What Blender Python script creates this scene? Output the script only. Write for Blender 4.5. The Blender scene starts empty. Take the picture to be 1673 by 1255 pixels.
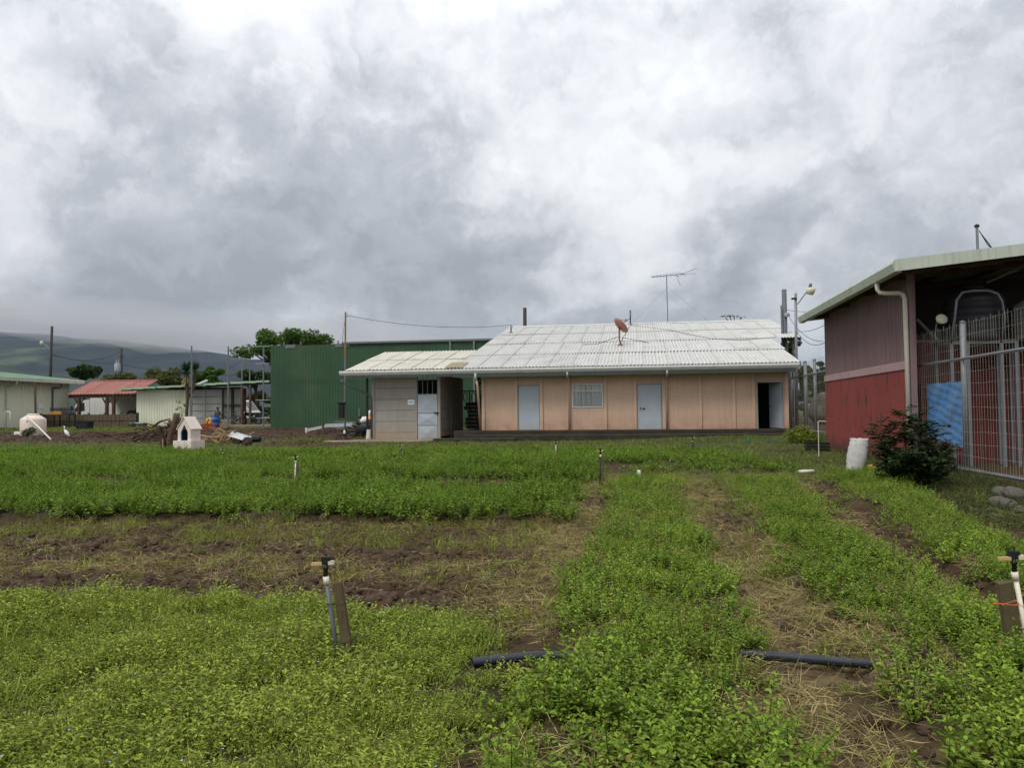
import bpy, bmesh, math, random
import numpy as np
from mathutils import Vector, Matrix, Euler
random.seed(7)
RNG = np.random.default_rng(7)
R = math.radians
scene = bpy.context.scene
col = scene.collection

# ------------------------------------------------------------------ camera
EYE = Vector((0.0, 0.0, 1.6))
YAW, PITCH, ROLL = R(9.0), R(2.11), R(-0.55)
CAM_ROT = Matrix.Rotation(YAW, 3, 'Z') @ Matrix.Rotation(math.pi/2+PITCH, 3, 'X') @ Matrix.Rotation(ROLL, 3, 'Z')
cam_data = bpy.data.cameras.new('camera')
cam = bpy.data.objects.new('camera', cam_data)
col.objects.link(cam)
cam.matrix_world = Matrix.Translation(EYE) @ CAM_ROT.to_4x4()
cam_data.sensor_width = 36.0
cam_data.lens = 36.0*1260.0/1673.0
cam_data.clip_start = 0.05
cam_data.clip_end = 20000
scene.camera = cam

def ray(px, py):
    return CAM_ROT @ Vector(((px-836.5)/1260.0, -(py-627.5)/1260.0, -1.0))

# ------------------------------------------------------------------ sky
SUN_EL, SUN_AZ = R(58), R(215)      # azimuth: clockwise from +Y
world = bpy.data.worlds.new('World')
scene.world = world
world.use_nodes = True
def build_sky():
    nt = world.node_tree; N = nt.nodes; L = nt.links
    N.clear()
    out = N.new('ShaderNodeOutputWorld')
    sky = N.new('ShaderNodeTexSky'); sky.sky_type = 'NISHITA'; sky.sun_disc = False
    sky.sun_elevation = SUN_EL; sky.sun_rotation = SUN_AZ; sky.air_density = 1.4; sky.dust_density = 3.0
    b1 = N.new('ShaderNodeBackground'); b1.inputs[1].default_value = 0.10
    L.new(sky.outputs[0], b1.inputs[0])
    tc = N.new('ShaderNodeTexCoord')
    D = tc.outputs['Generated']
    def math_(op, a, b=None, c=None, clamp=False):
        n = N.new('ShaderNodeMath'); n.operation = op; n.use_clamp = clamp
        for i, s in enumerate((a, b, c)):
            if s is None: continue
            if isinstance(s, (int, float)): n.inputs[i].default_value = s
            else: L.new(s, n.inputs[i])
        return n.outputs[0]
    def vmath(op, a, b=None, out=0):
        n = N.new('ShaderNodeVectorMath'); n.operation = op
        for i, s in enumerate((a, b)):
            if s is None: continue
            if isinstance(s, (tuple, list, Vector)): n.inputs[i].default_value = tuple(s)
            else: L.new(s, n.inputs[i])
        return n.outputs[out]
    def noise(vec, scale, detail, rough, dist=0.0, which='Fac'):
        n = N.new('ShaderNodeTexNoise'); n.inputs['Scale'].default_value = scale
        n.inputs['Detail'].default_value = detail; n.inputs['Roughness'].default_value = rough
        n.inputs['Distortion'].default_value = dist
        L.new(vec, n.inputs['Vector']); return n.outputs[which]
    sep = N.new('ShaderNodeSeparateXYZ'); L.new(D, sep.inputs[0])
    zc = math_('MAXIMUM', sep.outputs[2], 0.0)
    inv = math_('DIVIDE', 1.0, math_('ADD', zc, 0.55))
    sc = N.new('ShaderNodeVectorMath'); sc.operation = 'SCALE'
    L.new(D, sc.inputs[0]); L.new(inv, sc.inputs[3])
    P = sc.outputs[0]                       # cloud deck, drawn in towards the horizon
    warp = noise(P, 2.2, 5, 0.6, 0, 'Color')
    wv = vmath('SUBTRACT', warp, (0.5, 0.5, 0.5))
    ws = N.new('ShaderNodeVectorMath'); ws.operation = 'SCALE'; L.new(wv, ws.inputs[0]); ws.inputs[3].default_value = 0.34
    Dw = vmath('NORMALIZE', vmath('ADD', D, ws.outputs[0]))
    n1 = noise(D, 2.6, 7, 0.5, 0.1)
    n2 = noise(D, 7.0, 9, 0.58, 0.2)
    n3 = noise(P, 0.8, 3, 0.5, 0.0)
    val = math_('ADD', 0.71, math_('MULTIPLY', math_('SUBTRACT', n1, 0.5), 0.62))
    # relief of the billows: denser towards the light reads brighter, the far side darker
    wq = N.new('ShaderNodeVectorMath'); wq.operation = 'SCALE'; wq.inputs[3].default_value = 0.30
    L.new(vmath('SUBTRACT', noise(D, 6.0, 8, 0.62, 0, 'Color'), (0.5, 0.5, 0.5)), wq.inputs[0])
    Q = vmath('ADD', vmath('MULTIPLY', D, (1.0, 1.0, 1.35)), wq.outputs[0])
    up = vmath('ADD', Q, (-0.02, 0.0, 0.03))
    def puff(vec):
        q = N.new('ShaderNodeTexVoronoi'); q.feature = 'F1'; q.inputs['Scale'].default_value = 5.0
        q.inputs['Detail'].default_value = 2.5; q.inputs['Roughness'].default_value = 0.5; q.inputs['Lacunarity'].default_value = 2.2
        L.new(vec, q.inputs['Vector']); return q.outputs['Distance']
    nb1 = puff(Q)
    r0 = noise(Q, 6.5, 9, 0.56); r1 = noise(up, 6.5, 9, 0.56)
    val = math_('ADD', val, math_('MULTIPLY', math_('SUBTRACT', r0, r1), 0.9))
    val = math_('ADD', val, math_('MULTIPLY', math_('SUBTRACT', 0.42, nb1), 0.52))
    val = math_('ADD', val, math_('MULTIPLY', math_('SUBTRACT', n2, 0.5), 0.42))
    val = math_('ADD', val, math_('MULTIPLY', math_('SUBTRACT', n3, 0.5), 0.5))
    # darker low cloud towards the whole horizon
    hz = N.new('ShaderNodeMapRange'); hz.interpolation_type = 'SMOOTHSTEP'
    L.new(sep.outputs[2], hz.inputs[0])
    hz.inputs[1].default_value = 0.0; hz.inputs[2].default_value = 0.34
    hz.inputs[3].default_value = -0.03; hz.inputs[4].default_value = 0.0
    val = math_('ADD', val, hz.outputs[0])
    # individual cloud masses (direction, angular size, tone)
    for px, py, rad, amt in [(330, 340, 330, -0.27), (620, 340, 300, -0.25), (150, 430, 300, -0.08), (800, 430, 200, -0.10),
                             (1000, 200, 330, 0.16), (560, 60, 420, 0.16), (90, 120, 330, 0.24), (930, 330, 170, 0.22),
                             (1400, 120, 330, -0.04), (1180, 400, 150, -0.22), (1600, 280, 260, -0.12), (1280, 330, 150, 0.16),
                             (1120, 330, 160, 0.10), (1560, 60, 240, 0.10), (30, 420, 90, 0.12)]:
        c = ray(px, py).normalized()
        dp = vmath('DOT_PRODUCT', Dw, c, out=1)
        mr = N.new('ShaderNodeMapRange'); mr.interpolation_type = 'SMOOTHERSTEP'
        L.new(dp, mr.inputs[0])
        mr.inputs[1].default_value = math.cos(math.atan(rad/1260.0)); mr.inputs[2].default_value = 1.0
        mr.inputs[3].default_value = 0.0; mr.inputs[4].default_value = amt*1.25
        val = math_('ADD', val, mr.outputs[0])
    ramp = N.new('ShaderNodeValToRGB'); L.new(val, ramp.inputs[0])
    e = ramp.color_ramp.elements
    e[0].position = 0.02; e[0].color = (0.33, 0.35, 0.38, 1)
    e[1].position = 1.0; e[1].color = (0.80, 0.815, 0.84, 1)
    k = e.new(0.35); k.color = (0.45, 0.47, 0.505, 1)
    k = e.new(0.65); k.color = (0.64, 0.655, 0.685, 1)
    b2 = N.new('ShaderNodeBackground')          # an overcast dome brightens evenly from the horizon to the zenith
    L.new(math_('MULTIPLY_ADD', zc, 0.84, 0.67), b2.inputs[1])
    L.new(ramp.outputs[0], b2.inputs[0])
    mx = N.new('ShaderNodeMixShader'); mx.inputs[0].default_value = 0.96
    L.new(b1.outputs[0], mx.inputs[1]); L.new(b2.outputs[0], mx.inputs[2])
    L.new(mx.outputs[0], out.inputs[0])
build_sky()

sun_data = bpy.data.lights.new('sun', 'SUN')
sun_data.energy = 1.5; sun_data.angle = R(24); sun_data.color = (1.0, 0.965, 0.91)
sun = bpy.data.objects.new('sun', sun_data); col.objects.link(sun)
sdir = Vector((math.sin(SUN_AZ)*math.cos(SUN_EL), math.cos(SUN_AZ)*math.cos(SUN_EL), math.sin(SUN_EL)))
sun.rotation_euler = sdir.to_track_quat('Z', 'Y').to_euler()

scene.view_settings.view_transform = 'Standard'
scene.view_settings.look = 'None'
scene.view_settings.exposure = 0.47
scene.view_settings.gamma = 1.0
scene.view_settings.use_curve_mapping = False

# ------------------------------------------------------------------ pixel -> place
def onY(px, py, Y): d = ray(px, py); return EYE + d*(Y/d.y)
def onX(px, py, X): d = ray(px, py); return EYE + d*(X/d.x)
def onZ(px, py, Z): d = ray(px, py); return EYE + d*((Z-1.6)/d.z)
def sstep(a, b, x):
    t = np.clip((np.asarray(x, float)-a)/(b-a), 0, 1); return t*t*(3-2*t)
def g0(x, y):
    x = np.asarray(x, float); y = np.asarray(y, float)
    h = 0.0135*np.clip(np.minimum(y, 34)-10, 0, None)+0.02*np.clip(np.minimum(y, 62)-34, 0, None)
    h = h+0.09*sstep(4.6, 6.6, x)*(1-sstep(19, 27, y))
    h = h+0.28*sstep(6.7, 7.4, x)*sstep(24, 30, y)
    h = h+0.2*sstep(-3, 5, x)*sstep(29, 33.4, y)*(1-sstep(35, 36, y))*(1-sstep(7.0, 7.4, x))
    return h
def gz(x, y): return float(g0(x, y))
def gnd(px, py):
    d = ray(px, py); t = 1.0
    for i in range(6000):
        p = EYE+d*t
        if p.z < gz(p.x, p.y): break
        t *= 1.002
    p.z = gz(p.x, p.y); return p

# ------------------------------------------------------------------ helpers
class MB:
    def __init__(s): s.v = []; s.f = []
    def add(s, vs, fs):
        k = len(s.v); s.v += [tuple(v) for v in vs]; s.f += [tuple(i+k for i in f) for f in fs]; return s
    def box(s, x0, x1, y0, y1, z0, z1, M=None):
        vs = [Vector(p) for p in ((x0,y0,z0),(x1,y0,z0),(x1,y1,z0),(x0,y1,z0),(x0,y0,z1),(x1,y0,z1),(x1,y1,z1),(x0,y1,z1))]
        if M is not None: vs = [M @ v for v in vs]
        return s.add(vs, [(0,3,2,1),(4,5,6,7),(0,1,5,4),(1,2,6,5),(2,3,7,6),(3,0,4,7)])
    def bbox(s, x0, x1, y0, y1, z0, z1, b=0.01, M=None):     # box with chamfered edges
        bm = bmesh.new(); bmesh.ops.create_cube(bm, size=1)
        for v in bm.verts: v.co = Vector(((x0+x1)/2+v.co.x*(x1-x0), (y0+y1)/2+v.co.y*(y1-y0), (z0+z1)/2+v.co.z*(z1-z0)))
        bmesh.ops.bevel(bm, geom=list(bm.edges), offset=b, segments=1, affect='EDGES')
        bm.verts.index_update()
        s.add([(M @ v.co) if M is not None else v.co for v in bm.verts], [tuple(v.index for v in f.verts) for f in bm.faces])
        bm.free(); return s
    def beam(s, p, q, w, h=None, up=(0,0,1)):
        p = Vector(p); q = Vector(q); h = h or w
        d = (q-p); L = d.length; d.normalize(); u = Vector(up)
        if abs(d.dot(u)) > 0.97: u = Vector((0,1,0))
        a = d.cross(u).normalized(); b = a.cross(d).normalized()
        M = Matrix((a, d, b)).transposed().to_4x4(); M.translation = p
        return s.box(-w/2, w/2, 0, L, -h/2, h/2, M)
    def tube(s, path, r, n=8, cap=True):
        path = [Vector(p) for p in path]; m = len(path)
        rs = r if isinstance(r, (list, tuple)) else [r]*m
        vs = []; fs = []; pa = None
        for i, p in enumerate(path):
            d = (path[min(i+1, m-1)]-path[max(i-1, 0)]).normalized()
            if pa is None:
                u = Vector((0,0,1)) if abs(d.z) < 0.9 else Vector((1,0,0)); a = d.cross(u).normalized()
            else: a = (pa-d*pa.dot(d)).normalized()
            pa = a; b = d.cross(a)
            for k in range(n):
                t = 2*math.pi*k/n; vs.append(p+(a*math.cos(t)+b*math.sin(t))*rs[i])
        for i in range(m-1):
            for k in range(n):
                k2 = (k+1) % n; fs.append((i*n+k, i*n+k2, (i+1)*n+k2, (i+1)*n+k))
        if cap: fs.append(tuple(range(n-1, -1, -1))); fs.append(tuple((m-1)*n+k for k in range(n)))
        return s.add(vs, fs)
    def lathe(s, prof, n=24, c=(0,0,0), M=None):
        vs = []; fs = []; m = len(prof)
        for r, z in prof:
            for k in range(n):
                t = 2*math.pi*k/n; v = Vector((r*math.cos(t), r*math.sin(t), z))
                vs.append((M @ v if M is not None else v)+Vector(c))
        for i in range(m-1):
            for k in range(n):
                k2 = (k+1) % n; fs.append((i*n+k, i*n+k2, (i+1)*n+k2, (i+1)*n+k))
        if prof[0][0] > 1e-4: fs.append(tuple(range(n-1, -1, -1)))
        if prof[-1][0] > 1e-4: fs.append(tuple((m-1)*n+k for k in range(n)))
        return s.add(vs, fs)
    def prism(s, poly, axis, a, b):          # poly of 2D points, extruded on axis from a to b
        def mk(u, v, w): return {'x': (w,u,v), 'y': (u,w,v), 'z': (u,v,w)}[axis]
        n = len(poly)
        vs = [mk(u, v, a) for u, v in poly]+[mk(u, v, b) for u, v in poly]
        fs = [tuple(range(n)), tuple(range(2*n-1, n-1, -1))]+[(i, i+n, (i+1) % n+n, (i+1) % n) for i in range(n)]
        return s.add(vs, fs)
    def ribs(s, p0, u, v, width, length, pitch, amp, nv=1, kind='sine', seg=4, thick=0.0):
        p0 = Vector(p0); u = Vector(u).normalized(); v = Vector(v).normalized(); nrm = u.cross(v).normalized()
        n = max(1, round(width/pitch)); cols = []
        for i in range(n):
            if kind == 'sine':
                for k in range(seg): cols.append(((i+k/seg)*width/n, amp*0.5*(1+math.cos(2*math.pi*k/seg))))
            else:
                for t, h in ((0,0),(0.62,0),(0.72,1),(0.9,1)): cols.append(((i+t)*width/n, amp*h))
        cols.append((width, amp if kind == 'sine' else 0))
        vs = []; fs = []; m = len(cols)
        for j in range(nv+1):
            for a, h in cols: vs.append(p0+u*a+v*(length*j/nv)+nrm*h)
        for j in range(nv):
            for i in range(m-1): fs.append((j*m+i, j*m+i+1, (j+1)*m+i+1, (j+1)*m+i))
        return s.add(vs, fs)
    def build(s, name, mat, parent=None, world=True, smooth=False, origin=None):
        me = bpy.data.meshes.new(name)
        vs = s.v
        o = None
        if parent is None:
            if origin is None:
                a = np.array(vs); origin = ((a[:,0].min()+a[:,0].max())/2, (a[:,1].min()+a[:,1].max())/2, a[:,2].min())
            vs = [(x-origin[0], y-origin[1], z-origin[2]) for x, y, z in vs]
        me.from_pydata(vs, [], s.f)
        bm = bmesh.new(); bm.from_mesh(me)
        if len(bm.faces) < 60000: bmesh.ops.recalc_face_normals(bm, faces=bm.faces)
        bm.to_mesh(me); bm.free()
        if smooth: me.polygons.foreach_set('use_smooth', [True]*len(me.polygons))
        me.materials.append(mat)
        o = bpy.data.objects.new(name, me); col.objects.link(o)
        if parent is None: o.location = origin
        else:
            o.parent = parent
            if world: o.matrix_parent_inverse = world_matrix(parent).inverted()
        return o

def world_matrix(o):
    m = o.matrix_basis.copy()
    if o.parent: m = world_matrix(o.parent) @ o.matrix_parent_inverse @ m
    return m
def tag(o, label=None, cat=None, group=None, kind=None):
    if label: o['label'] = label
    if cat: o['category'] = cat
    if group: o['group'] = group
    if kind: o['kind'] = kind
    return o
def thing(name, label, cat, loc, rz=0, group=None):
    o = bpy.data.objects.new(name, None); col.objects.link(o)
    o.empty_display_size = 0.2
    o.location = loc; o.rotation_euler = (0, 0, rz)
    return tag(o, label, cat, group)
def copy_tree(o, parent=None):
    c = o.copy(); col.objects.link(c); c.parent = parent
    if parent is not None: c.matrix_parent_inverse = o.matrix_parent_inverse.copy()
    for ch in list(o.children):
        if ch.name in bpy.data.objects: copy_tree(ch, c)
    return c
def inst(mesh_obj, parent, M):                # another copy of a piece (shared mesh) under the same parent, M in parent space
    c = mesh_obj.copy(); col.objects.link(c); c.parent = parent
    c.matrix_parent_inverse = Matrix.Identity(4); c.matrix_basis = M
    return c

# ------------------------------------------------------------------ materials
def srgb(r, g, b):
    f = lambda c: (c/255/12.92) if c/255 <= 0.04045 else ((c/255+0.055)/1.055)**2.4
    return (f(r), f(g), f(b))
def pmat(name, c, rough=0.75, metal=0.0, var=0.18, scale=3.0, stretch=(1,1,1), bump=0.0, bscale=60.0,
         spots=None, foot=None, streak=None, spec=0.4, island=0.0, valley=None):
    m = bpy.data.materials.new(name); m.use_nodes = True
    nt = m.node_tree; N = nt.nodes; L = nt.links
    b = N['Principled BSDF']; b.inputs['Roughness'].default_value = rough; b.inputs['Metallic'].default_value = metal
    b.inputs['Specular IOR Level'].default_value = spec
    geo = N.new('ShaderNodeNewGeometry')
    mp = N.new('ShaderNodeMapping'); mp.inputs['Scale'].default_value = stretch
    L.new(geo.outputs['Position'], mp.inputs['Vector'])
    def noise(sc, det=6, ro=0.6, vec=None):
        n = N.new('ShaderNodeTexNoise'); n.inputs['Scale'].default_value = sc; n.inputs['Detail'].default_value = det
        n.inputs['Roughness'].default_value = ro; L.new(vec or mp.outputs[0], n.inputs['Vector']); return n.outputs[0]
    def mr(val, a, bb, c_=0.0, d=1.0):
        n = N.new('ShaderNodeMapRange'); L.new(val, n.inputs[0])
        for i, x in enumerate((a, bb, c_, d)): n.inputs[i+1].default_value = x
        return n.outputs[0]
    def mixc(f, a, bcol, mode='MIX'):
        n = N.new('ShaderNodeMix'); n.data_type = 'RGBA'; n.blend_type = mode
        if isinstance(f, (int, float)): n.inputs[0].default_value = f
        else: L.new(f, n.inputs[0])
        for i, s in ((6, a), (7, bcol)):
            if isinstance(s, tuple): n.inputs[i].default_value = (*s[:3], 1)
            else: L.new(s, n.inputs[i])
        return n.outputs[2]
    lo = tuple(x*(1-var) for x in c); hi = tuple(min(1, x*(1+var)) for x in c)
    cc = mixc(mr(noise(scale), 0.3, 0.7), lo, hi)
    cc = mixc(mr(noise(scale*9, 4), 0.35, 0.7, 0, 0.5), cc, tuple(x*(1-var*0.9) for x in c))
    if island:
        f = mr(geo.outputs['Random Per Island'], 0, 1, 1-island, 1+island)
        hs = N.new('ShaderNodeHueSaturation'); L.new(f, hs.inputs['Value']); L.new(cc, hs.inputs['Color']); cc = hs.outputs[0]
    if streak:                                 # (colour, amount): vertical runs of dirt
        sm = N.new('ShaderNodeMapping'); sm.inputs['Scale'].default_value = (6, 6, 0.35); L.new(geo.outputs['Position'], sm.inputs['Vector'])
        cc = mixc(mr(noise(1.6, 6, 0.65, sm.outputs[0]), 0.5, 0.78, 0, streak[1]), cc, streak[0])
    if spots:                                  # (colour, scale, lo, hi, amount[, stretch])
        for sp in (spots if isinstance(spots, list) else [spots]):
            vec = None
            if len(sp) > 5:
                sm = N.new('ShaderNodeMapping'); sm.inputs['Scale'].default_value = sp[5]; L.new(geo.outputs['Position'], sm.inputs['Vector']); vec = sm.outputs[0]
            cc = mixc(mr(noise(sp[1], 7, 0.62, vec), sp[2], sp[3], 0, sp[4]), cc, sp[0])
    if valley:                                 # occlusion shade painted with dirt into the valleys, so a corrugated sheet's ribs show
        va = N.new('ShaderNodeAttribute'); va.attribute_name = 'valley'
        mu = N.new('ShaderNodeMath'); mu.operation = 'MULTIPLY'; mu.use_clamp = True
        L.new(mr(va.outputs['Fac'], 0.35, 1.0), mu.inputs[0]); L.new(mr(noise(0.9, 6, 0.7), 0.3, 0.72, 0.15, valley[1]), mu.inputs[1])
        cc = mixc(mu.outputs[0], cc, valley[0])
    if foot:                                   # (colour, z0, z1, amount): splashed dirt at the foot of a wall
        se = N.new('ShaderNodeSeparateXYZ'); L.new(geo.outputs['Position'], se.inputs[0])
        a = mr(se.outputs[2], foot[1], foot[2], 1, 0)
        bb = mr(noise(2.2, 7, 0.65), 0.3, 0.7, 0.25, 1.0)
        mu = N.new('ShaderNodeMath'); mu.operation = 'MULTIPLY'; L.new(a, mu.inputs[0]); L.new(bb, mu.inputs[1])
        mu2 = N.new('ShaderNodeMath'); mu2.operation = 'MULTIPLY'; mu2.use_clamp = True; L.new(mu.outputs[0], mu2.inputs[0]); mu2.inputs[1].default_value = foot[3]
        cc = mixc(mu2.outputs[0], cc, foot[0])
    L.new(cc, b.inputs['Base Color'])
    if bump:
        bp = N.new('ShaderNodeBump'); bp.inputs['Strength'].default_value = bump; bp.inputs['Distance'].default_value = 0.02
        L.new(noise(bscale, 5, 0.65), bp.inputs['Height']); L.new(bp.outputs[0], b.inputs['Normal'])
    return m
def leafmat(name, c, c2, trans=0.3, rough=0.55, val=0.35):
    m = bpy.data.materials.new(name); m.use_nodes = True
    nt = m.node_tree; N = nt.nodes; L = nt.links
    b = N['Principled BSDF']; out = N['Material Output']
    b.inputs['Roughness'].default_value = rough; b.inputs['Specular IOR Level'].default_value = 0.16
    geo = N.new('ShaderNodeNewGeometry'); oi = N.new('ShaderNodeObjectInfo')
    mix = N.new('ShaderNodeMix'); mix.data_type = 'RGBA'
    ns = N.new('ShaderNodeTexNoise'); ns.inputs['Scale'].default_value = 0.9; ns.inputs['Detail'].default_value = 4
    L.new(geo.outputs['Position'], ns.inputs['Vector'])
    ad = N.new('ShaderNodeMath'); ad.operation = 'MULTIPLY_ADD'; L.new(oi.outputs['Random'], ad.inputs[0]); ad.inputs[1].default_value = 0.5
    mr0 = N.new('ShaderNodeMapRange'); L.new(ns.outputs[0], mr0.inputs[0]); mr0.inputs[1].default_value = 0.35; mr0.inputs[2].default_value = 0.75; mr0.inputs[4].default_value = 0.6
    L.new(mr0.outputs[0], ad.inputs[2]); ad.use_clamp = True
    L.new(ad.outputs[0], mix.inputs[0]); mix.inputs[6].default_value = (*c, 1); mix.inputs[7].default_value = (*c2, 1)
    mr = N.new('ShaderNodeMapRange'); L.new(geo.outputs['Random Per Island'], mr.inputs[0]); mr.inputs[3].default_value = 1-val; mr.inputs[4].default_value = 1+val
    hs = N.new('ShaderNodeHueSaturation'); L.new(mix.outputs[2], hs.inputs['Color']); L.new(mr.outputs[0], hs.inputs['Value'])
    L.new(hs.outputs[0], b.inputs['Base Color'])
    tr = N.new('ShaderNodeBsdfTranslucent'); L.new(hs.outputs[0], tr.inputs[0])
    ms = N.new('ShaderNodeMixShader'); ms.inputs[0].default_value = trans
    L.new(b.outputs[0], ms.inputs[1]); L.new(tr.outputs[0], ms.inputs[2]); L.new(ms.outputs[0], out.inputs[0])
    return m
def glassmat(name, c, rough=0.08):
    m = bpy.data.materials.new(name); m.use_nodes = True
    b = m.node_tree.nodes['Principled BSDF']; b.inputs['Base Color'].default_value = (*c, 1); b.inputs['Roughness'].default_value = rough
    b.inputs['Specular IOR Level'].default_value = 0.6
    return m
def clearglass(name):
    m = bpy.data.materials.new(name); m.use_nodes = True
    nt = m.node_tree; N = nt.nodes; L = nt.links; N.remove(N['Principled BSDF'])
    t = N.new('ShaderNodeBsdfTransparent'); t.inputs[0].default_value = (0.95, 0.97, 0.97, 1)
    gl = N.new('ShaderNodeBsdfGlossy'); gl.inputs['Roughness'].default_value = 0.04
    fr = N.new('ShaderNodeFresnel'); mx = N.new('ShaderNodeMixShader')
    L.new(fr.outputs[0], mx.inputs[0]); L.new(t.outputs[0], mx.inputs[1]); L.new(gl.outputs[0], mx.inputs[2])
    L.new(mx.outputs[0], N['Material Output'].inputs[0]); return m

K = {}
K['orange'] = pmat('orange_paint', srgb(220,187,163), 0.85, var=0.07, scale=1.2, foot=(srgb(150,100,64), 0.75, 1.5, 0.7), streak=(srgb(172,138,112), 0.35))
K['grey_conc'] = pmat('grey_concrete', srgb(162,156,148), 0.9, var=0.12, scale=1.6, foot=(srgb(165,135,92), 0.3, 1.1, 0.9), bump=0.25, bscale=30, streak=(srgb(110,105,98), 0.3))
K['grey_conc2'] = pmat('grey_concrete_clean', srgb(170,168,164), 0.9, var=0.1, scale=1.5, foot=(srgb(140,125,95), 0.7, 1.6, 0.7))
K['plinth'] = pmat('mossy_concrete', srgb(60,54,45), 0.95, var=0.4, scale=2.5, bump=0.5, bscale=20, spots=(srgb(52,60,34), 3.0, 0.5, 0.7, 0.7))
K['slab'] = pmat('concrete_slab', srgb(136,122,106), 0.92, var=0.2, scale=2.0, bump=0.3, bscale=25)
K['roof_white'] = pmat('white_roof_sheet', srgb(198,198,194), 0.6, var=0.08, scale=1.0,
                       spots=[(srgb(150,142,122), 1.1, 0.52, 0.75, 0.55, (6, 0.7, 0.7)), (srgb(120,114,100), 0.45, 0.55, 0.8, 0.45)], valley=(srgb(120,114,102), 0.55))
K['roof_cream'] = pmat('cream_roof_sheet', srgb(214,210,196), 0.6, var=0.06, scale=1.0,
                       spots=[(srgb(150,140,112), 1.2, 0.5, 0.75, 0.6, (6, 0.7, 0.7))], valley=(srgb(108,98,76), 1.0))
K['fibre'] = pmat('brown_fibreglass', srgb(152,136,104), 0.5, var=0.2, scale=3)
K['gutter'] = pmat('gutter_paint', srgb(202,202,196), 0.5, var=0.08, scale=2, streak=(srgb(120,116,104), 0.4))
K['fascia'] = pmat('grey_fascia', srgb(128,136,138), 0.6, var=0.12, scale=2)
K['door_blue'] = pmat('pale_blue_door', srgb(182,190,198), 0.5, var=0.07, scale=2.0, foot=(srgb(150,146,138), 0.7, 1.2, 0.7), spots=(srgb(120,104,88), 5, 0.66, 0.8, 0.5))
K['door_frame'] = pmat('door_frame_paint', srgb(150,156,160), 0.6, var=0.1)
K['dark_metal'] = pmat('dark_metal', srgb(44,42,40), 0.6, metal=0.3, var=0.2)
K['black'] = pmat('black_plastic', srgb(26,26,28), 0.55, var=0.2)
K['black_pipe'] = pmat('black_pipe', srgb(44,48,56), 0.42, var=0.2, scale=8, spots=(srgb(92,86,78), 14, 0.55, 0.75, 0.5))
K['galv'] = pmat('galvanised_steel', srgb(124,128,130), 0.5, metal=0.35, var=0.15, scale=6, streak=(srgb(100,92,80), 0.4))
K['rust'] = pmat('rusty_steel', srgb(96,72,56), 0.85, var=0.3, scale=6)
K['white_paint'] = pmat('white_paint', srgb(224,224,220), 0.45, var=0.06)
K['white_pvc'] = pmat('white_pvc', srgb(222,214,196), 0.45, var=0.1, scale=8, spots=(srgb(150,132,104), 9, 0.58, 0.75, 0.5))
K['grey_pvc'] = pmat('grey_pvc', srgb(92,96,100), 0.5, var=0.15, scale=8)
K['curtain'] = pmat('curtain_cloth', srgb(232,230,226), 0.9, var=0.05)
K['curtain_dark'] = pmat('curtain_brown', srgb(120,110,100), 0.9, var=0.1)
K['glass'] = glassmat('dark_glass', (0.02, 0.025, 0.03))
K['pane'] = clearglass('window_glass')
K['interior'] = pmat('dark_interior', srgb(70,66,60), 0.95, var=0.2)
K['wood_old'] = pmat('weathered_wood', srgb(96,84,68), 0.9, var=0.3, scale=4, stretch=(8,8,0.8), bump=0.4, bscale=30)
K['wood_stake'] = pmat('stake_wood', srgb(112,98,70), 0.9, var=0.4, scale=5, stretch=(14,14,0.9), bump=0.8, bscale=22, spots=(srgb(58,60,40), 5, 0.5, 0.7, 0.65))
K['wood_brown'] = pmat('brown_timber', srgb(80,60,44), 0.9, var=0.25, scale=4)
K['wood_tan'] = pmat('tan_batten', srgb(160,132,98), 0.85, var=0.2, scale=4)
K['ply'] = pmat('plywood_board', srgb(128,100,82), 0.9, var=0.15, scale=3, stretch=(6,6,0.8))
K['pole_wood'] = pmat('utility_pole_wood', srgb(62,56,50), 0.9, var=0.25, scale=3, stretch=(6,6,0.5))
K['pole_rust'] = pmat('yellow_rusty_pipe', srgb(150,120,64), 0.8, var=0.3, scale=5)
K['cream_wall'] = pmat('cream_siding', srgb(226,224,202), 0.7, var=0.06, scale=0.8, streak=(srgb(168,160,130), 0.35), foot=(srgb(176,168,132), 0.6, 1.6, 0.5))
K['green_roof'] = pmat('green_roof_sheet', srgb(100,132,104), 0.6, var=0.14, scale=1.0)
K['pale_green'] = pmat('pale_green_roof', srgb(160,186,160), 0.6, var=0.16, scale=1.4, streak=(srgb(120,130,110), 0.3))
K['green_wall'] = pmat('green_siding', srgb(54,84,58), 0.75, var=0.16, scale=0.7, island=0.08, spots=(srgb(84,92,66), 0.35, 0.52, 0.72, 0.55), streak=(srgb(40,64,44), 0.35))
K['tile'] = pmat('clay_tile', srgb(158,108,98), 0.8, var=0.15, scale=3, island=0.14)
K['red_wall'] = pmat('red_paint_concrete', srgb(140,62,56), 0.85, var=0.1, scale=1.0,
                     spots=[(srgb(58,46,40), 2.2, 0.575, 0.63, 0.9, (3.2, 3.2, 0.9)), (srgb(120,44,42), 0.7, 0.5, 0.7, 0.5)], foot=(srgb(60,58,44), 0.1, 0.75, 1.6), bump=0.3, bscale=18)
K['red_wall2'] = pmat('dark_red_paint', srgb(122,54,50), 0.85, var=0.12, scale=1.2, foot=(srgb(70,50,44), 0.1, 0.7, 1.0), streak=(srgb(90,34,32), 0.4))
K['pink_band'] = pmat('pink_concrete_band', srgb(178,146,146), 0.85, var=0.1, scale=2)
K['purple'] = pmat('faded_purple_siding', srgb(136,112,112), 0.8, var=0.14, scale=1.4, stretch=(3,3,0.3), streak=(srgb(106,66,62), 0.6), island=0.05)
K['gutter_green'] = pmat('pale_green_gutter', srgb(190,198,182), 0.6, var=0.1, scale=2, streak=(srgb(110,112,92), 0.55))
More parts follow.
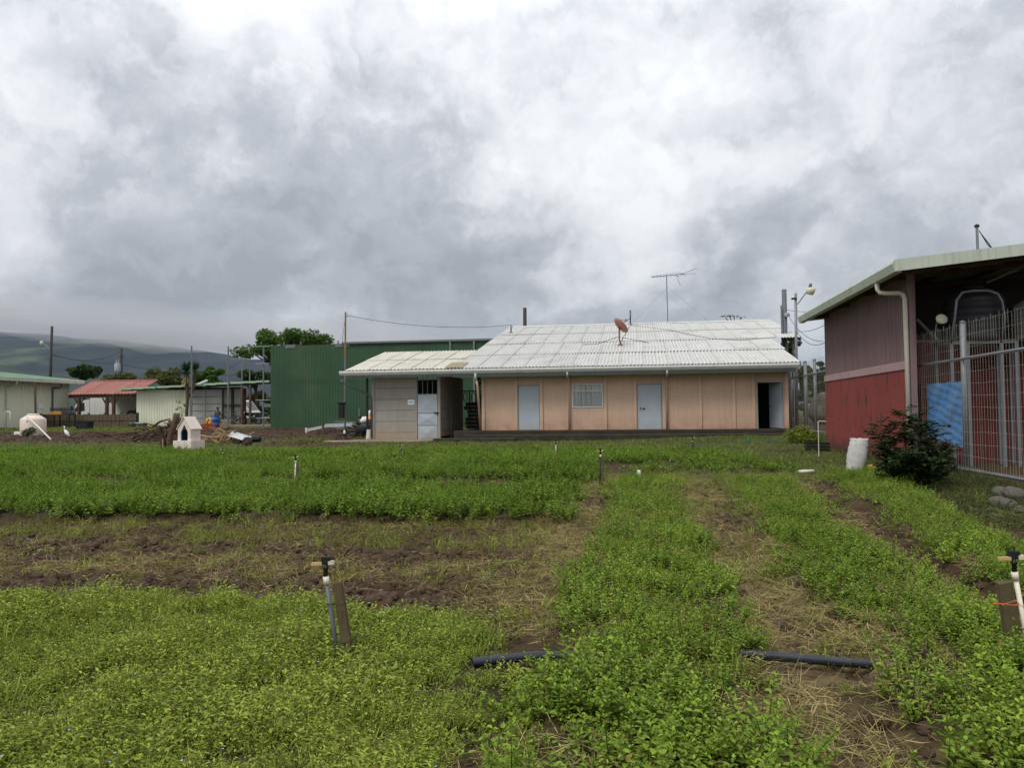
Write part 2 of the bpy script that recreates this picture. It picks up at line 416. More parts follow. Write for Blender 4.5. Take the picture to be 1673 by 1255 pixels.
K['tank_black'] = pmat('black_tank', srgb(40,40,44), 0.55, var=0.2, scale=3, spots=(srgb(72,70,68), 2.5, 0.55, 0.75, 0.4))
K['tank_grey'] = pmat('grey_tank', srgb(150,148,142), 0.5, var=0.25, scale=1.6, spots=(srgb(48,46,46), 1.6, 0.5, 0.7, 0.8))
K['tank_cream'] = pmat('cream_tank', srgb(222,206,192), 0.5, var=0.08, scale=2, streak=(srgb(150,136,120), 0.4), foot=(srgb(120,100,80), 0.4, 0.9, 0.7))
K['tarp_blue'] = pmat('blue_tarp', srgb(78,134,190), 0.5, var=0.14, scale=4, spots=(srgb(150,180,206), 6, 0.62, 0.75, 0.5))
K['shrine'] = pmat('pale_pink_tile', srgb(226,212,201), 0.5, var=0.06, scale=3, spots=(srgb(180,160,144), 5, 0.6, 0.8, 0.4))
K['shrine_blue'] = pmat('blue_niche', srgb(44,74,112), 0.6, var=0.2, scale=4)
K['bark'] = pmat('bark', srgb(92,74,60), 0.95, var=0.35, scale=6, bump=0.8, bscale=20)
K['bark_dark'] = pmat('dark_bark', srgb(66,54,44), 0.95, var=0.35, scale=6, bump=0.6, bscale=20)
K['brush'] = pmat('dead_brush', srgb(84,68,54), 0.95, var=0.3, scale=5, island=0.35)
K['barrel_blue'] = pmat('blue_plastic', srgb(44,92,160), 0.5, var=0.1)
K['yellow'] = pmat('yellow_plastic', srgb(222,168,56), 0.5, var=0.1)
K['brick'] = pmat('red_brick', srgb(146,62,46), 0.9, var=0.15)
K['crate_dark'] = pmat('dark_crate', srgb(46,50,58), 0.6, var=0.15)
K['crate_yellow'] = pmat('ochre_crate', srgb(196,140,52), 0.6, var=0.15)
K['dish'] = pmat('rusty_pink_dish', srgb(158,108,96), 0.7, var=0.14, scale=5)
K['dish_arm'] = pmat('dark_red_arm', srgb(96,52,46), 0.7, var=0.15)
K['rubber'] = pmat('tyre_rubber', srgb(30,30,30), 0.8, var=0.2)
K['rim'] = pmat('grey_rim', srgb(150,152,154), 0.4, metal=0.5, var=0.1)
K['turq'] = pmat('turquoise_plastic', srgb(120,190,170), 0.5, var=0.1)
K['sack'] = pmat('woven_sack', srgb(184,182,178), 0.8, var=0.12, scale=6, spots=(srgb(150,140,124), 5, 0.55, 0.75, 0.6))
K['rock'] = pmat('field_rock', srgb(90,83,76), 0.9, var=0.25, scale=4, bump=0.8, bscale=12)
K['skin'] = pmat('skin_brown', srgb(120,84,66), 0.6, var=0.05)
K['hair'] = pmat('black_hair', srgb(26,22,20), 0.7, var=0.1)
K['shirt_grey'] = pmat('grey_shirt', srgb(84,86,92), 0.9, var=0.1)
K['shirt_red'] = pmat('dark_red_shirt', srgb(120,52,56), 0.9, var=0.1)
K['trouser'] = pmat('dark_trousers', srgb(72,74,80), 0.9, var=0.1)
K['shoe'] = pmat('shoe_tan', srgb(190,180,160), 0.8, var=0.1)
K['tan_head'] = pmat('tan_sprinkler_arm', srgb(190,160,112), 0.5, var=0.12)
K['twine'] = pmat('orange_twine', srgb(214,112,60), 0.8, var=0.1)
K['lamp_white'] = pmat('lamp_housing', srgb(206,200,176), 0.5, var=0.08)
K['paper'] = pmat('white_paper', srgb(232,236,238), 0.8, var=0.03)
K['ink_blue'] = pmat('blue_print', srgb(120,160,200), 0.8, var=0.05)
K['tarp_grey'] = pmat('grey_brown_canvas', srgb(100,94,82), 0.9, var=0.4, scale=2.5, bump=0.6, bscale=6, streak=(srgb(46,42,38), 0.7))
K['bag_white'] = pmat('white_bag', srgb(228,226,222), 0.6, var=0.1)
K['bag_orange'] = pmat('orange_cloth', srgb(224,160,116), 0.8, var=0.1)
K['scrap'] = pmat('scrap_metal', srgb(190,192,194), 0.55, var=0.15, scale=3, spots=(srgb(120,110,100), 4, 0.55, 0.75, 0.5))
K['wire'] = pmat('cable_black', srgb(34,34,36), 0.7, var=0.1)
K['meshwire'] = pmat('fence_wire', srgb(156,152,140), 0.6, metal=0.3, var=0.25, scale=3)
K['moto_black'] = pmat('motorcycle_black', srgb(24,24,26), 0.3, var=0.1)
K['moto_grey'] = pmat('motorcycle_engine', srgb(110,110,112), 0.4, metal=0.5, var=0.15)
K['moto_red'] = pmat('red_lens', srgb(130,30,30), 0.3, var=0.1)
K['bike_green'] = pmat('bike_frame_green', srgb(70,120,52), 0.5, var=0.1)
K['insul'] = pmat('ceramic_grey', srgb(160,164,168), 0.5, var=0.1)
K['green_bottle'] = pmat('green_plastic', srgb(40,120,80), 0.4, var=0.1)
K['l_tree'] = leafmat('leaf_tree', (0.06,0.125,0.02), (0.10,0.175,0.026), 0.3)
K['l_tree_d'] = leafmat('leaf_tree_dark', (0.03,0.06,0.016), (0.052,0.095,0.02), 0.25)
K['l_tree_o'] = leafmat('leaf_olive', (0.075,0.09,0.022), (0.115,0.12,0.032), 0.25)
K['l_shrub'] = leafmat('leaf_shrub', (0.02,0.045,0.012), (0.038,0.07,0.016), 0.2, 0.4)
K['l_yucca'] = leafmat('leaf_yucca', (0.02,0.05,0.02), (0.04,0.075,0.022), 0.2)
K['l_yellow'] = leafmat('leaf_yellow', (0.16,0.22,0.03), (0.24,0.26,0.04), 0.3)

# ------------------------------------------------------------------ terrain
def vnoise(x, y, seed=0):
    x = np.asarray(x, float); y = np.asarray(y, float)
    xi = np.floor(x).astype(np.int64); yi = np.floor(y).astype(np.int64); fx = x-xi; fy = y-yi
    fx = fx*fx*(3-2*fx); fy = fy*fy*(3-2*fy)
    def h(a, b):
        n = (a*374761393+b*668265263+seed*1274126177) & 0x7fffffff
        n = ((n ^ (n >> 13))*1274126177) & 0x7fffffff
        return ((n ^ (n >> 16)) & 0xffff)/65535.0
    return (h(xi, yi)*(1-fx)+h(xi+1, yi)*fx)*(1-fy)+(h(xi, yi+1)*(1-fx)+h(xi+1, yi+1)*fx)*fy
def fbm(x, y, sc, oct=4, seed=0):
    a = 0.5; s = 0; t = 0
    for i in range(oct):
        s = s+a*vnoise(np.asarray(x)*sc, np.asarray(y)*sc, seed+i*17); t += a; a *= 0.5; sc *= 2.03
    return s/t
def band(v, a, b, e=0.12):
    return sstep(a-e, a+e, v)*(1-sstep(b-e, b+e, v))
def zones(x, y):
    """how much of each kind of cover grows at a place in the field (0..1)"""
    x = np.asarray(x, float); y = np.asarray(y, float)
    jx = x+(fbm(x, y, 0.9, 3, 3)-0.5)*0.7; jy = y+(fbm(x, y, 0.7, 3, 9)-0.5)*0.9
    Z = {}
    left = 1-sstep(-1.35, -0.85, jx)
    # rows across the slope, left
    weed = band(jy, -2, 5.75, 0.12)*(1-sstep(-0.95, -0.45, jx+0.12*(y-4)))
    A = band(jy, 10.7, 14.3, 0.15)*left
    B = band(jy, 16.2, 19.3, 0.15)*(1-sstep(-1.2, -0.6, jx))
    Cc = band(jy, 21.3, 23.6, 0.2)*(1-sstep(3.2, 3.8, jx))
    Dd = band(jy, 24.7, 26.3, 0.25)*band(jx, -30, 3.2, 0.4)
    E_ = band(jy, 18.9, 20.1, 0.15)*band(jx, -0.2, 3.6, 0.2)
    # rows along the slope, right
    k = y-5.0
    r1 = band(jx, -0.45, 0.70, 0.14)*band(y, -2, 16.3, 0.4)
    r2 = band(jx, 1.40+0.028*k, 2.28+0.062*k, 0.13)*band(y, -2, 16.6, 0.5)
    r3 = band(jx, 2.72+0.105*k, 3.62+0.115*k, 0.10)*band(y, -2, 18.2, 0.5)
    Z['mint'] = np.clip(A+B+r1+r2+r3, 0, 1)
    Z['mint_far'] = np.clip(Cc+Dd*0.8+E_*0.9, 0, 1)
    Z['tall'] = np.clip(A+0.9*B, 0, 1)
    Z['ditch'] = 0.85*band(jx, 2.42+0.075*k, 2.62+0.10*k, 0.10)*band(y, -2, 17.5, 0.5)+0.6*band(jx, 0.98+0.03*k, 1.16+0.035*k, 0.06)*band(y, 9, 16.5, 0.5)+(0.7*band(jx, 0.66, 0.78, 0.05)+0.7*band(jx, 1.24+0.028*k, 1.36+0.028*k, 0.05)+0.6*band(jx, -0.56, -0.46, 0.05))*sstep(0.42, 0.55, fbm(x, y, 1.1, 2, 133))*band(y, 2, 16.5, 0.5)
    Z['hay'] = np.clip(band(jx, 0.64, 1.40+0.028*k, 0.12)*band(y, -2, 16.5, 0.3)+band(jx, -1.25, -0.45, 0.16)*band(y, 5.4, 16.8, 0.4)
                       + 0.8*band(jy, 7.1, 7.75, 0.15)*left+0.6*band(jx, 2.2+0.06*k, 2.45+0.075*k, 0.1)*band(y, 2, 17, 0.4)
                       + 0.55*band(jy, 16.3, 18.6, 0.3)*band(jx, -0.7, 3.4, 0.3)+0.5*band(jy, 2.4, 3.6, .2)*band(jx, -0.8, -0.35, 0.1), 0, 1)
    Z['weed'] = weed
    soilz = band(jy, 5.75, 10.5, 0.15)*left
    Z['sparse'] = np.clip(band(jy, 8.8, 10.6, 0.3)*left*0.9+0.42*band(jy, 7.0, 7.8, 0.2)*left+0.06*soilz+0.6*band(jy, 16.5, 18.8, 0.3)*band(jx, -0.8, 4.2, 0.3), 0, 1)
    Z['soil'] = np.clip(soilz*(1-0.75*band(jy, 8.8, 10.5, 0.3))+Z['ditch']+0.8*band(jy, 14.4, 16.0, 0.15)*left+0.8*band(jy, 19.5, 21.1, 0.1)*band(jx, -30, 3.8, 0.3), 0, 1)
    Z['bank'] = sstep(3.75, 4.2, jx-0.115*k)*(1-sstep(24.0, 26.0, y))
    # bare earth round the yard
    dirt = band(jy, 33.5, 46, 1.2)*band(jx, -42, -17.5, 1.5)+band(jy, 37.0, 50, 1.0)*band(jx, -30, -13.0, 1.0)+0.9*band(jy, 29.5, 34, 0.8)*band(jx, -16.5, -12, 0.8)
    dirt = dirt+band(jy, 29, 60, 2)*band(jx, 7.6, 20, 0.6)
    Z['dirt'] = np.clip(dirt, 0, 1)
    Z['lawn'] = np.clip(1.0*sstep(16.5, 18.5, y)*(1-sstep(25.5,27,y))*sstep(3.0, 4.0, jx)*(1-Z['bank'])+sstep(26.8, 28, jy)*(1-np.clip(dirt, 0, 1))+0.8*band(jy, 24.3, 25.1, 0.2)*band(jx, -40, 5, 0.4), 0, 1)
    return Z
def hfull(x, y, Z=None):
    Z = Z or zones(x, y)
    near = 1-sstep(26, 40, y)
    h = g0(x, y)+0.05*near*(fbm(x, y, 0.35, 3, 21)-0.5)
    h = h+0.10*Z['mint']+0.05*Z['mint_far']+0.04*Z['weed']-0.09*Z['ditch']
    h = h+Z['soil']*near*(0.13*(fbm(x, y, 3.2, 4, 31)-0.5)+0.08*(fbm(x, y, 10, 2, 41)-0.5))
    h = h+0.02*near*(fbm(x, y, 7, 3, 51)-0.5)
    return h

def build_ground():
    def axis(segs):
        out = []
        for a, b, n in segs: out += list(np.linspace(a, b, n, endpoint=False))
        out.append(segs[-1][1]); return np.array(out)
    xs = axis([(-9000,-900,12),(-900,-120,14),(-120,-45,16),(-45,-16,58),(-16,-6,90),(-6,5,230),(5,9,60),(9,30,22),(30,120,14),(120,900,12),(900,9000,12)])
    ys = axis([(-400,-20,8),(-20,0,12),(0,2.6,20),(2.6,11,200),(11,18,100),(18,30,90),(30,52,66),(52,100,28),(100,400,18),(400,14000,20)])
    X, Y = np.meshgrid(xs, ys)
    Z = zones(X, Y); H = hfull(X, Y, Z)
    n, m = X.shape
    V = np.stack([X, Y, H], -1).reshape(-1, 3)
    i = np.arange(n-1)[:, None]*m+np.arange(m-1)[None, :]
    Fq = np.stack([i, i+1, i+m+1, i+m], -1).reshape(-1, 4)
    me = bpy.data.meshes.new('ground')
    me.vertices.add(len(V)); me.vertices.foreach_set('co', V.ravel())
    me.loops.add(Fq.size); me.loops.foreach_set('vertex_index', Fq.ravel().astype(np.int32))
    me.polygons.add(len(Fq)); me.polygons.foreach_set('loop_start', (np.arange(len(Fq))*4).astype(np.int32))
    me.update(); me.validate()
    me.polygons.foreach_set('use_smooth', [True]*len(me.polygons))
    soil = np.clip(Z['soil']+0.9*Z['dirt'], 0, 1); hay = np.clip(Z['hay']+0.2*Z['bank'], 0, 1); grn = np.clip(Z['lawn']+0.5*Z['weed']+0.12*Z['sparse']+0.5*Z['mint_far']+0.3*Z['mint'], 0, 1)
    far = sstep(60, 120, np.hypot(X, Y)); grn = np.maximum(grn*(1-far), far)
    a = me.color_attributes.new('cover', 'FLOAT_COLOR', 'POINT')
    a.data.foreach_set('color', np.stack([soil, hay, grn, np.ones_like(soil)], -1).astype(np.float32).ravel())
    mt = bpy.data.materials.new('field_earth'); mt.use_nodes = True
    nt = mt.node_tree; N = nt.nodes; L = nt.links; b = N['Principled BSDF']
    b.inputs['Roughness'].default_value = 0.95; b.inputs['Specular IOR Level'].default_value = 0.2
    at = N.new('ShaderNodeAttribute'); at.attribute_name = 'cover'
    sp = N.new('ShaderNodeSeparateColor'); L.new(at.outputs['Color'], sp.inputs[0])
    geo = N.new('ShaderNodeNewGeometry')
    def noise(sc, det=6, ro=0.65):
        q = N.new('ShaderNodeTexNoise'); q.inputs['Scale'].default_value = sc; q.inputs['Detail'].default_value = det; q.inputs['Roughness'].default_value = ro
        L.new(geo.outputs['Position'], q.inputs['Vector']); return q.outputs[0]
    def mr(v, a_, b_, c_=0.0, d_=1.0):
        q = N.new('ShaderNodeMapRange'); L.new(v, q.inputs[0])
        for j, z in enumerate((a_, b_, c_, d_)): q.inputs[j+1].default_value = z
        return q.outputs[0]
    def mixc(f, p, q2):
        q = N.new('ShaderNodeMix'); q.data_type = 'RGBA'; L.new(f, q.inputs[0])
        for j, s in ((6, p), (7, q2)):
            if isinstance(s, tuple): q.inputs[j].default_value = (*s, 1)
            else: L.new(s, q.inputs[j])
        return q.outputs[2]
    def mul(p, q2):
        q = N.new('ShaderNodeMath'); q.operation = 'MULTIPLY'; L.new(p, q.inputs[0]); L.new(q2, q.inputs[1]); return q.outputs[0]
    earth = mixc(mr(noise(2.5), 0.35, 0.7), (0.033, 0.019, 0.010), (0.092, 0.054, 0.029))
    earth = mixc(mr(noise(40, 3), 0.5, 0.75, 0, 0.6), earth, (0.12, 0.078, 0.046))
    c1 = mixc(mul(sp.outputs[1], mr(noise(9), 0.35, 0.6)), earth, (0.17, 0.125, 0.06))
    grass = mixc(mr(noise(0.5), 0.35, 0.65), (0.05, 0.085, 0.018), (0.085, 0.10, 0.028))
    grass = mixc(mr(noise(25, 4), 0.45, 0.75, 0, 0.8), grass, (0.03, 0.042, 0.014))
    c2 = mixc(mul(sp.outputs[2], mr(noise(5), 0.25, 0.55)), c1, grass)
    L.new(c2, b.inputs['Base Color'])
    bp = N.new('ShaderNodeBump'); bp.inputs['Strength'].default_value = 1.0; bp.inputs['Distance'].default_value = 0.05
    L.new(noise(22, 6), bp.inputs['Height']); L.new(bp.outputs[0], b.inputs['Normal'])
    me.materials.append(mt)
    o = bpy.data.objects.new('ground', me); col.objects.link(o)
    tag(o, 'dark brown field earth sloping up to the houses', kind='structure')
build_ground()

# ------------------------------------------------------------------ hills
def build_hills():
    def ridge(name, y0, y1, x0, x1, hfun, mat, nx=220, ny=24, label=''):
        xs = np.linspace(x0, x1, nx); ts = np.linspace(0, 1, ny)
        X, T = np.meshgrid(xs, ts); Y = y0+(y1-y0)*T
        Hh = hfun(X, Y, T)
        V = np.stack([X, Y, Hh], -1).reshape(-1, 3); m = nx
        i = np.arange(ny-1)[:, None]*m+np.arange(m-1)[None, :]
        Fq = np.stack([i, i+1, i+m+1, i+m], -1).reshape(-1, 4)
        me = bpy.data.meshes.new(name); me.from_pydata(V.tolist(), [], Fq.tolist()); me.materials.append(mat)
        me.polygons.foreach_set('use_smooth', [True]*len(me.polygons))
        o = bpy.data.objects.new(name, me); col.objects.link(o); tag(o, label, kind='structure')
    mt = pmat('forest_slope', (0.008, 0.014, 0.014), 0.95, var=0.5, scale=0.004, bump=0.0, spots=(( 0.075, 0.10, 0.045), 0.0022, 0.56, 0.66, 0.8))
    def h1(X, Y, T):
        prof = np.sin(np.clip(T*1.15, 0, 1)*math.pi/2)
        az = np.degrees(np.arctan2(X, Y))          # the long range sinks towards the right
        crest = 500*(1-0.42*sstep(-48, -22, az))*(1-0.6*sstep(-22, 10, az))
        n = fbm(X+900, Y*0.5, 1/900., 5, 61)-0.5
        gul = np.abs(fbm(X, Y*0.25, 1/420., 4, 71)-0.5)*2
        return 1.0+prof*(crest*(1+0.45*n)-90*gul*(1-T*0.6))
    ridge('hill', 2200, 4600, -9000, 5000, h1, mt, 320, 30, 'dark forested mountain range behind the farm')
    def h2(X, Y, T):
        prof = np.sin(T*math.pi)
        az = np.degrees(np.arctan2(X, Y))
        c = 100*(1-0.75*sstep(-38, -24, az))
        return 0.5+np.clip(prof*c*(0.35+1.3*fbm(X, Y, 1/350., 4, 81)), 0, None)
    mt2 = pmat('pasture_slope', (0.022, 0.036, 0.024), 0.95, var=0.4, scale=0.006, spots=((0.02, 0.04, 0.018), 0.01, 0.48, 0.58, 0.9))
    ridge('hill', 1300, 2300, -4500, 2500, h2, mt2, 220, 22, 'low green foothills in front of the mountain')
build_hills()

# ------------------------------------------------------------------ plants of the field
library = bpy.data.collections.new('plant_library')        # source shapes, not part of the scene itself
class LeafMesh:
    def __init__(s): s.v = []; s.f = []; s.mi = []
    def leaf(s, b, d, n, L, W, fold=0.25, mi=0, droop=0.0):
        b = Vector(b); d = Vector(d).normalized(); n = Vector(n); n = (n-d*n.dot(d)).normalized(); w = d.cross(n)
        k = len(s.v); t = b+d*L-n*(droop*L)
        m1 = b+d*(0.33*L)-n*(droop*L*0.15); m2 = b+d*(0.68*L)-n*(droop*L*0.5)
        s.v += [tuple(b), tuple(m1+w*W*0.5+n*fold*W), tuple(m2+w*W*0.42+n*fold*W), tuple(t), tuple(m2-w*W*0.42+n*fold*W), tuple(m1-w*W*0.5+n*fold*W)]
        s.f += [(k, k+1, k+2, k+3), (k, k+3, k+4, k+5)]; s.mi += [mi, mi]
    def blade(s, b, d, n, L, W, bend=0.4, mi=0):
        b = Vector(b); d = Vector(d).normalized(); n = Vector(n); n = (n-d*n.dot(d)).normalized(); w = d.cross(n)
        k = len(s.v); m = b+d*(0.5*L)+n*(bend*L*0.12); t = b+d*(L*(1-0.25*bend))+n*(bend*L*0.5)
        s.v += [tuple(b-w*W*0.4), tuple(b+w*W*0.4), tuple(m+w*W*0.5), tuple(m-w*W*0.5), tuple(t)]
        s.f += [(k, k+1, k+2, k+3), (k+3, k+2, k+4)]; s.mi += [mi, mi]
    def obj(s, name, mats):
        me = bpy.data.meshes.new(name); me.from_pydata(s.v, [], s.f)
        for m in mats: me.materials.append(m)
        me.polygons.foreach_set('material_index', s.mi)
        o = bpy.data.objects.new(name, me); return o
def rv(a): return (random.random()*2-1)*a
def mint_clump(name, n, rad, h0, h1, leafL, mats, pairs=6):
    lm = LeafMesh()
    for i in range(n):
        r = rad*math.sqrt(random.random()); t = random.random()*6.283
        p = Vector((r*math.cos(t), r*math.sin(t), 0)); h = random.uniform(h0, h1)*(1-0.25*r/rad)
        lean = Vector((p.x*0.7+rv(0.06), p.y*0.7+rv(0.06), 0))
        lm.blade(p, Vector((lean.x, lean.y, h)), Vector((rv(1), rv(1), 0.1)), (lean+Vector((0,0,h))).length, 0.005, 0.0, 1)
        a0 = random.random()*6.283
        for j in range(pairs):
            f = 0.22+0.78*(j+random.random()*0.4)/pairs
            f = min(f, 1.0)
            q = p+lean*f+Vector((0, 0, h*f))
            a = a0+(j % 2)*1.571+rv(0.3); L = leafL*(1.15-0.55*f)*random.uniform(0.8, 1.2)
            el = 0.15+0.55*f+rv(0.25)
            for sg in (0, math.pi):
                d = Vector((math.cos(a+sg)*math.cos(el), math.sin(a+sg)*math.cos(el), math.sin(el)))
                lm.leaf(q, d, Vector((rv(0.35), rv(0.35), 1)), L, L*random.uniform(0.45, 0.62), 0.14, 2 if random.random() < (0.10 if f < 0.5 else 0.02) else 0, random.uniform(0.05, 0.5))
        top = p+lean+Vector((0, 0, h))
        for j in range(3):
            a = a0+j*2.1; d = Vector((math.cos(a)*0.7, math.sin(a)*0.7, 0.75))
            lm.leaf(top, d, Vector((-math.cos(a), -math.sin(a), 0.9)), leafL*0.55, leafL*0.3, 0.14, 0)
    return lm.obj(name, mats)
def weed_clump(name, n, rad, mats, grassy=0.25, flowers=0, dead=0.1):
    lm = LeafMesh()
    for i in range(n):
        r = rad*math.sqrt(random.random()); t = random.random()*6.283
        p = Vector((r*math.cos(t), r*math.sin(t), 0))
        if random.random() < grassy:
            d = Vector((rv(0.6), rv(0.6), 1)); lm.blade(p, d, Vector((rv(1), rv(1), -0.2)), random.uniform(0.05, 0.14), 0.006, random.uniform(0.2, 1.0), 0); continue
        h = random.uniform(0.02, 0.13); lean = Vector((rv(0.07), rv(0.07), h))
        lm.blade(p, lean, Vector((rv(1), rv(1), 0.1)), lean.length, 0.004, 0.0, 0)
        for j in range(5):
            f = (j+1)/5; q = p+lean*f; a = random.random()*6.283; el = random.uniform(0.05, 0.8)
            L = random.uniform(0.012, 0.030)
            lm.leaf(q, (math.cos(a)*math.cos(el), math.sin(a)*math.cos(el), math.sin(el)), (rv(0.3), rv(0.3), 1), L, L*random.uniform(0.3, 0.5), 0.2, len(mats)-1 if random.random() < dead else 0, 0.3)
    for i in range(flowers):
        p = Vector((rv(rad), rv(rad), random.uniform(0.11, 0.16)))
        for j in range(4):
            a = j*1.57+rv(0.4); lm.leaf(p, (math.cos(a), math.sin(a), 0.5), (0, 0, 1), 0.0075, 0.007, 0.05, 1)
    return lm.obj(name, mats)
def grass_tuft(name, n, rad, h0, h1, mats, spread=0.5, w=0.006):
    lm = LeafMesh()
    for i in range(n):
        p = Vector((rv(rad), rv(rad), -0.01)); d = Vector((rv(spread), rv(spread), 1))
        lm.blade(p, d, Vector((d.x, d.y, -0.3)), random.uniform(h0, h1), w, random.uniform(0.2, 1.2), 0)
    return lm.obj(name, mats)
def straw(name, n, rad, mats):
    lm = LeafMesh()
    for i in range(n):
        p = Vector((rv(rad), rv(rad), random.uniform(0.0, 0.05))); a = random.random()*6.283
        lm.blade(p, Vector((math.cos(a), math.sin(a), rv(0.3)+0.05)), Vector((rv(0.6), rv(0.6), 1)), random.uniform(0.06, 0.24), random.uniform(0.0025, 0.0055), rv(0.7), 0 if random.random() < 0.75 else 1)
    return lm.obj(name, mats)
def clod(name, mat, flat=0.65, sub=2):
    bm = bmesh.new(); bmesh.ops.create_icosphere(bm, subdivisions=sub, radius=1)
    o3 = Vector((rv(50), rv(50), rv(50)))
    from mathutils import noise as mn
    for v in bm.verts:
        v.co *= 0.75+0.6*(mn.noise(v.co*1.3+o3)*0.5+0.5); v.co.z *= flat
    me = bpy.data.meshes.new(name); bm.to_mesh(me); bm.free(); me.materials.append(mat)
    return bpy.data.objects.new(name, me)
M_mint = leafmat('mint_leaf', (0.14, 0.235, 0.024), (0.25, 0.345, 0.04), 0.22, 0.5, 0.42)
M_mint_d = leafmat('mint_leaf_deep', (0.125, 0.225, 0.022), (0.215, 0.315, 0.036), 0.22, 0.5, 0.42)
M_weed = leafmat('weed_leaf', (0.20, 0.275, 0.036), (0.335, 0.39, 0.065), 0.22, 0.5, 0.5)
M_grass = leafmat('grass_blade', (0.18, 0.27, 0.036), (0.29, 0.33, 0.06), 0.3, 0.6, 0.3)
M_lawn = leafmat('lawn_blade', (0.12, 0.17, 0.03), (0.19, 0.20, 0.05), 0.3, 0.6, 0.3)
M_bank = leafmat('bank_weed', (0.055, 0.085, 0.022), (0.10, 0.12, 0.035), 0.25, 0.6, 0.35)
M_straw = leafmat('dry_straw', (0.42, 0.33, 0.145), (0.27, 0.21, 0.085), 0.2, 0.7, 0.5)
M_straw2 = leafmat('half_dry_straw', (0.17, 0.18, 0.05), (0.22, 0.18, 0.07), 0.2, 0.7, 0.35)
M_dead = leafmat('withered_leaf', (0.10, 0.075, 0.03), (0.17, 0.13, 0.04), 0.2, 0.7, 0.4)
M_olive = leafmat('olive_weed', (0.15, 0.155, 0.035), (0.26, 0.225, 0.065), 0.25, 0.6, 0.4)
M_yellow = leafmat('yellowing_leaf', (0.34, 0.30, 0.05), (0.28, 0.20, 0.06), 0.3, 0.6, 0.25)
M_stem = leafmat('plant_stem', (0.075, 0.07, 0.03), (0.06, 0.08, 0.025), 0.1, 0.7, 0.2)
M_flower = leafmat('tiny_blue_flower', (0.32, 0.45, 0.72), (0.42, 0.55, 0.75), 0.3, 0.6, 0.1)
M_clod = pmat('soil_clod', (0.074, 0.045, 0.026), 0.95, var=0.35, scale=12, bump=0.6, bscale=40)
M_stone = pmat('small_stone', (0.17, 0.15, 0.135), 0.85, var=0.35, scale=9, bump=0.3, bscale=30)

def scatter(name, objs, P, scale, label, tilt=0.15, idx=None, rotz=None):
    n = len(P)
    c = bpy.data.collections.new(name+'_shapes'); library.children.link(c)
    for i, o in enumerate(objs): o.name = '%s_%02d' % (name, i); c.objects.link(o)
    me = bpy.data.meshes.new(name); me.vertices.add(n); me.vertices.foreach_set('co', np.asarray(P, np.float32).ravel())
    rot = np.stack([RNG.normal(0, tilt, n), RNG.normal(0, tilt, n), RNG.uniform(0, 6.283, n) if rotz is None else rotz], -1)
    a = me.attributes.new('rot', 'FLOAT_VECTOR', 'POINT'); a.data.foreach_set('vector', rot.astype(np.float32).ravel())
    a = me.attributes.new('scl', 'FLOAT', 'POINT'); a.data.foreach_set('value', np.asarray(scale, np.float32))
    a = me.attributes.new('pick', 'INT', 'POINT'); a.data.foreach_set('value', (RNG.integers(0, len(objs), n) if idx is None else idx).astype(np.int32))
    o = bpy.data.objects.new(name, me); col.objects.link(o)
    ng = bpy.data.node_groups.new(name+'_nodes', 'GeometryNodeTree')
    ng.interface.new_socket('Geometry', in_out='INPUT', socket_type='NodeSocketGeometry')
    ng.interface.new_socket('Geometry', in_out='OUTPUT', socket_type='NodeSocketGeometry')
    N = ng.nodes; L = ng.links
    gi = N.new('NodeGroupInput'); go = N.new('NodeGroupOutput'); ip = N.new('GeometryNodeInstanceOnPoints')
    ci = N.new('GeometryNodeCollectionInfo'); ci.inputs['Collection'].default_value = c
    ci.inputs['Separate Children'].default_value = True; ci.inputs['Reset Children'].default_value = True
    ip.inputs['Pick Instance'].default_value = True
    def na(nm, ty):
        q = N.new('GeometryNodeInputNamedAttribute'); q.data_type = ty; q.inputs['Name'].default_value = nm
        return [s for s in q.outputs if s.enabled and s.name == 'Attribute'][0]
    L.new(gi.outputs[0], ip.inputs['Points']); L.new(ci.outputs[0], ip.inputs['Instance'])
    L.new(na('pick', 'INT'), ip.inputs['Instance Index'])
    e2r = N.new('FunctionNodeEulerToRotation'); L.new(na('rot', 'FLOAT_VECTOR'), e2r.inputs[0]); L.new(e2r.outputs[0], ip.inputs['Rotation'])
    L.new(na('scl', 'FLOAT'), ip.inputs['Scale'])
    L.new(ip.outputs[0], go.inputs[0])
    md = o.modifiers.new('plants', 'NODES'); md.node_group = ng
    return tag(o, label, kind='stuff')
def sample(x0, x1, y0, y1, dens, fn, ymax_fall=None):
    n = int((x1-x0)*(y1-y0)*dens)
    x = RNG.uniform(x0, x1, n); y = RNG.uniform(y0, y1, n)
    # keep to what the camera could see, with room for a step to the side
    az = np.degrees(np.arctan2(x, y)); keep = (np.abs(az+9) < 45) | ((x > -4.5) & (x < 4.6) & (y > 1.8) & (y < 4))
    x, y = x[keep], y[keep]
    Z = zones(x, y); p = fn(x, y, Z)
    k = RNG.uniform(0, 1, len(x)) < p
    x, y = x[k], y[k]
    return np.stack([x, y, hfull(x, y)], -1)
def pipe_gap(x, y):            # plants are pressed flat where the irrigation pipe lies in the open
    inx = ((x > -1.08) & (x < -0.22)) | ((x > 0.62) & (x < 1.55))
    return np.where(inx & (y > 4.2) & (y < 5.06), 0.12, 1.0)
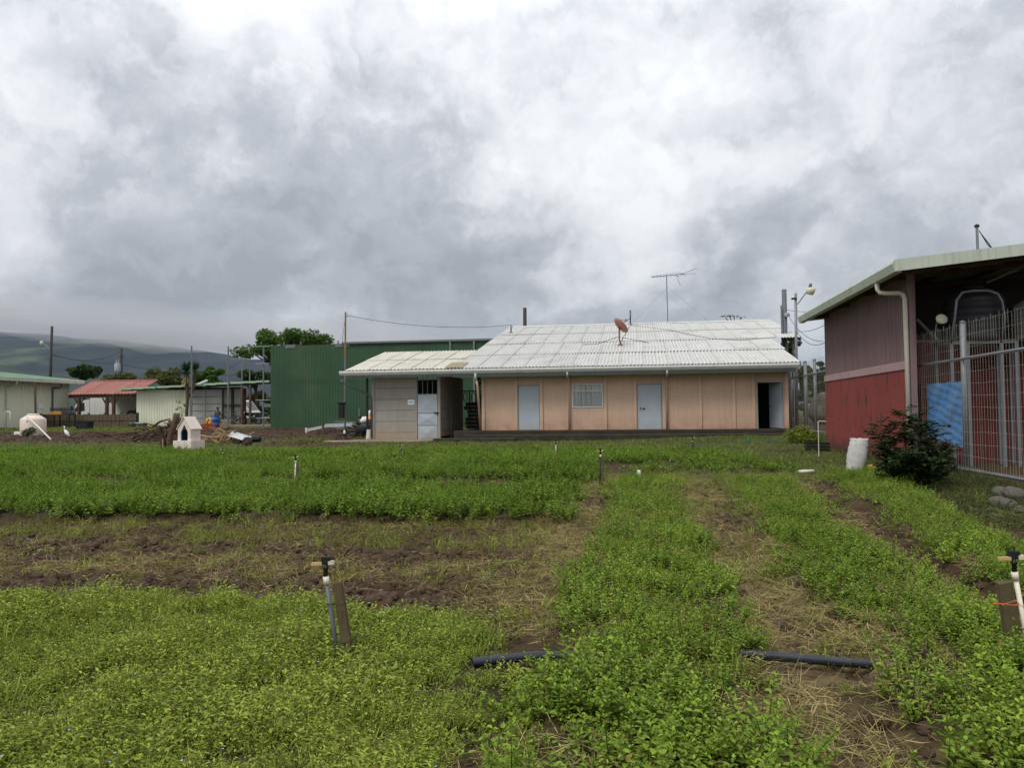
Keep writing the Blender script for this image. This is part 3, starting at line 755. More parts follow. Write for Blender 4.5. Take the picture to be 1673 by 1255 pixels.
def grow_field():
    near = [mint_clump('m', 15, 0.13, 0.08, 0.22, 0.036, [M_mint, M_stem, M_yellow], 6) for i in range(4)]+[mint_clump('m', 8, 0.10, 0.14, 0.28, 0.042, [M_mint, M_stem, M_yellow], 8) for i in range(3)]+[mint_clump('m', 9, 0.12, 0.05, 0.15, 0.032, [M_mint, M_stem, M_yellow], 4) for i in range(4)]
    P = sample(-1.5, 6.5, 1.8, 9.5, 62, lambda x, y, Z: Z['mint']*(0.55+0.7*sstep(0.30, 0.56, fbm(x, y, 1.7, 3, 5)))*(x > -1.0)*pipe_gap(x, y))
    s = 0.45+0.75*fbm(P[:,0], P[:,1], 1.3, 3, 15)+RNG.normal(0, 0.12, len(P)); s *= 1+0.2*(1-sstep(3.8, 5.2, P[:,1]))
    scatter('mint_plants', near, P, np.clip(s, 0.4, 1.6), 'bright green mint plants in rows running up the field')
    mid = [mint_clump('m', 9, 0.15, 0.09, 0.21, 0.042, [M_mint, M_stem, M_yellow], 4) for i in range(5)]
    P = sample(-1.5, 7, 9.5, 19, 40, lambda x, y, Z: Z['mint']*(x > -1.0)*(0.7+0.7*sstep(0.35, 0.6, fbm(x, y, 1.3, 3, 6))))
    scatter('mint_plants', mid, P, np.clip(0.6+0.6*fbm(P[:,0], P[:,1], 1.0, 3, 16)+RNG.normal(0, 0.08, len(P)), 0.4, 1.5), 'green mint plants further up the rows')
    deep = [mint_clump('m', 10, 0.17, 0.17, 0.32, 0.055, [M_mint_d, M_stem, M_yellow], 6) for i in range(6)]+[mint_clump('m', 5, 0.12, 0.26, 0.44, 0.05, [M_mint_d, M_stem, M_yellow], 8) for i in range(2)]
    P = sample(-24, -0.6, 9.8, 21, 34, lambda x, y, Z: Z['mint']*(0.65+0.6*fbm(x, y, 0.9, 3, 8)))
    scatter('mint_plants', deep, P, np.clip(0.30+1.15*fbm(P[:,0], P[:,1], 1.1, 3, 18)+RNG.normal(0, 0.12, len(P)), 0.4, 1.5), 'tall deep green mint plants in beds across the field')
    farm = [mint_clump('m', 8, 0.2, 0.09, 0.18, 0.065, [M_mint_d, M_stem, M_yellow], 3) for i in range(4)]
    P = sample(-30, 5, 18.5, 28, 24, lambda x, y, Z: Z['mint_far']*(0.55+0.7*fbm(x, y, 0.5, 3, 28)))
    scatter('mint_plants', farm, P, RNG.uniform(0.7, 1.35, len(P)), 'low green mint in the beds nearest the houses')
    weeds = [weed_clump('w', 82, 0.13, [M_weed, M_flower, M_dead], 0.16, 1 if i == 0 else 0, 0.08) for i in range(5)]+[weed_clump('w', 48, 0.13, [M_weed, M_flower, M_dead], 0.25, 0, 0.22) for i in range(3)]
    P = sample(-8, 0.2, 1.8, 6.4, 95, lambda x, y, Z: Z['weed']*(0.55+0.6*sstep(0.25, 0.55, fbm(x, y, 2.4, 3, 38)))*pipe_gap(x, y))
    scatter('weeds', weeds, P, np.clip(0.25+1.3*fbm(P[:,0], P[:,1], 1.9, 4, 48)+RNG.normal(0, 0.18, len(P)), 0.4, 1.6), 'light green creeping weeds with tiny blue flowers')
    low = [weed_clump('w', 55, 0.15, [M_weed, M_flower, M_dead], 0.22, 0, 0.2) for i in range(4)]
    P = sample(-8, 2.6, 1.8, 6.4, 34, lambda x, y, Z: np.clip(0.9*Z['weed']+0.55*Z['mint']+0.3*Z['ditch'], 0, 1)*np.maximum(pipe_gap(x, y), 0.5))
    scatter('weeds', low, P, RNG.uniform(0.45, 0.75, len(P)), 'low fine weeds creeping over the soil beneath the taller plants')
    tufts = [grass_tuft('g', 16, 0.05, 0.10, 0.30, [M_grass]) for i in range(4)]
    P = sample(-8, 5.5, 1.8, 11, 20, lambda x, y, Z: (0.20*Z['weed']+0.08*Z['hay']+0.04*Z['sparse']+0.2*Z['bank']*(x < 6.4))*pipe_gap(x, y))
    scatter('grass', tufts, P, RNG.uniform(0.5, 1.1, len(P)), 'tufts of grass among the weeds')
    sp = [weed_clump('w', 20, 0.16, [M_olive, M_straw2], 0.35, 0, 0.3) for i in range(4)]+[weed_clump('w', 18, 0.16, [M_weed, M_straw2], 0.35) for i in range(2)]
    P = sample(-16, 6, 1.9, 12, 46, lambda x, y, Z: (0.95*Z['sparse']+0.40*Z['hay']+0.16*Z['soil']*(x < -1)+0.3*Z['mint']*(x > -1)+0.12*Z['ditch'])*pipe_gap(x, y)*(0.25+1.2*sstep(0.42, 0.62, fbm(x, y, 2.2, 3, 58))))
    scatter('weeds', sp, P, RNG.uniform(0.6, 1.15, len(P)), 'sparse yellowish weeds on the bare soil')
    P = sample(-2, 6, 12, 26, 30, lambda x, y, Z: 0.7*Z['sparse']+0.3*Z['hay']+0.15*Z['bank']+0.1*Z['ditch']+0.2*Z['mint'])
    scatter('weeds', [weed_clump('w', 18, 0.2, [M_grass, M_straw2], 0.6) for i in range(4)], P, RNG.uniform(0.7, 1.3, len(P)), 'thin weeds between the upper rows')
    hay = [straw('s', 46, 0.16, [M_straw, M_straw2]) for i in range(5)]
    P = sample(-9, 5, 1.8, 17, 54, lambda x, y, Z: np.clip(Z['hay']+0.14*Z['soil']+0.12*Z['sparse']+(0.28*Z['mint']+0.3*Z['ditch'])*(x > -1), 0, 1)*(0.15+1.15*sstep(0.36, 0.58, fbm(x, y, 1.8, 3, 68))))
    scatter('straw', hay, P, RNG.uniform(0.6, 1.15, len(P)), 'dry straw lying between the rows', 0.1)
    bank = [weed_clump('w', 26, 0.2, [M_bank, M_bank], 0.55) for i in range(4)]+[straw('s', 20, 0.18, [M_straw2, M_bank])]
    P = sample(3.4, 9, 7, 27, 30, lambda x, y, Z: Z['bank']*(0.4+0.9*fbm(x, y, 1.2, 3, 78))*(x < 6.75))
    scatter('weeds', bank, P, RNG.uniform(0.7, 1.6, len(P)), 'dull weeds and dead stalks on the bank below the fence')
    lawn = [grass_tuft('g', 26, 0.16, 0.05, 0.14, [M_lawn], 0.8, 0.012) for i in range(4)]
    P = sample(-42, 9, 16.5, 48, 12, lambda x, y, Z: Z['lawn']*(0.25+1.0*fbm(x, y, 0.5, 3, 88))*(1-((x > -13.3) & (y > 33.4)))*(x < 7.2))
    scatter('grass', lawn, P, RNG.uniform(0.7, 1.5, len(P)), 'short rough grass below the houses', 0.1)
    P = sample(-48, -25, 40, 57, 5, lambda x, y, Z: Z['lawn']*0.8*(y < 55))
    scatter('grass', [grass_tuft('g', 26, 0.25, 0.08, 0.22, [M_lawn], 0.8, 0.02) for i in range(3)], P, RNG.uniform(0.7, 1.5, len(P)), 'rough grass in front of the sheds', 0.1)
    clods = [clod('c', M_clod) for i in range(5)]
    P = sample(-12, 5, 1.9, 17, 330, lambda x, y, Z: np.clip(Z['soil']*0.8+0.30*Z['hay']+0.2*Z['sparse']+0.15*Z['mint'], 0, 1))
    scatter('soil_clods', clods, P, RNG.lognormal(-4.0, 0.65, len(P)).clip(0.006, 0.07), 'dark clods of dug soil', 0.6)
    P = sample(-45, -12, 30, 48, 10, lambda x, y, Z: Z['dirt']*0.8)
    scatter('soil_clods', [clod('c', M_clod, 0.6, 1) for i in range(4)], P, RNG.lognormal(-2.9, 0.5, len(P)).clip(0.02, 0.14), 'clods of bare earth round the yard', 0.6)
    stones = [clod('t', M_stone, 0.55) for i in range(5)]
    P = sample(-10, 3, 5.5, 11, 7, lambda x, y, Z: Z['soil']*0.9)
    P2 = sample(-40, -14, 30, 44, 0.35, lambda x, y, Z: Z['dirt']*0.8)
    s = np.concatenate([RNG.lognormal(-4.1, 0.45, len(P)).clip(0.010, 0.04), RNG.uniform(0.03, 0.08, len(P2))])
    scatter('pebbles', stones, np.concatenate([P, P2]), s, 'small grey stones in the soil', 0.4)
grow_field()

# ------------------------------------------------------------------ the orange house
def XatY(px, Y): return onY(px, 660, Y).x
SL = 0.22; EAVE_Y, EAVE_Z = 34.2, 3.60
def roof_z(y): return EAVE_Z+SL*(y-EAVE_Y)
def rough_edges(): pass
def roof_rows(parent, name, x0, x1, ys, mat, sheet_w=1.05, lap=0.18, up=0.0):
    ang = math.atan(SL); n = max(1, round((x1-x0)/sheet_w)); w = (x1-x0)/n
    cache = {}
    for r in range(len(ys)-1):
        ya, yb = ys[r]-(lap if r else 0.0), ys[r+1]
        Ls = (yb-ya)/math.cos(ang); key = round(Ls, 3)
        for c in range(n):
            M = Matrix.Translation((x0+c*w, ya, roof_z(ya)+(0.022 if r else up)+0.003*(c % 2)+random.uniform(0, 0.002))) @ Matrix.Rotation(ang-((0.020 if r else up)/4.3)+random.uniform(-0.0008, 0.0008), 4, 'X')
            M = world_matrix(parent).inverted() @ M
            if key not in cache:
                mb = MB().ribs((0,0,0), (1,0,0), (0,1,0), w+0.05, Ls, 0.165, 0.05, nv=1)
                o = mb.build(name, mat, parent, world=False, smooth=False); o.matrix_basis = M; cache[key] = o
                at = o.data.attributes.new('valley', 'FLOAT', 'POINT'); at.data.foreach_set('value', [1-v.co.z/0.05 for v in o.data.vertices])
            else: inst(cache[key], parent, M)
def build_house():
    H = thing('house', 'long orange house with white corrugated roof and two pale blue doors', 'house', (0.0, 35.0, 0.4))
    Yf = 35.0; zb, zt = 0.78, 3.27
    pil = [787, 843, 884.5, 926.5, 989, 1037.5, 1085, 1144, 1199, 1231]
    xs = [XatY(p, Yf) for p in pil]+[6.62]
    # wall panels with their openings
    def panel(x0, x1, openings=()):
        mb = MB(); y0, y1 = Yf+0.03, Yf+0.13
        if not openings: mb.box(x0, x1, y0, y1, zb, zt)
        else:
            a, b, c, d = openings
            if a > x0+0.01: mb.box(x0, a, y0, y1, zb, zt)
            if b < x1-0.01: mb.box(b, x1, y0, y1, zb, zt)
            mb.box(a, b, y0, y1, d, zt)
            if c > zb+0.01: mb.box(a, b, y0, y1, zb, c)
        return mb.build('wall_panel', K['orange'], H)
    def z_at(py, Y=Yf, px=960): return onY(px, py, Y).z
    d1 = (XatY(846, Yf), XatY(882, Yf), zb, z_at(629, px=864))
    win = (XatY(934.6, Yf), XatY(985, Yf), z_at(666), z_at(627))
    d2 = (XatY(1040.5, Yf), XatY(1081.5, Yf), zb, z_at(627, px=1060))
    d3 = (XatY(1236.5, Yf), XatY(1280, Yf), zb, z_at(623.5, px=1250))
    ops = {1: d1, 3: win, 5: d2, 9: d3}
    for i in range(10):
        panel(xs[i]+0.001, xs[i+1]-0.001, ops.get(i, ()))
    for i, x in enumerate(xs):
        w = 0.075
        x = min(max(x, xs[0]+w), xs[-1]-w)
        MB().bbox(x-w, x+w, Yf-0.04, Yf+0.028, zb, zt, 0.012).build('pilaster', K['orange'], H)
    # other outer walls, floor
    ZB = 0.70
    MB().box(xs[0], xs[0]+0.12, Yf+0.132, 54.9, ZB, 3.5).build('side_wall', K['orange'], H)
    MB().box(6.5, 6.62, Yf+0.132, 54.9, ZB, 3.5).build('side_wall', K['orange'], H)
    for y in (43.0, 50.5): MB().box(8.4, 8.5, y, y+0.1, ZB, roof_z(y)-0.03).build('roof_post', K['galv'], H)
    MB().box(xs[0], 6.62, 54.9, 55.02, ZB, 5.8).build('rear_wall', K['orange'], H)
    # gable walls that follow the roof
    for x0, ya, ym in ((-8.02, 40.2, 51.0), (6.50, 35.3, 51.0)):
        MB().prism([(ya, 3.45), (54.9, 3.45), (54.9, roof_z(51)-0.22*3.9-0.1), (ym, roof_z(ym)-0.1), (ya, roof_z(ya)-0.1)], 'x', x0, x0+0.12).build('gable_wall', K['orange'], H)
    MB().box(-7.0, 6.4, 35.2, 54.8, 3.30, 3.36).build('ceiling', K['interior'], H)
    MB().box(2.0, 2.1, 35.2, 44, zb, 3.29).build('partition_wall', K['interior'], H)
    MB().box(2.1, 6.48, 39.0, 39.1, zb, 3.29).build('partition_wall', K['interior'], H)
    # plinth
    MB().bbox(-8.15, 6.75, 34.32, 55.0, 0.1, 0.77, 0.02).build('plinth', K['plinth'], H)
    MB().bbox(-7.6, 6.9, 33.86, 34.315, 0.0, 0.60, 0.03).build('plinth_step', K['plinth'], H)
    MB().bbox(-8.9, -5.2, 33.45, 33.855, 0.0, 0.47, 0.03).build('plinth_step', K['plinth'], H)
    # doors
    def door(o, knob, leaf_in=0.02):
        a, b, c, d = o
        f = MB()
        for x0, x1, z0, z1 in ((a, a+0.04, c, d), (b-0.04, b, c, d), (a+0.04, b-0.04, d-0.04, d)): f.box(x0, x1, Yf+0.005, Yf+0.1, z0, z1)
        D = MB().bbox(a+0.045, b-0.045, Yf+leaf_in, Yf+leaf_in+0.045, c+0.015, d-0.045, 0.006).build('door', K['door_blue'], H)
        f.build('door_frame', K['door_frame'], D)
        if knob:
            k = MB(); k.lathe([(0.0, 0), (0.03, 0.0), (0.03, 0.02), (0.014, 0.03), (0.034, 0.05), (0.03, 0.075), (0, 0.08)], 10, (a+0.17, Yf+leaf_in, c+0.95), Matrix.Rotation(R(90), 3, 'X')); k.build('handle', K['dark_metal'], D)
            k = MB().box(a+0.26, a+0.36, Yf+leaf_in-0.03, Yf+leaf_in, c+0.90, c+0.96); k.build('padlock_hasp', K['dark_metal'], D)
        MB().box(a+0.02, b-0.02, Yf-0.06, Yf+0.02, c-0.004, c+0.012).build('sill', K['slab'], D)
    door(d1, False); door(d2, True)
    # open doorway
    a, b, c, d = d3
    f = MB()
    for x0, x1, z0, z1 in ((a, a+0.05, c, d), (b-0.05, b, c, d), (a+0.05, b-0.05, d-0.05, d)): f.box(x0, x1, Yf+0.0, Yf+0.12, z0, z1)
    f.build('door_frame', K['door_frame'], H)
    M = Matrix.Translation((b-0.06, Yf+0.06, 0)) @ Matrix.Rotation(R(114), 4, 'Z')
    D = MB().bbox(0, 0.92, -0.02, 0.025, c+0.02, d-0.06, 0.006, M).build('door', K['door_blue'], H)
    MB().box(0.78, 0.86, 0.026, 0.06, c+0.95, c+1.0, M).build('handle', K['dark_metal'], D)
    # small open shutter on the doorway
    M = Matrix.Translation((b-0.02, Yf-0.03, 0)) @ Matrix.Rotation(R(-75), 4, 'Z')
    # window
    a, b, c, d = win
    W = MB()
    for x0, x1, z0, z1 in ((a, a+0.05, c, d), (b-0.05, b, c, d), (a+0.05, b-0.05, d-0.05, d), (a+0.05, b-0.05, c, c+0.05), (a+0.05, b-0.05, d-0.36, d-0.31)): W.box(x0, x1, Yf+0.0, Yf+0.09, z0, z1)
    W = W.build('window', K['white_paint'], H)
    for z0, z1 in ((c+0.05, d-0.36), (d-0.31, d-0.05)): MB().box(a+0.052, b-0.052, Yf+0.045, Yf+0.05, z0+0.002, z1-0.002).build('pane', K['pane'], W)
    for nlou in range(4):
        z = c+0.17+nlou*0.14; MB().box(a+0.052, b-0.052, Yf+0.03, Yf+0.04, z, z+0.008).build('louvre_rail', K['white_paint'], W)
    cu = MB(); n = 60; vs = []; fs = []
    for i in range(n+1):
        t = i/n; x = a+0.05+(b-a-0.1)*t; y = Yf+0.105+0.022*math.sin(t*58)+0.02*math.sin(t*23+1)
        vs += [(x, y, c+0.03), (x+0.01*math.sin(t*40), y, d-0.03)]
        if i: fs.append((2*i-2, 2*i, 2*i+1, 2*i-1))
    cu.add(vs, fs); cu.build('curtain', K['curtain'], W)
    for t in (0.45, 0.62, 0.30):
        x = a+(b-a)*t; MB().tube([(x, Yf+0.085, c+0.05), (x+0.01, Yf+0.082, d-0.05)], 0.012, 6).build('curtain_fold', K['curtain_dark'], W)
    # gutter, fascia
    MB().prism([(34.02, 3.585), (34.00, 3.50), (34.05, 3.385), (34.17, 3.375), (34.19, 3.54), (34.16, 3.54), (34.145, 3.41), (34.07, 3.41), (34.035, 3.51), (34.05, 3.585)], 'x', -8.16, 6.93).build('gutter', K['gutter'], H)
    MB().box(-8.16, 6.80, 34.30, 34.36, 3.22, 3.41).build('fascia', K['fascia'], H)
    MB().box(-8.16, 6.80, 34.362, Yf+0.03, 3.28, 3.31).build('soffit', K['fascia'], H)
    # downspouts
    for px in (930.0, 1089.5):
        x = XatY(px, Yf-0.06)
        MB().tube([(x, 34.10, 3.38), (x, 34.11, 3.25), (x, 34.16, 3.18), (x, Yf-0.22, 3.14), (x, Yf-0.10, 3.10)], 0.045, 10).build('downspout_elbow', K['gutter'], H, smooth=True)
        MB().tube([(x, Yf-0.12, 3.12), (x, Yf-0.075, 3.0), (x, Yf-0.075, 0.62)], 0.045, 10).build('downspout', K['orange'], H, smooth=True)
    x0 = XatY(777, 34.1); x1 = XatY(786.5, 34.9)
    MB().tube([(x0, 34.10, 3.40), (x0, 34.11, 3.2), (x0+0.02, 34.2, 3.02)], 0.055, 10).build('downspout_elbow', K['gutter'], H, smooth=True)
    MB().tube([(x0+0.02, 34.18, 3.05), (x0+0.06, 34.25, 2.85), (x1-0.03, 34.78, 0.85)], 0.05, 10).build('downspout', K['orange'], H, smooth=True)
    # roof
    ys = [34.2, 38.2, 42.4]
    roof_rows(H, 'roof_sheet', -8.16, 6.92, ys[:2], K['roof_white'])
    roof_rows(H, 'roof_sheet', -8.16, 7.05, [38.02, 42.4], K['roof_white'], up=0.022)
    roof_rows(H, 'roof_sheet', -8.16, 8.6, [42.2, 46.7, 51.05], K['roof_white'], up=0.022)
    zr = roof_z(51.05)
    back = MB().ribs((-8.16, 51.0, zr+0.02), (1,0,0), (0,1,-SL), 16.76, 4.4, 0.165, 0.042); back.build('rear_roof', K['roof_white'], H)
    MB().prism([(50.75, zr-0.02), (51.05, zr+0.085), (51.35, zr-0.02), (51.05, zr+0.065)], 'x', -8.2, 8.65).build('ridge_cap', K['roof_white'], H)
    # purlins and verge boards under the sheets
    for y in (34.5, 36.6, 38.6, 40.6):
        MB().box(-8.1, 6.85, y, y+0.06, roof_z(y)-0.13, roof_z(y)-0.02).build('purlin', K['wood_brown'], H)
    def verge(x, ya, yb): return MB().prism([(ya, roof_z(ya)-0.20), (yb, roof_z(yb)-0.20), (yb, roof_z(yb)+0.03), (ya, roof_z(ya)+0.03)], 'x', x, x+0.03).build('verge_board', K['fascia'], H)
    verge(6.985, 34.15, 38.0); verge(7.105, 38.03, 42.2); verge(8.665, 42.2, 51.0); verge(-8.2, 40.3, 51.0)
    # corrosion-brown cables on the roof
    def rp(px, py, off=0.06):
        d = ray(px, py); t = (EAVE_Z+off-SL*EAVE_Y-1.6)/(d.z-SL*d.y); return EYE+d*t
    MB().tube([rp(*p) for p in ((954,563),(975,562),(1008,551),(1015,551),(1060,560))], 0.014, 5).build('roof_cable', K['wire'], H)
    MB().tube([rp(*p) for p in ((1012,563),(1030,531),(1092,539),(1120,545),(1160,553),(1210,556),(1268,551))], 0.014, 5).build('roof_cable', K['wire'], H)
    return H, rp
HOUSE, roofpt = build_house()

def build_shed():
    S = thing('concrete_shed', 'small grey concrete panel shed with a pale blue cross-braced door', 'shed', (-10.0, 34.9, 0.3))
    Yf = 34.9
    X = lambda px: XatY(px, Yf)
    zrow = [onY(640, p, Yf).z for p in (723, 707, 688.8, 670.7, 652.8, 634.6, 615)]
    xl, xp1, xp2, xd, xr = X(612.2), X(678), X(681.5), X(715), X(719.5)
    for i in range(6):
        MB().bbox(xl, xp1, Yf+0.02+random.uniform(0, 0.008), Yf+0.075, zrow[i]+0.006, zrow[i+1]-0.006, 0.008).build('wall_panel', K['grey_conc'], S)
    zt = zrow[-1]
    MB().bbox(X(607), xl-0.002, Yf-0.02, Yf+0.13, zrow[0], zt, 0.01).build('post', K['grey_conc'], S)
    MB().bbox(xp1+0.002, xp2-0.002, Yf-0.01, Yf+0.13, zrow[0], zt, 0.01).build('post', K['grey_conc'], S)
    MB().bbox(xd+0.002, xr, Yf-0.02, Yf+0.13, zrow[0], zt, 0.01).build('post', K['grey_conc'], S)
    # side wall towards the passage, two bays
    yb = onX(755.5, 680, xr).y; ym = onX(738, 680, xr).y
    zs = [0.5]+[z+0.07 for z in zrow[1:]]
    for (a, b) in ((Yf+0.14, ym-0.06), (ym+0.06, yb)):
        for i in range(6):
            MB().bbox(xr-0.07, xr-0.012, a+0.002, b-0.002, zs[i]+0.005, zs[i+1]-0.005, 0.008).build('wall_panel', K['grey_conc'], S)
    MB().bbox(xr-0.1, xr+0.01, ym-0.058, ym+0.058, 0.4, zt+0.05, 0.01).build('post', K['grey_conc'], S)
    MB().bbox(xr-0.1, xr+0.01, yb+0.002, yb+0.12, 0.4, zt+0.05, 0.01).build('post', K['grey_conc'], S)
    MB().box(X(607), X(607)+0.08, Yf+0.14, yb, 0.3, zt).build('side_wall', K['grey_conc'], S)
    MB().box(X(607)+0.09, xr-0.12, yb-0.08, yb, 0.3, zt).build('rear_wall', K['interior'], S)
    # door
    z0, z1 = onY(697, 722, Yf).z, onY(697, 644.5, Yf).z
    D = MB().bbox(xp2+0.02, xd-0.02, Yf+0.02, Yf+0.05, z0+0.01, z1-0.02, 0.005).build('door', K['door_blue'], S)
    a, b = xp2+0.02, xd-0.02
    h = (z1-z0-0.03)
    cuts = [z0+0.01, z0+0.36*h, z0+0.62*h, z1-0.02]
    for i in range(3):
        m = MB(); zc = (cuts[i]+cuts[i+1])/2; xc = (a+b)/2; q = 0.05
        c4 = [(a+q, Yf+0.018, cuts[i]+q), (b-q, Yf+0.018, cuts[i]+q), (b-q, Yf+0.018, cuts[i+1]-q), (a+q, Yf+0.018, cuts[i+1]-q), (xc, Yf-0.03, zc)]
        m.add(c4, [(0,1,4),(1,2,4),(2,3,4),(3,0,4)]); m.build('door_panel', K['door_blue'], D)
    for z in cuts[1:3]: MB().box(a, b, Yf+0.0, Yf+0.019, z-0.015, z+0.015).build('door_rail', K['door_frame'], D)
    MB().box(b-0.16, b+0.09, Yf-0.03, Yf+0.0, z0+0.61*h, z0+0.63*h).build('bolt', K['dark_metal'], D)
    MB().bbox(b-0.02, b+0.06, Yf-0.05, Yf+0.0, z0+0.585*h, z0+0.625*h, 0.01).build('padlock', K['dark_metal'], D)
    # barred opening
    W = MB().box(xp2+0.01, xd-0.01, Yf+0.03, Yf+0.07, z1-0.015, z1+0.02).build('window', K['door_frame'], S)
    MB().box(xp2+0.01, xd-0.01, Yf+0.03, Yf+0.07, zt-0.04, zt).build('frame', K['door_frame'], W)
    for i in range(5):
        x = xp2+0.02+(xd-xp2-0.04)*i/4; MB().box(x-0.012, x+0.012, Yf+0.035, Yf+0.06, z1+0.021, zt-0.041).build('bar', K['galv'], W)
    # sign
    sx0, sx1, sz0, sz1 = X(666), X(677), onY(671, 661.5, Yf).z, onY(671, 653, Yf).z
    sg = MB().box(sx0, sx1, Yf+0.008, Yf+0.016, sz0, sz1).build('notice', K['paper'], S)
    for i in range(4):
        x = sx0+0.05+i*0.052; MB().box(x, x+0.036, Yf+0.004, Yf+0.0075, sz0+0.09, sz0+0.145).build('print', K['ink_blue'], sg)
    # roof, gutter
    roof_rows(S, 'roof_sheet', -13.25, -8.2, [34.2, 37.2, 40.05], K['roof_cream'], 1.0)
    MB().prism([(34.02, 3.585), (34.00, 3.50), (34.05, 3.385), (34.17, 3.375), (34.19, 3.54), (34.16, 3.54), (34.145, 3.41), (34.07, 3.41), (34.035, 3.51), (34.05, 3.585)], 'x', -13.5, -8.165).build('gutter', K['gutter'], S)
    MB().box(-13.3, -8.17, 34.30, 34.35, 3.26, 3.44).build('fascia', K['fascia'], S)
    MB().prism([(34.2, roof_z(34.2)-0.10), (40.05, roof_z(40.05)-0.10), (40.05, roof_z(40.05)+0.03), (34.2, roof_z(34.2)+0.03)], 'x', -13.29, -13.255).build('verge_board', K['gutter'], S)
    back = MB().ribs((-13.25, 40.0, roof_z(40.05)+0.01), (1,0,0), (0,1,-SL), 5.1, 3.0, 0.165, 0.042); back.build('rear_roof', K['roof_cream'], S)
    for y in (34.6, 36.8, 39.2): MB().box(-13.2, -8.2, y, y+0.06, roof_z(y)-0.12, roof_z(y)-0.02).build('purlin', K['wood_brown'], S)
    for y in (36.0, 39.5): MB().box(-12.9, -12.82, y, y+0.08, 0.3, roof_z(y)-0.12).build('roof_post', K['dark_metal'], S)
    # translucent brown sheet
    c = roofpt(745, 596)
    sk = MB().ribs((0,0,0), (1,0,0), (0,1,0), 0.85, 1.6, 0.165, 0.042)
    o = sk.build('skylight', K['fibre'], S, world=False)
    o.matrix_basis = world_matrix(S).inverted() @ Matrix.Translation((c.x-0.35, c.y-0.8, roof_z(c.y-0.8)+0.035)) @ Matrix.Rotation(math.atan(SL), 4, 'X')
    # drain pipe crossing from the gutter to the corner
    p = [onY(557, 621, 34.1), onY(560, 625, 34.12), onY(602, 645, 34.8), onY(606.5, 650, 34.84), onY(607, 716, 34.84)]
    MB().tube(p, 0.045, 8).build('drain_pipe', K['grey_pvc'], S, smooth=True)
build_shed()

def build_passage():
    # stacked firewood and poles seen through the passage between shed and house
    t = thing('firewood_stack', 'stack of cut logs in the passage between shed and house', 'firewood', (-7.6, 38.2, 0.78))
    lg = None
    for r in range(7):
        for k in range(3):
            o = MB().tube([(-0.75+rv(0.1), -0.25+0.22*k, 0.11+r*0.19), (0.55+rv(0.15), -0.25+0.22*k+rv(0.05), 0.12+r*0.19)], [0.085, 0.09], 8).build('log', K['wood_brown'], t, world=False)
    r = thing('tool_rack', 'dark steel rack hung with hoses in the passage', 'rack', (-8.0, 38.9, 0.78))
    y = 0.0
    MB().box(-0.14, -0.09, -1.3, -1.25, 0, 1.95).build('post', K['dark_metal'], r, world=False)
    MB().box(0.75, 0.80, -1.3, -1.25, 0, 1.95).build('post', K['dark_metal'], r, world=False)
    MB().box(-0.5, 0.80, -1.249, -1.20, 1.88, 1.93).build('rail', K['dark_metal'], r, world=False)
    for i in range(3):
        c = Vector((-0.32+0.42*i, -1.3, 1.62-0.05*i)); L = 0.22+0.07*(i % 2)
        MB().tube([c+Vector((0.10*math.sin(a), 0.02*math.cos(a*2), L*math.cos(a))) for a in np.linspace(0, 2*math.pi, 18)], 0.02, 6, False).build('hose', K['black'], r, world=False)
build_passage()

# ------------------------------------------------------------------ green warehouse
def build_green():
    Gb = thing('warehouse', 'tall dark green windowless metal warehouse behind the grey shed', 'warehouse', (-14.0, 49.5, 0.65))
    Yf = 49.5; x0 = XatY(442, Yf); x1 = 0.8
    zt0 = onY(442, 564.5, Yf).z; zm = onY(442, 625, Yf).z; zb = 0.62
    n = 12; w = (x1-x0)/n
    for i in range(n):
        xa = x0+i*w; top = zt0+random.choice([0, 0, 0, 0, 0.05, -0.04])
        for j, (a, b, y) in enumerate(((zb, zm+0.06, Yf+0.012), (zm, top, Yf))):
            MB().ribs((xa, y-0.004*(i % 2), a), (1,0,0), (0,0,1), w+0.03, b-a, 0.21, 0.016, kind='trap').build('wall_sheet', K['green_wall'], Gb)
    MB().box(x0, x0+0.05, Yf+0.06, Yf+16, zb, zt0-0.05).build('side_wall', K['green_wall'], Gb)
    MB().box(x0+0.06, x1, Yf+0.1, Yf+0.16, zb, zt0-0.1).build('girt_wall', K['dark_metal'], Gb)
    for i, px in ((0, 466), (1, 548)):
        xa = XatY(px, Yf-0.02); MB().ribs((xa, Yf-0.03, zt0-0.22), (1,0,0), (0,0,1), 0.72 if i == 0 else 1.0, 0.24, 0.21, 0.02, kind='trap').build('patch_sheet', K['galv'], Gb)
    # low roof edge and flashing
    MB().prism([(Yf-0.06, zt0+0.0), (Yf+8, zt0+0.65), (Yf+16, zt0), (Yf+16, zt0-0.06), (Yf+8, zt0+0.58), (Yf-0.06, zt0-0.05)], 'x', XatY(560, Yf), x1+0.1).build('roof', K['galv'], Gb)
    MB().box(XatY(560, Yf), x1, Yf-0.14, Yf-0.065, zt0-0.02, zt0+0.10).build('flashing', K['galv'], Gb)
    for px in (462, 490, 551):
        x = XatY(px, Yf); MB().box(x, x+0.08, Yf+0.02, Yf+0.1, zt0, zt0+0.22).build('stub_post', K['galv'], Gb)
    for px in (736, 775):
        x = XatY(px, Yf-0.1); MB().box(x-0.06, x+0.06, Yf-0.12, Yf-0.06, zb, zt0-0.03).build('downspout', K['galv'], Gb)
build_green()

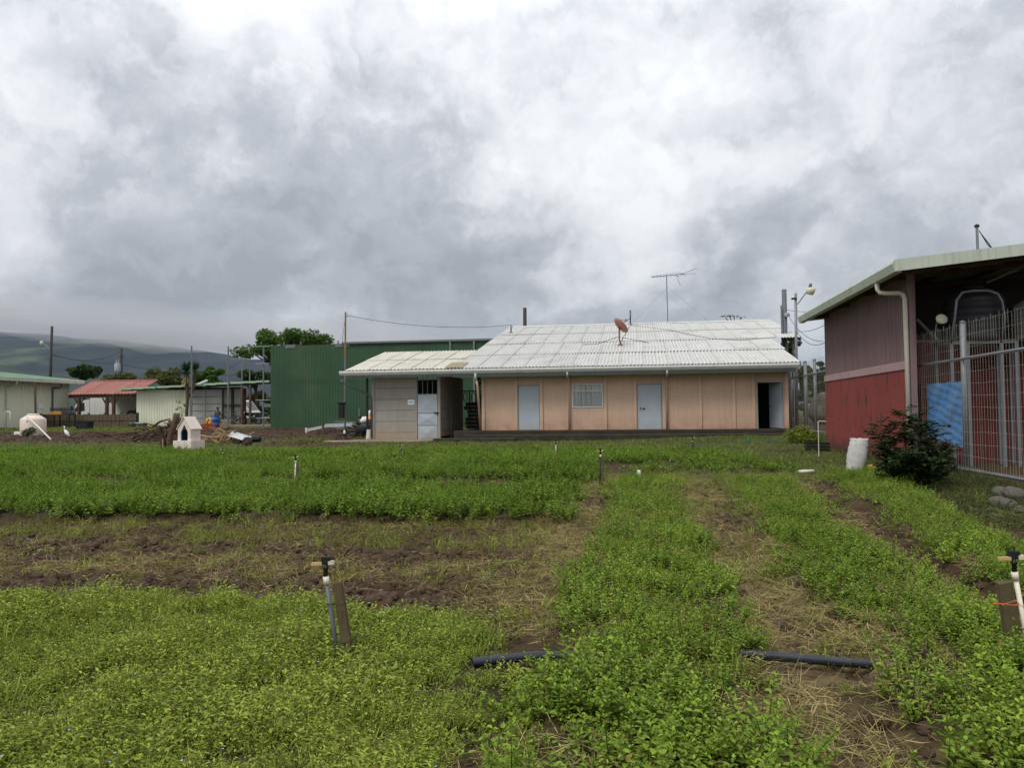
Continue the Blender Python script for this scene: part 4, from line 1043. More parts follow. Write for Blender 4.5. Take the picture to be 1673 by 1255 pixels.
# ------------------------------------------------------------------ red barn on the right
def build_barn():
    B = thing('barn', 'red and faded purple barn with an open water tank bay under its eaves', 'barn', (9.5, 24.0, 0.15))
    Xw, Ya, Yb = 6.6, 20.0, 28.35
    zr, zp, zs = 2.56, 2.77, 4.86
    MB().box(Xw, Xw+0.12, Ya, Yb, -0.2, zr).build('wall', K['red_wall'], B)
    n = 4
    for i in range(n):
        a = Ya+(Yb-Ya)*i/n; b = Ya+(Yb-Ya)*(i+1)/n-0.012
        MB().bbox(Xw-0.03, Xw+0.10, a, b, zr+0.003, zp, 0.006).build('band_panel', K['pink_band'], B)
    n = 9; w = (Yb-Ya)/n
    for i in range(n):
        ya = Yb-i*w
        MB().ribs((Xw+0.02-0.004*(i % 2), ya, zp-0.05+random.uniform(-0.015, 0.015)), (0,-1,0), (0,0,1), w+0.03, zs-zp+0.04, 0.13, 0.022, kind='trap').build('siding_sheet', K['purple'], B)
    MB().box(Xw+0.06, Xw+0.10, Ya, Yb, zp+0.003, zs).build('siding_backing', K['wood_brown'], B)
    MB().bbox(Xw+0.0, Xw+0.14, Ya-0.16, Ya-0.004, -0.2, 4.88, 0.01).build('corner_post', K['purple'], B)
    MB().box(Xw+0.13, 15, Yb, Yb+0.12, 0, 5.4).build('rear_wall', K['red_wall2'], B)
    MB().box(15, 15.12, Ya, Yb+0.12, 0, 5.6).build('side_wall', K['red_wall2'], B)
    # front: low red wall, ventilated blocks, open above
    Yf = 21.0; zt = 3.28
    xa, xb = onY(1578, 590, Yf).x, onY(1646, 590, Yf).x
    za, zc = onY(1600, 606, Yf).z, onY(1600, 583, Yf).z
    for x0, x1, z0, z1 in ((Xw+0.14, xa, 0, zt), (xb, 15, 0, zt), (xa, xb, 0, za), (xa, xb, zc, zt)):
        MB().box(x0, x1, Yf, Yf+0.14, z0, z1).build('front_wall', K['red_wall2'], B)
    vb = None; nx, nz = 7, 3
    for i in range(nx):
        for j in range(nz):
            x0 = xa+(xb-xa)*i/nx; z0 = za+(zc-za)*j/nz; x1 = xa+(xb-xa)*(i+1)/nx; z1 = za+(zc-za)*(j+1)/nz
            m = MB(); t = 0.022
            m.box(x0, x0+t, Yf+0.01, Yf+0.13, z0, z1); m.box(x1-t, x1, Yf+0.01, Yf+0.13, z0, z1); m.box(x0+t, x1-t, Yf+0.01, Yf+0.13, z0, z0+t); m.box(x0+t, x1-t, Yf+0.01, Yf+0.13, z1-t, z1)
            m.build('vent_block', K['red_wall2'], B)
    MB().box(Xw+0.14, 15, Yf-0.02, Yf+0.16, zt+0.002, zt+0.06).build('wall_coping', K['pink_band'], B)
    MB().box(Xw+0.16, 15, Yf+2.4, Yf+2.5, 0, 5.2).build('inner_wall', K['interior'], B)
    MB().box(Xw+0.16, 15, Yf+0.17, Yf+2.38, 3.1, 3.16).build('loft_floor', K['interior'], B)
    # roof, rising away from the gutter
    s = 0.088; Xe = 6.02; ze = 4.97; Y0, Y1 = 18.62, 28.95
    n = 10; w = (Y1-Y0)/n; ang = math.atan(s)
    for i in range(n):
        MB().ribs((Xe, Y1-i*w, ze+0.004*(i % 2)), (0,-1,0), (1,0,s), w+0.04, 9.6, 0.2, 0.03).build('roof_sheet', K['pale_green'], B)
    for x in (6.5, 7.8, 9.2, 10.6, 12):
        MB().box(x, x+0.06, Y0+0.1, Y1-0.1, ze+s*(x-Xe)-0.13, ze+s*(x-Xe)-0.015).build('purlin', K['wood_brown'], B)
    for y in (18.9, 20.06, 22.5, 25, 27.6):
        MB().prism([(6.1, ze-0.26), (14.9, ze+s*8.9-0.26), (14.9, ze+s*8.9-0.14), (6.1, ze-0.14)], 'y', y, y+0.08).build('rafter', K['wood_brown'], B)
    # gutter along the long side and the front barge board
    gx = Xe-0.04
    MB().prism([(gx-0.10, ze+0.0), (gx-0.13, ze-0.06), (gx-0.08, ze-0.25), (gx+0.06, ze-0.27), (gx+0.09, ze-0.02), (gx+0.06, ze-0.02), (gx+0.035, ze-0.24), (gx-0.06, ze-0.225), (gx-0.10, ze-0.07), (gx-0.075, ze+0.0)], 'y', Y0-0.02, Y1).build('gutter', K['gutter_green'], B)
    MB().prism([(Xe-0.13, ze-0.25), (14.9, ze+s*8.9-0.17), (14.9, ze+s*8.9+0.07), (Xe-0.13, ze+0.02)], 'y', Y0-0.07, Y0-0.025).build('barge_board', K['gutter_green'], B)
    MB().prism([(Xe+0.1, ze-0.2), (14.9, ze+s*8.9-0.14), (14.9, ze+s*8.9-0.05), (Xe+0.1, ze-0.05)], 'y', Y1-0.05, Y1).build('barge_board', K['gutter_green'], B)
    # downspout
    MB().tube([(gx-0.01, 20.15, ze-0.24), (gx, 20.15, ze-0.42), (gx+0.04, 20.13, ze-0.5), (gx+0.2, 20.04, ze-0.54), (Xw-0.18, 19.97, ze-0.55), (Xw-0.1, 19.93, ze-0.6), (Xw-0.07, 19.92, ze-0.72), (Xw-0.06, 19.9, 0.15)], 0.055, 10).build('downspout', K['white_pvc'], B, smooth=True)
    # loose roofing hanging under the front edge
    for i in range(3):
        p = onY(1612+i*22, 462-i*10, 19.4+0.2*i); q = onY(1665+i*10, 440-i*6, 19.2)
        MB().beam(p, q, 0.16, 0.025).build('torn_strip', K['wood_old'], B)
    p0 = onY(1498, 522, 20.4); p1 = onY(1532, 556, 20.4)
    MB().tube([p0, p1], 0.04, 8).build('brace', K['galv'], B)
build_barn()

def water_tank(name, label, c, r, h, mat, ribs=5, group=None):
    t = thing(name, label, 'water tank', c, 0, group)
    pr = [(0, 0), (r*0.96, 0), (r, 0.04)]
    for i in range(ribs):
        z = 0.08+(h*0.70-0.1)*i/ribs; dz = (h*0.70-0.1)/ribs
        pr += [(r, z), (r, z+dz*0.55), (r*0.972, z+dz*0.68), (r*0.972, z+dz*0.86), (r, z+dz)]
    pr += [(r*0.99, h*0.74), (r*0.90, h*0.82), (r*0.62, h*0.92), (r*0.34, h*0.955), (0.0, h*0.955)]
    MB().lathe(pr, 28).build('tank_body', mat, t, world=False, smooth=True)
    MB().lathe([(0, h*0.94), (r*0.33, h*0.94), (r*0.34, h*0.985), (r*0.28, h*1.0), (0, h)], 20).build('lid', mat, t, world=False, smooth=True)
    return t
def build_bay():
    tp = onY(1592, 560, 20.1)
    x0, x1 = onY(1540, 558, 20.1).x, onY(1648, 556, 20.1).x
    st = thing('tank_stand', 'grey steel stand carrying the black water tank at the barn', 'stand', ((x0+x1)/2, 20.1, 0.3))
    zt = tp.z
    for x in (x0, x0+(x1-x0)*0.24, x0+(x1-x0)*0.74, x1-0.07):
        for y in (19.65, 20.6):
            if y > 20 and x not in (x0, x1-0.07): continue
            MB().box(x, x+0.07, y, y+0.07, 0.12, zt-0.06).build('leg', K['galv'], st)
    for y in (19.65, 20.6): MB().box(x0, x1, y, y+0.07, zt-0.058, zt).build('rail', K['galv'], st)
    for x in (x0, x1-0.07): MB().box(x, x+0.07, 19.722, 20.598, zt-0.056, zt-0.002).build('rail', K['galv'], st)
    for i in range(6):
        y = 19.63+i*0.18; MB().box(x0, x1, y, y+0.12, zt+0.002, zt+0.03).build('slat', K['wood_old'], st)
    r = (onY(1641, 520, 20.1).x-onY(1546, 520, 20.1).x)/2
    water_tank('water_tank', 'black ribbed plastic water tank on a steel stand in the barn bay', (onY(1593, 520, 20.1).x, 20.15, zt+0.032), min(r, 0.7), 1.34, K['tank_black'])
    hp = []
    for a, b in ((1560, 560), (1560, 520), (1563, 490), (1572, 478), (1590, 475), (1615, 475), (1630, 480), (1637, 492), (1642, 520), (1644, 560)):
        hp.append(onY(a, b, 19.42))
    hp = [Vector((hp[0].x, 19.66, zt-0.03))]+hp[1:-1]+[Vector((hp[-1].x, 19.66, zt-0.03))]
    tag(MB().tube(hp, 0.03, 8).build('pipe_hoop', K['galv'], smooth=True), 'bent grey pipe hoop standing round the black tank', 'hoop')
    # second tank further along
    c = onY(1705, 560, 20.3)
    st2 = thing('tank_stand', 'steel stand under the stained grey tank beside the black one', 'stand', (c.x, 20.3, 0.3))
    for dx in (-0.6, 0.55):
        for y in (19.8, 20.7): MB().box(c.x+dx, c.x+dx+0.06, y, y+0.06, 0.12, c.z-0.06).build('leg', K['galv'], st2)
    for y in (19.8, 20.7): MB().box(c.x-0.62, c.x+0.63, y, y+0.06, c.z-0.058, c.z).build('rail', K['galv'], st2)
    for i in range(6): MB().box(c.x-0.6, c.x+0.6, 19.75+i*0.18, 19.87+i*0.18, c.z+0.002, c.z+0.03).build('slat', K['wood_old'], st2)
    water_tank('water_tank', 'stained grey water tank beside the black tank under the barn roof', (c.x, 20.3, c.z+0.032), 0.66, 1.1, K['tank_grey'])
    # round pale lamp on a bracket
    p = onY(1536, 523, 19.7)
    l = thing('flood_lamp', 'round pale lamp on a bent bracket beside the black tank', 'lamp', (p.x, p.y, p.z-0.12))
    MB().lathe([(0, 0), (0.06, 0.0), (0.11, 0.05), (0.13, 0.10), (0.12, 0.12), (0, 0.125)], 16, (0, 0, 0.1), Matrix.Rotation(R(70), 3, 'X')).build('lamp_shade', K['lamp_white'], l, world=False, smooth=True)
    MB().tube([(0, 0.02, 0.12), (-0.06, 0.06, 0.05), (-0.10, 0.06, -0.2), (-0.10, 0.0, -0.36)], 0.016, 6).build('bracket', K['galv'], l, world=False)
build_bay()

# ------------------------------------------------------------------ mesh fences
def mesh_fence(name, label, X, ya, yb, posts, zrail, zbot, ztop, zlow, sx, sz, r=0.0035, group=None):
    F = thing(name, label, 'fence', (X, (ya+yb)/2, zlow), 0, group)
    for y, zt, w in posts:
        MB().tube([(X+0.03, y, zlow-0.15), (X+0.03, y, zt)], w, 10).build('post', K['galv'], F, smooth=True)
        MB().lathe([(0, 0), (w*1.15, 0), (w*1.15, 0.02), (0, 0.05)], 10, (X+0.03, y, zt+0.001)).build('post_cap', K['galv'], F)
    MB().tube([(X-0.01, ya, zrail), (X-0.01, yb, zrail)], 0.03, 10).build('rail', K['galv'], F, smooth=True)
    MB().tube([(X-0.01, ya, zbot), (X-0.01, yb, zbot)], 0.035, 10).build('rail', K['galv'], F, smooth=True)
    m = MB()
    n = int(abs(yb-ya)/sx)
    for i in range(n+1):
        y = ya+(yb-ya)*i/n; k = 0.01*math.sin(i*1.7)
        m.tube([(X-0.035+k, y, zbot+0.02), (X-0.035, y+0.01*math.sin(i), zrail), (X-0.035-k, y, ztop+0.04*math.sin(i*2.3))], r, 3, False)
    q = int((ztop-zbot)/sz)
    for j in range(q+1):
        z = zbot+0.05+(ztop-zbot-0.08)*j/q
        m.tube([(X-0.03, ya+(yb-ya)*t, z+0.012*math.sin(t*19+j)) for t in np.linspace(0, 1, 12)], r, 3, False)
    m.build('wire_mesh', K['meshwire'], F)
    return F
mesh_fence('wire_fence', 'tall wire mesh fence on pipe posts in front of the barn tanks', 6.9, 20.6, 13.2,
           [(20.58, 3.38, 0.035), (17.68, 3.42, 0.055), (14.6, 3.42, 0.05)], 2.65, 0.30, 3.40, 0.23, 0.12, 0.24, 0.0032)
mesh_fence('wire_fence', 'rusty mesh fence running from the barn to the orange house corner', 7.15, 29.0, 39.6,
           [(29.1, 3.65, 0.05), (30.4, 3.66, 0.06), (32.5, 3.6, 0.06), (34.25, 3.62, 0.075), (37.4, 3.7, 0.06), (39.5, 3.6, 0.06)], 3.05, 0.72, 3.6, 0.68, 0.15, 0.3)
# ------------------------------------------------------------------ left: cream hall, tile shelter, board fence, long shed
def build_hall():
    X = -48.0
    Hh = thing('hall', 'long cream metal hall with a green roof at the field edge', 'hall', (X-6, 60, 0.7))
    ya, yb = 44.0, 59.5; ze = onX(30, 621, X).z; zb = 0.6
    n = 11; w = (yb-ya)/n
    for i in range(n):
        MB().ribs((X+0.004*(i % 2), ya+i*w, zb), (0,1,0), (0,0,1), w+0.04, ze-zb-0.1, 0.25, 0.035, kind='trap').build('wall_sheet', K['cream_wall'], Hh)
    MB().box(X-14, X-0.06, ya, ya+0.1, zb, ze+0.3).build('end_wall', K['cream_wall'], Hh)
    MB().box(X-14, X-0.06, yb-0.1, yb, zb, ze+0.3).build('end_wall', K['cream_wall'], Hh)
    for i in range(6):
        y0 = ya-0.6+i*2.9
        MB().ribs((X+0.95, y0, ze+0.12), (0,1,0), (-1,0,0.11), 2.95, 8.6, 0.3, 0.04).build('roof_sheet', K['green_roof'], Hh)
        MB().ribs((X-16.1, y0, ze+0.12), (0,1,0), (1,0,0.11), 2.95, 8.6, 0.3, 0.04).build('roof_sheet', K['green_roof'], Hh)
    MB().bbox(X+0.92, X+1.1, ya-0.6, yb+0.6, ze-0.16, ze+0.17, 0.02).build('gutter', K['gutter_green'], Hh)
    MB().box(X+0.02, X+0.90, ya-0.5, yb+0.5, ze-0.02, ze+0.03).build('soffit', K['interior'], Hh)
    for px in (14, 90):
        y = onX(px, 640, X+0.3).y
        MB().tube([(X+1.0, y, ze-0.17), (X+0.98, y, ze-0.35), (X+0.75, y, ze-0.5), (X+0.1, y, ze-0.52), (X+0.08, y, ze-0.7), (X+0.08, y, zb)], 0.07, 8).build('downspout', K['gutter_green'] if px < 50 else K['grey_pvc'], Hh)
    p = onX(67, 664, X+0.05); MB().box(X+0.045, X+0.06, p.y-0.25, p.y+0.25, p.z-0.2, p.z+0.2).build('notice', K['paper'], Hh)
build_hall()

def build_shelter():
    Y0 = 57.5; Ym = 60.6; Y1 = 63.7
    xl, xr = XatY(107, Y0), XatY(197, Y0)+1.2
    ze = onY(150, 645.5, Y0).z; zr = onY(180, 624, Ym).z
    S = thing('tile_shelter', 'open timber shelter with a red clay tile roof', 'shelter', ((xl+xr)/2, Ym, 0.75))
    xra, xrb = xl+0.0, xr
    sl = (zr-ze)/(Ym-Y0); L = math.hypot(zr-ze, Ym-Y0)
    rows = 8; nc = 20
    for sgn, yE in ((1, Y0), (-1, Y1)):
        for r in range(rows):
            m = MB()
            for c in range(nc):
                xa = xra+(xrb-xra)*c/nc; wd = (xrb-xra)/nc
                pr = [(0.0, 0.0), (0.25, 0.055), (0.5, 0.075), (0.75, 0.055), (1.0, 0.0)]
                ta, tb = r/rows, (r+1)/rows+0.04
                vs = []
                for t, lift in ((ta, 0.05), (tb, 0.0)):
                    for u, h in pr: vs.append((xa+wd*u, yE+sgn*(Ym-Y0)*t, ze+(zr-ze)*t+h+lift))
                m.add(vs, [(k, k+1, k+6, k+5) for k in range(4)])
                m.add([vs[k] for k in range(5)]+[(v[0], v[1], v[2]-0.05) for v in vs[:5]], [(k, k+1, k+6, k+5) for k in range(4)])
            m.build('tile_row', K['tile'], S)
    MB().tube([(xra, Ym, zr+0.05), (xrb, Ym, zr+0.05)], 0.1, 8).build('ridge_tiles', K['tile'], S)
    for x in (xra+0.1, xrb-0.14):
        MB().prism([(Y0+0.15, ze-0.02), (Y1-0.15, ze-0.02), (Ym, zr-0.08)], 'x', x, x+0.04).build('gable_board', K['green_roof'], S)
    MB().box(xra+0.15, xrb-0.15, Y0+0.12, Y0+0.26, ze-0.24, ze-0.03).build('beam', K['wood_brown'], S)
    MB().box(xra+0.15, xrb-0.15, Y1-0.26, Y1-0.12, ze-0.24, ze-0.03).build('beam', K['wood_brown'], S)
    for px in (129.5, 175, 186):
        x = XatY(px, Y0+0.2)
        for y in (Y0+0.19, Y1-0.19):
            p = MB().box(x-0.1, x+0.1, y-0.1, y+0.1, 0.6, ze-0.245).build('post', K['wood_brown'], S)
            for s in (-1, 1):
                MB().beam((x+s*0.1, y, ze-0.75), (x+s*0.42, y, ze-0.27), 0.09).build('brace', K['wood_brown'], p)
build_shelter()

def build_board_fence():
    Y = 54.9
    xa, xb = XatY(64, Y), XatY(222.5, Y); zt = onY(140, 677.5, Y).z; zm = onY(140, 688.5, Y).z; zb = 0.62
    F = thing('board_fence', 'low weathered board fence in front of the tile shelter', 'fence', ((xa+xb)/2, Y, 0.7))
    n = 24; w = (xb-xa)/n
    for i in range(n):
        x = xa+i*w
        for z0, z1 in ((zb, zm-0.03), (zm+0.03, zt)):
            MB().box(x+0.015, x+w-0.015, Y+rv(0.015), Y+0.05+rv(0.01), z0, z1+rv(0.03)).build('board', K['wood_old'], F)
    for z in (zm-0.01, zt-0.1): MB().box(xa, xb, Y+0.07, Y+0.13, z-0.05, z+0.05).build('rail', K['wood_brown'], F)
    for i in range(7):
        x = xa+(xb-xa)*i/6; MB().box(x-0.07, x+0.07, Y+0.135, Y+0.25, 0.55, zt+0.12).build('post', K['wood_brown'], F)
build_board_fence()

def build_long_shed():
    Y = 56.0; S = thing('long_shed', 'long low shed, cream sheeting then grey concrete panels, flat green roof', 'shed', (-33, 57, 0.8))
    X = lambda px: XatY(px, Y)
    zb = 0.66; zt = onY(300, 637, Y).z
    xa, xb = X(223), X(307.5)
    n = 5
    for i in range(n):
        w = (xb-xa)/n; MB().ribs((xa+i*w, Y-0.004*(i % 2), zb), (1,0,0), (0,0,1), w+0.03, zt-zb, 0.23, 0.03, kind='trap').build('wall_sheet', K['cream_wall'], S)
    cols = [309.5, 334, 361]; zs = [onY(335, p, Y).z for p in (702, 684, 672, 660.5, 648.5, 636.5)]
    for i in range(2):
        for j in range(5):
            MB().bbox(X(cols[i])+0.07, X(cols[i+1])-0.07, Y+0.02+rv(0.004), Y+0.08, zs[j]+0.02, zs[j+1]-0.02, 0.012).build('wall_panel', K['grey_conc2'], S)
    for c in cols: MB().box(X(c)-0.065, X(c)+0.065, Y-0.02, Y+0.12, zb, zt).build('post', K['grey_conc2'], S)
    # porch bay set back
    Yp = 56.3
    xe = XatY(401, Yp)
    for i in range(2):
        for j in range(5):
            a = XatY(362, Yp)+(xe-XatY(362, Yp))*i/2; b = XatY(362, Yp)+(xe-XatY(362, Yp))*(i+1)/2
            MB().bbox(a+0.04, b-0.04, Yp, Yp+0.06, zs[j]+0.03, zs[j+1]+0.01, 0.01).build('wall_panel', K['grey_conc2'], S)
    for px in (363.5, 380.5, 400.5): MB().box(XatY(px, Yp)-0.1, XatY(px, Yp)+0.1, Yp-0.12, Yp-0.01, zb, zt+0.05).build('post', K['wood_brown'], S)
    MB().box(XatY(362, Yp), xe, Yp-0.2, Yp-0.125, 2.3, 2.42).build('cross_rail', K['wood_brown'], S)
    pass
    for px in (394.5, 408): MB().box(XatY(px, 54.2)-0.07, XatY(px, 54.2)+0.07, 54.2, 54.34, 0.86, zt+0.05).build('porch_post', K['rust'], S)
    MB().box(xa, xa+0.08, Y+0.05, 60, zb, zt).build('end_wall', K['cream_wall'], S)
    MB().box(xa, XatY(396, 60), 60, 60.1, zb, zt+0.3).build('rear_wall', K['grey_conc2'], S)
    # flat roof in sheets
    x0, x1 = XatY(193, 55.3), XatY(441, 54.9)
    n = 12
    for i in range(n):
        w = (x1-x0)/n; y0 = 55.4-(0.5 if i > 6 else 0)-0.05*(i % 3); z0 = zt+0.10+0.035*i
        MB().ribs((x0+i*w, y0, z0), (1,0,0), (0,1,0.02), w+0.05, 60.4-y0, 0.3, 0.05).build('roof_sheet', K['pale_green'], S)
        MB().box(x0+i*w+0.003, x0+(i+1)*w-0.003, y0-0.04, y0-0.005, z0-0.06, z0+0.09).build('edge_flashing', K['pale_green'], S)
        MB().box(x0+i*w+0.01, x0+(i+1)*w-0.01, y0+0.25, y0+0.33, z0-0.14, z0-0.01).build('edge_beam', K['wood_brown'], S)
    return zt
SHED_ZT = build_long_shed()
def build_porch_slab():
    m = MB().bbox(XatY(356, 52.3), XatY(443, 52.3), 52.3, 60.5, 0.4, 0.86, 0.02)
    tag(m.build('concrete_floor', K['slab']), 'raised concrete floor where the motorcycles are parked', kind='structure')
    m = MB().bbox(-14.0, -8.95, 33.3, 34.85, 0.0, 0.38, 0.03)
    tag(m.build('pavement', K['slab']), 'concrete apron in front of the grey shed', kind='structure')
    m = MB().bbox(-25, -13.7, 48.9, 49.45, 0.3, 0.70, 0.03)
    tag(m.build('kerb', K['plinth']), 'mossy concrete kerb under the green warehouse', kind='structure')
build_porch_slab()

# ------------------------------------------------------------------ masts, dish, aerial on the house roof
def build_roof_things():
    b = roofpt(1012, 565, 0.0)
    D = thing('satellite_dish', 'rusty pink satellite dish on a bent pole on the white roof', 'satellite dish', b)
    MB().tube([(0.10, -0.1, 0.02), (0.06, -0.05, 0.12), (0.0, 0, 0.35), (0, 0, 0.85)], 0.035, 8).build('pole', K['dish_arm'], D, world=False, smooth=True)
    MB().box(-0.12, 0.22, -0.2, 0.02, 0.0, 0.03).build('base_plate', K['dish_arm'], D, world=False)
    M = Matrix.Translation((0.02, -0.02, 1.0)) @ Matrix.Rotation(R(-62), 4, 'Z') @ Matrix.Rotation(R(-50), 4, 'X')
    pr = [(0.0, 0.0), (0.12, 0.008), (0.25, 0.03), (0.38, 0.072), (0.47, 0.115), (0.485, 0.115), (0.38, 0.055), (0.25, 0.012), (0.12, -0.012), (0.0, -0.02)]
    MB().lathe(pr, 32, (0, 0, 0), M.to_3x3()).build('dish', K['dish'], D, world=False, smooth=True).location = M.translation
    MB().beam((0.0, 0, 0.85), M.translation, 0.09).build('bracket', K['dish_arm'], D, world=False)
    f = M @ Vector((0, 0, 0.5)); e = M @ Vector((0.0, -0.47, 0.11))
    MB().tube([e, f], 0.012, 6).build('feed_arm', K['dish_arm'], D, world=False)
    MB().lathe([(0, 0), (0.035, 0), (0.03, 0.1), (0, 0.1)], 10, f).build('receiver', K['dish_arm'], D, world=False)
    # tv aerial
    p = roofpt(1091, 527, 0.0); top = onY(1089, 449, p.y)
    A = thing('tv_aerial', 'tall comb-like television aerial on a thin mast on the roof ridge', 'aerial', p)
    h = top.z-p.z
    MB().tube([(0, 0, -0.05), (top.x-p.x, 0, h)], 0.03, 8).build('mast', K['galv'], A, world=False)
    c = Vector((top.x-p.x, 0, h-0.05))
    u = Vector((1, -0.25, 0.02)).normalized(); w = Vector((0.35, 1, 0.0)).normalized()
    MB().tube([c-u*1.0, c+u*1.2], 0.02, 6).build('boom', K['dark_metal'], A, world=False)
    for i in range(10):
        t = -0.95+i*0.22; q = c+u*t; L = 0.35+0.06*i
        MB().tube([q-w*L+Vector((0,0,0.02)), q+w*L], 0.012, 5).build('element', K['dark_metal'], A, world=False)
    for s, dz in ((1, 0.28), (-1, -0.05)):
        MB().tube([c+u*0.9, c+u*(2.0 if s > 0 else 1.9)+Vector((0, 0, dz))], 0.012, 5).build('element', K['dark_metal'], A, world=False)
        MB().tube([c+u*0.6, c+u*0.9+Vector((0, 0, -0.5*(s > 0)-0.25))], 0.010, 5).build('element', K['dark_metal'], A, world=False)
    for tx, ty in ((2.6, -2.0), (-2.4, -1.5)):
        tag(MB().tube([p+Vector((0, 0, h*0.75)), Vector((p.x+tx, p.y+ty, roof_z(p.y+ty)+0.06))], 0.004, 4).build('guy_wire', K['wire']),
            'thin guy wire from the aerial mast down to the %s roof' % ('right-hand side of the white' if tx > 0 else 'left-hand side of the white'), 'wire')
    def stub(px, py0, py1, lab, r=0.04):
        p = roofpt(px, py1, 0.0); t = onY(px, py0, p.y)
        s = thing('roof_mast', lab, 'mast', p)
        MB().tube([(0, 0, -0.03), (0, 0, t.z-p.z)], r, 8).build('pipe', K['dark_metal'], s, world=False)
        MB().box(-0.12, 0.12, -0.1, 0.1, 0.03, 0.07).build('foot', K['galv'], s, world=False)
        MB().lathe([(0, 0), (0.06, 0), (0.07, 0.05), (0.04, 0.12), (0, 0.12)], 8, (0.05, 0, (t.z-p.z)*0.72)).build('insulator', K['insul'], s, world=False)
        return t, s
    a, s1 = stub(1030, 507, 531, 'dark service mast with a stay on the ridge behind the dish')
    MB().beam((0, 0, (a.z-s1.location.z)*0.45), (-0.65, -0.5, 0.0), 0.03).build('stay', K['dark_metal'], s1, world=False)
    b2, s2 = stub(835, 531, 545, 'short dark mast at the left end of the main white roof')
    return b2
MAST_L = build_roof_things()

def back(b, r): return Vector((b.x, b.y, 0)).normalized()*r     # straight away from where we stand
def wire(p, q, sag, label, r=0.012, n=14):
    p = Vector(p); q = Vector(q)
    pts = [p.lerp(q, t)-Vector((0, 0, sag*4*t*(1-t))) for t in np.linspace(0, 1, n)]
    return tag(MB().tube(pts, r, 5).build('power_line', K['wire']), label, 'cable')
def wood_pole(px, ytop, base, r, label, mat='pole_wood', lean=0.0):
    d = onY(px, ytop, base[1]); T = thing('utility_pole', label, 'pole', base)
    MB().tube([(0, 0, -0.3), (d.x-base[0], 0, d.z-base[2])], [r*1.15, r*0.85], 10).build('post', K[mat], T, world=False, smooth=True)
    return T, Vector((d.x, base[1], d.z))
def build_poles():
    # yard mast with letter-box shaped black box
    b = gnd(563.5, 712); t = onY(565.5, 510, b.y); h = t.z-b.z
    m = thing('service_mast', 'tall thin pipe mast, grey below and rusty yellow above, with black meter box', 'mast', b)
    MB().tube([(0, 0, -0.2), (0.02, 0, h*0.62)], 0.055, 8).build('lower_pipe', K['galv'], m, world=False)
    MB().tube([(0.02, 0, h*0.62+0.001), (0.05, 0, h)], 0.05, 8).build('upper_pipe', K['pole_rust'], m, world=False)
    MB().bbox(-0.30, 0.0, -0.16, -0.06, 0.95, 1.72, 0.02).build('meter_box', K['black'], m, world=False)
    MB().bbox(-0.38, 0.06, -0.2, 0.06, 1.722, 1.80, 0.015).build('box_hood', K['black'], m, world=False)
    MB().lathe([(0, 0), (0.05, 0), (0.06, 0.08), (0.03, 0.14), (0, 0.14)], 8, (0.12, 0, h-0.25)).build('insulator', K['insul'], m, world=False)
    MB().tube([(0.05, 0, h-0.2), (-0.12, 0.05, h-1.2), (-0.2, 0.1, h-1.95)], 0.01, 4).build('drop_cable', K['wire'], m, world=False)
    wire(t+Vector((0.12, 0, -0.2)), MAST_L, 0.35, 'black service cable from the yellow mast to the white roof')
    # far left poles
    B1 = Vector(onY(80, 690, 78)); B1.z = 0.88
    T, top1 = wood_pole(85, 533, B1, 0.16, 'leaning dark wooden pole with a street lamp behind the cream hall')
    a = onY(81, 569, 78)-B1; q = onY(68, 561, 78)-B1
    MB().tube([a, a.lerp(q, 0.5)+Vector((0, 0, 0.12)), q], 0.035, 6).build('lamp_arm', K['galv'], T, world=False)
    MB().lathe([(0, -0.35), (0.12, -0.32), (0.16, -0.1), (0.22, 0.0), (0.1, 0.25), (0, 0.3)], 10, q).build('lamp_head', K['lamp_white'], T, world=False, smooth=True)
    B2 = Vector(onY(197, 690, 105)); B2.z = 0.88
    T, top2 = wood_pole(198.5, 570, B2, 0.2, 'dark pole carrying a grey transformer above the trees')
    q = onY(192, 600, 104.6)-B2
    MB().lathe([(0, -0.7), (0.42, -0.7), (0.45, -0.6), (0.45, 0.5), (0.36, 0.6), (0.12, 0.65), (0, 0.65)], 14, q).build('transformer', K['insul'], T, world=False, smooth=True)
    for dx in (-0.2, 0.15): MB().lathe([(0, 0), (0.06, 0), (0.09, 0.1), (0.05, 0.2), (0.09, 0.3), (0.04, 0.45), (0, 0.45)], 8, q+Vector((dx, 0, 0.66))).build('bushing', K['insul'], T, world=False)
    MB().beam(q+Vector((0.3, 0, 1.6)), q+Vector((1.0, 0.2, 1.6)), 0.12).build('crossarm', K['pole_wood'], T, world=False)
    wire(onY(85, 579, 78), onY(197, 574, 104.8), 1.0, 'power line between the leaning pole and the transformer pole', 0.03)
    wire(onY(197, 594, 104.8), onY(84, 580, 78), 0.3, 'lower sagging line on the transformer pole', 0.025)
    wire(onY(200, 596, 105), onY(420, 612, 105), 0.6, 'line running on from the transformer pole over the trees', 0.03)
    # pole behind the orange roof
    B = Vector(onY(858, 690, 62)); B.z = 0.88
    wood_pole(857.5, 503, B, 0.17, 'dark wooden pole end rising behind the left of the white roof')
    # poles right of the house
    B = Vector(onY(1285, 690, 44)); B.z = 0.9
    T, tp = wood_pole(1281, 473, B, 0.15, 'stout concrete pole with a pipe and meter behind the house corner', 'grey_pvc')
    dx = onY(1278, 540, 43.8)-B
    MB().tube([(dx.x, -0.2, 2.0), (dx.x-0.02, -0.2, onY(1278, 499, 43.8).z-B.z)], 0.05, 8).build('conduit', K['galv'], T, world=False)
    q = onY(1286, 517, 43.8)-B
    MB().lathe([(0, 0), (0.14, 0), (0.15, 0.12), (0.1, 0.2), (0, 0.22)], 12, q).build('meter', K['insul'], T, world=False)
    B = Vector(onY(1302, 698, 41)); B.z = 0.85
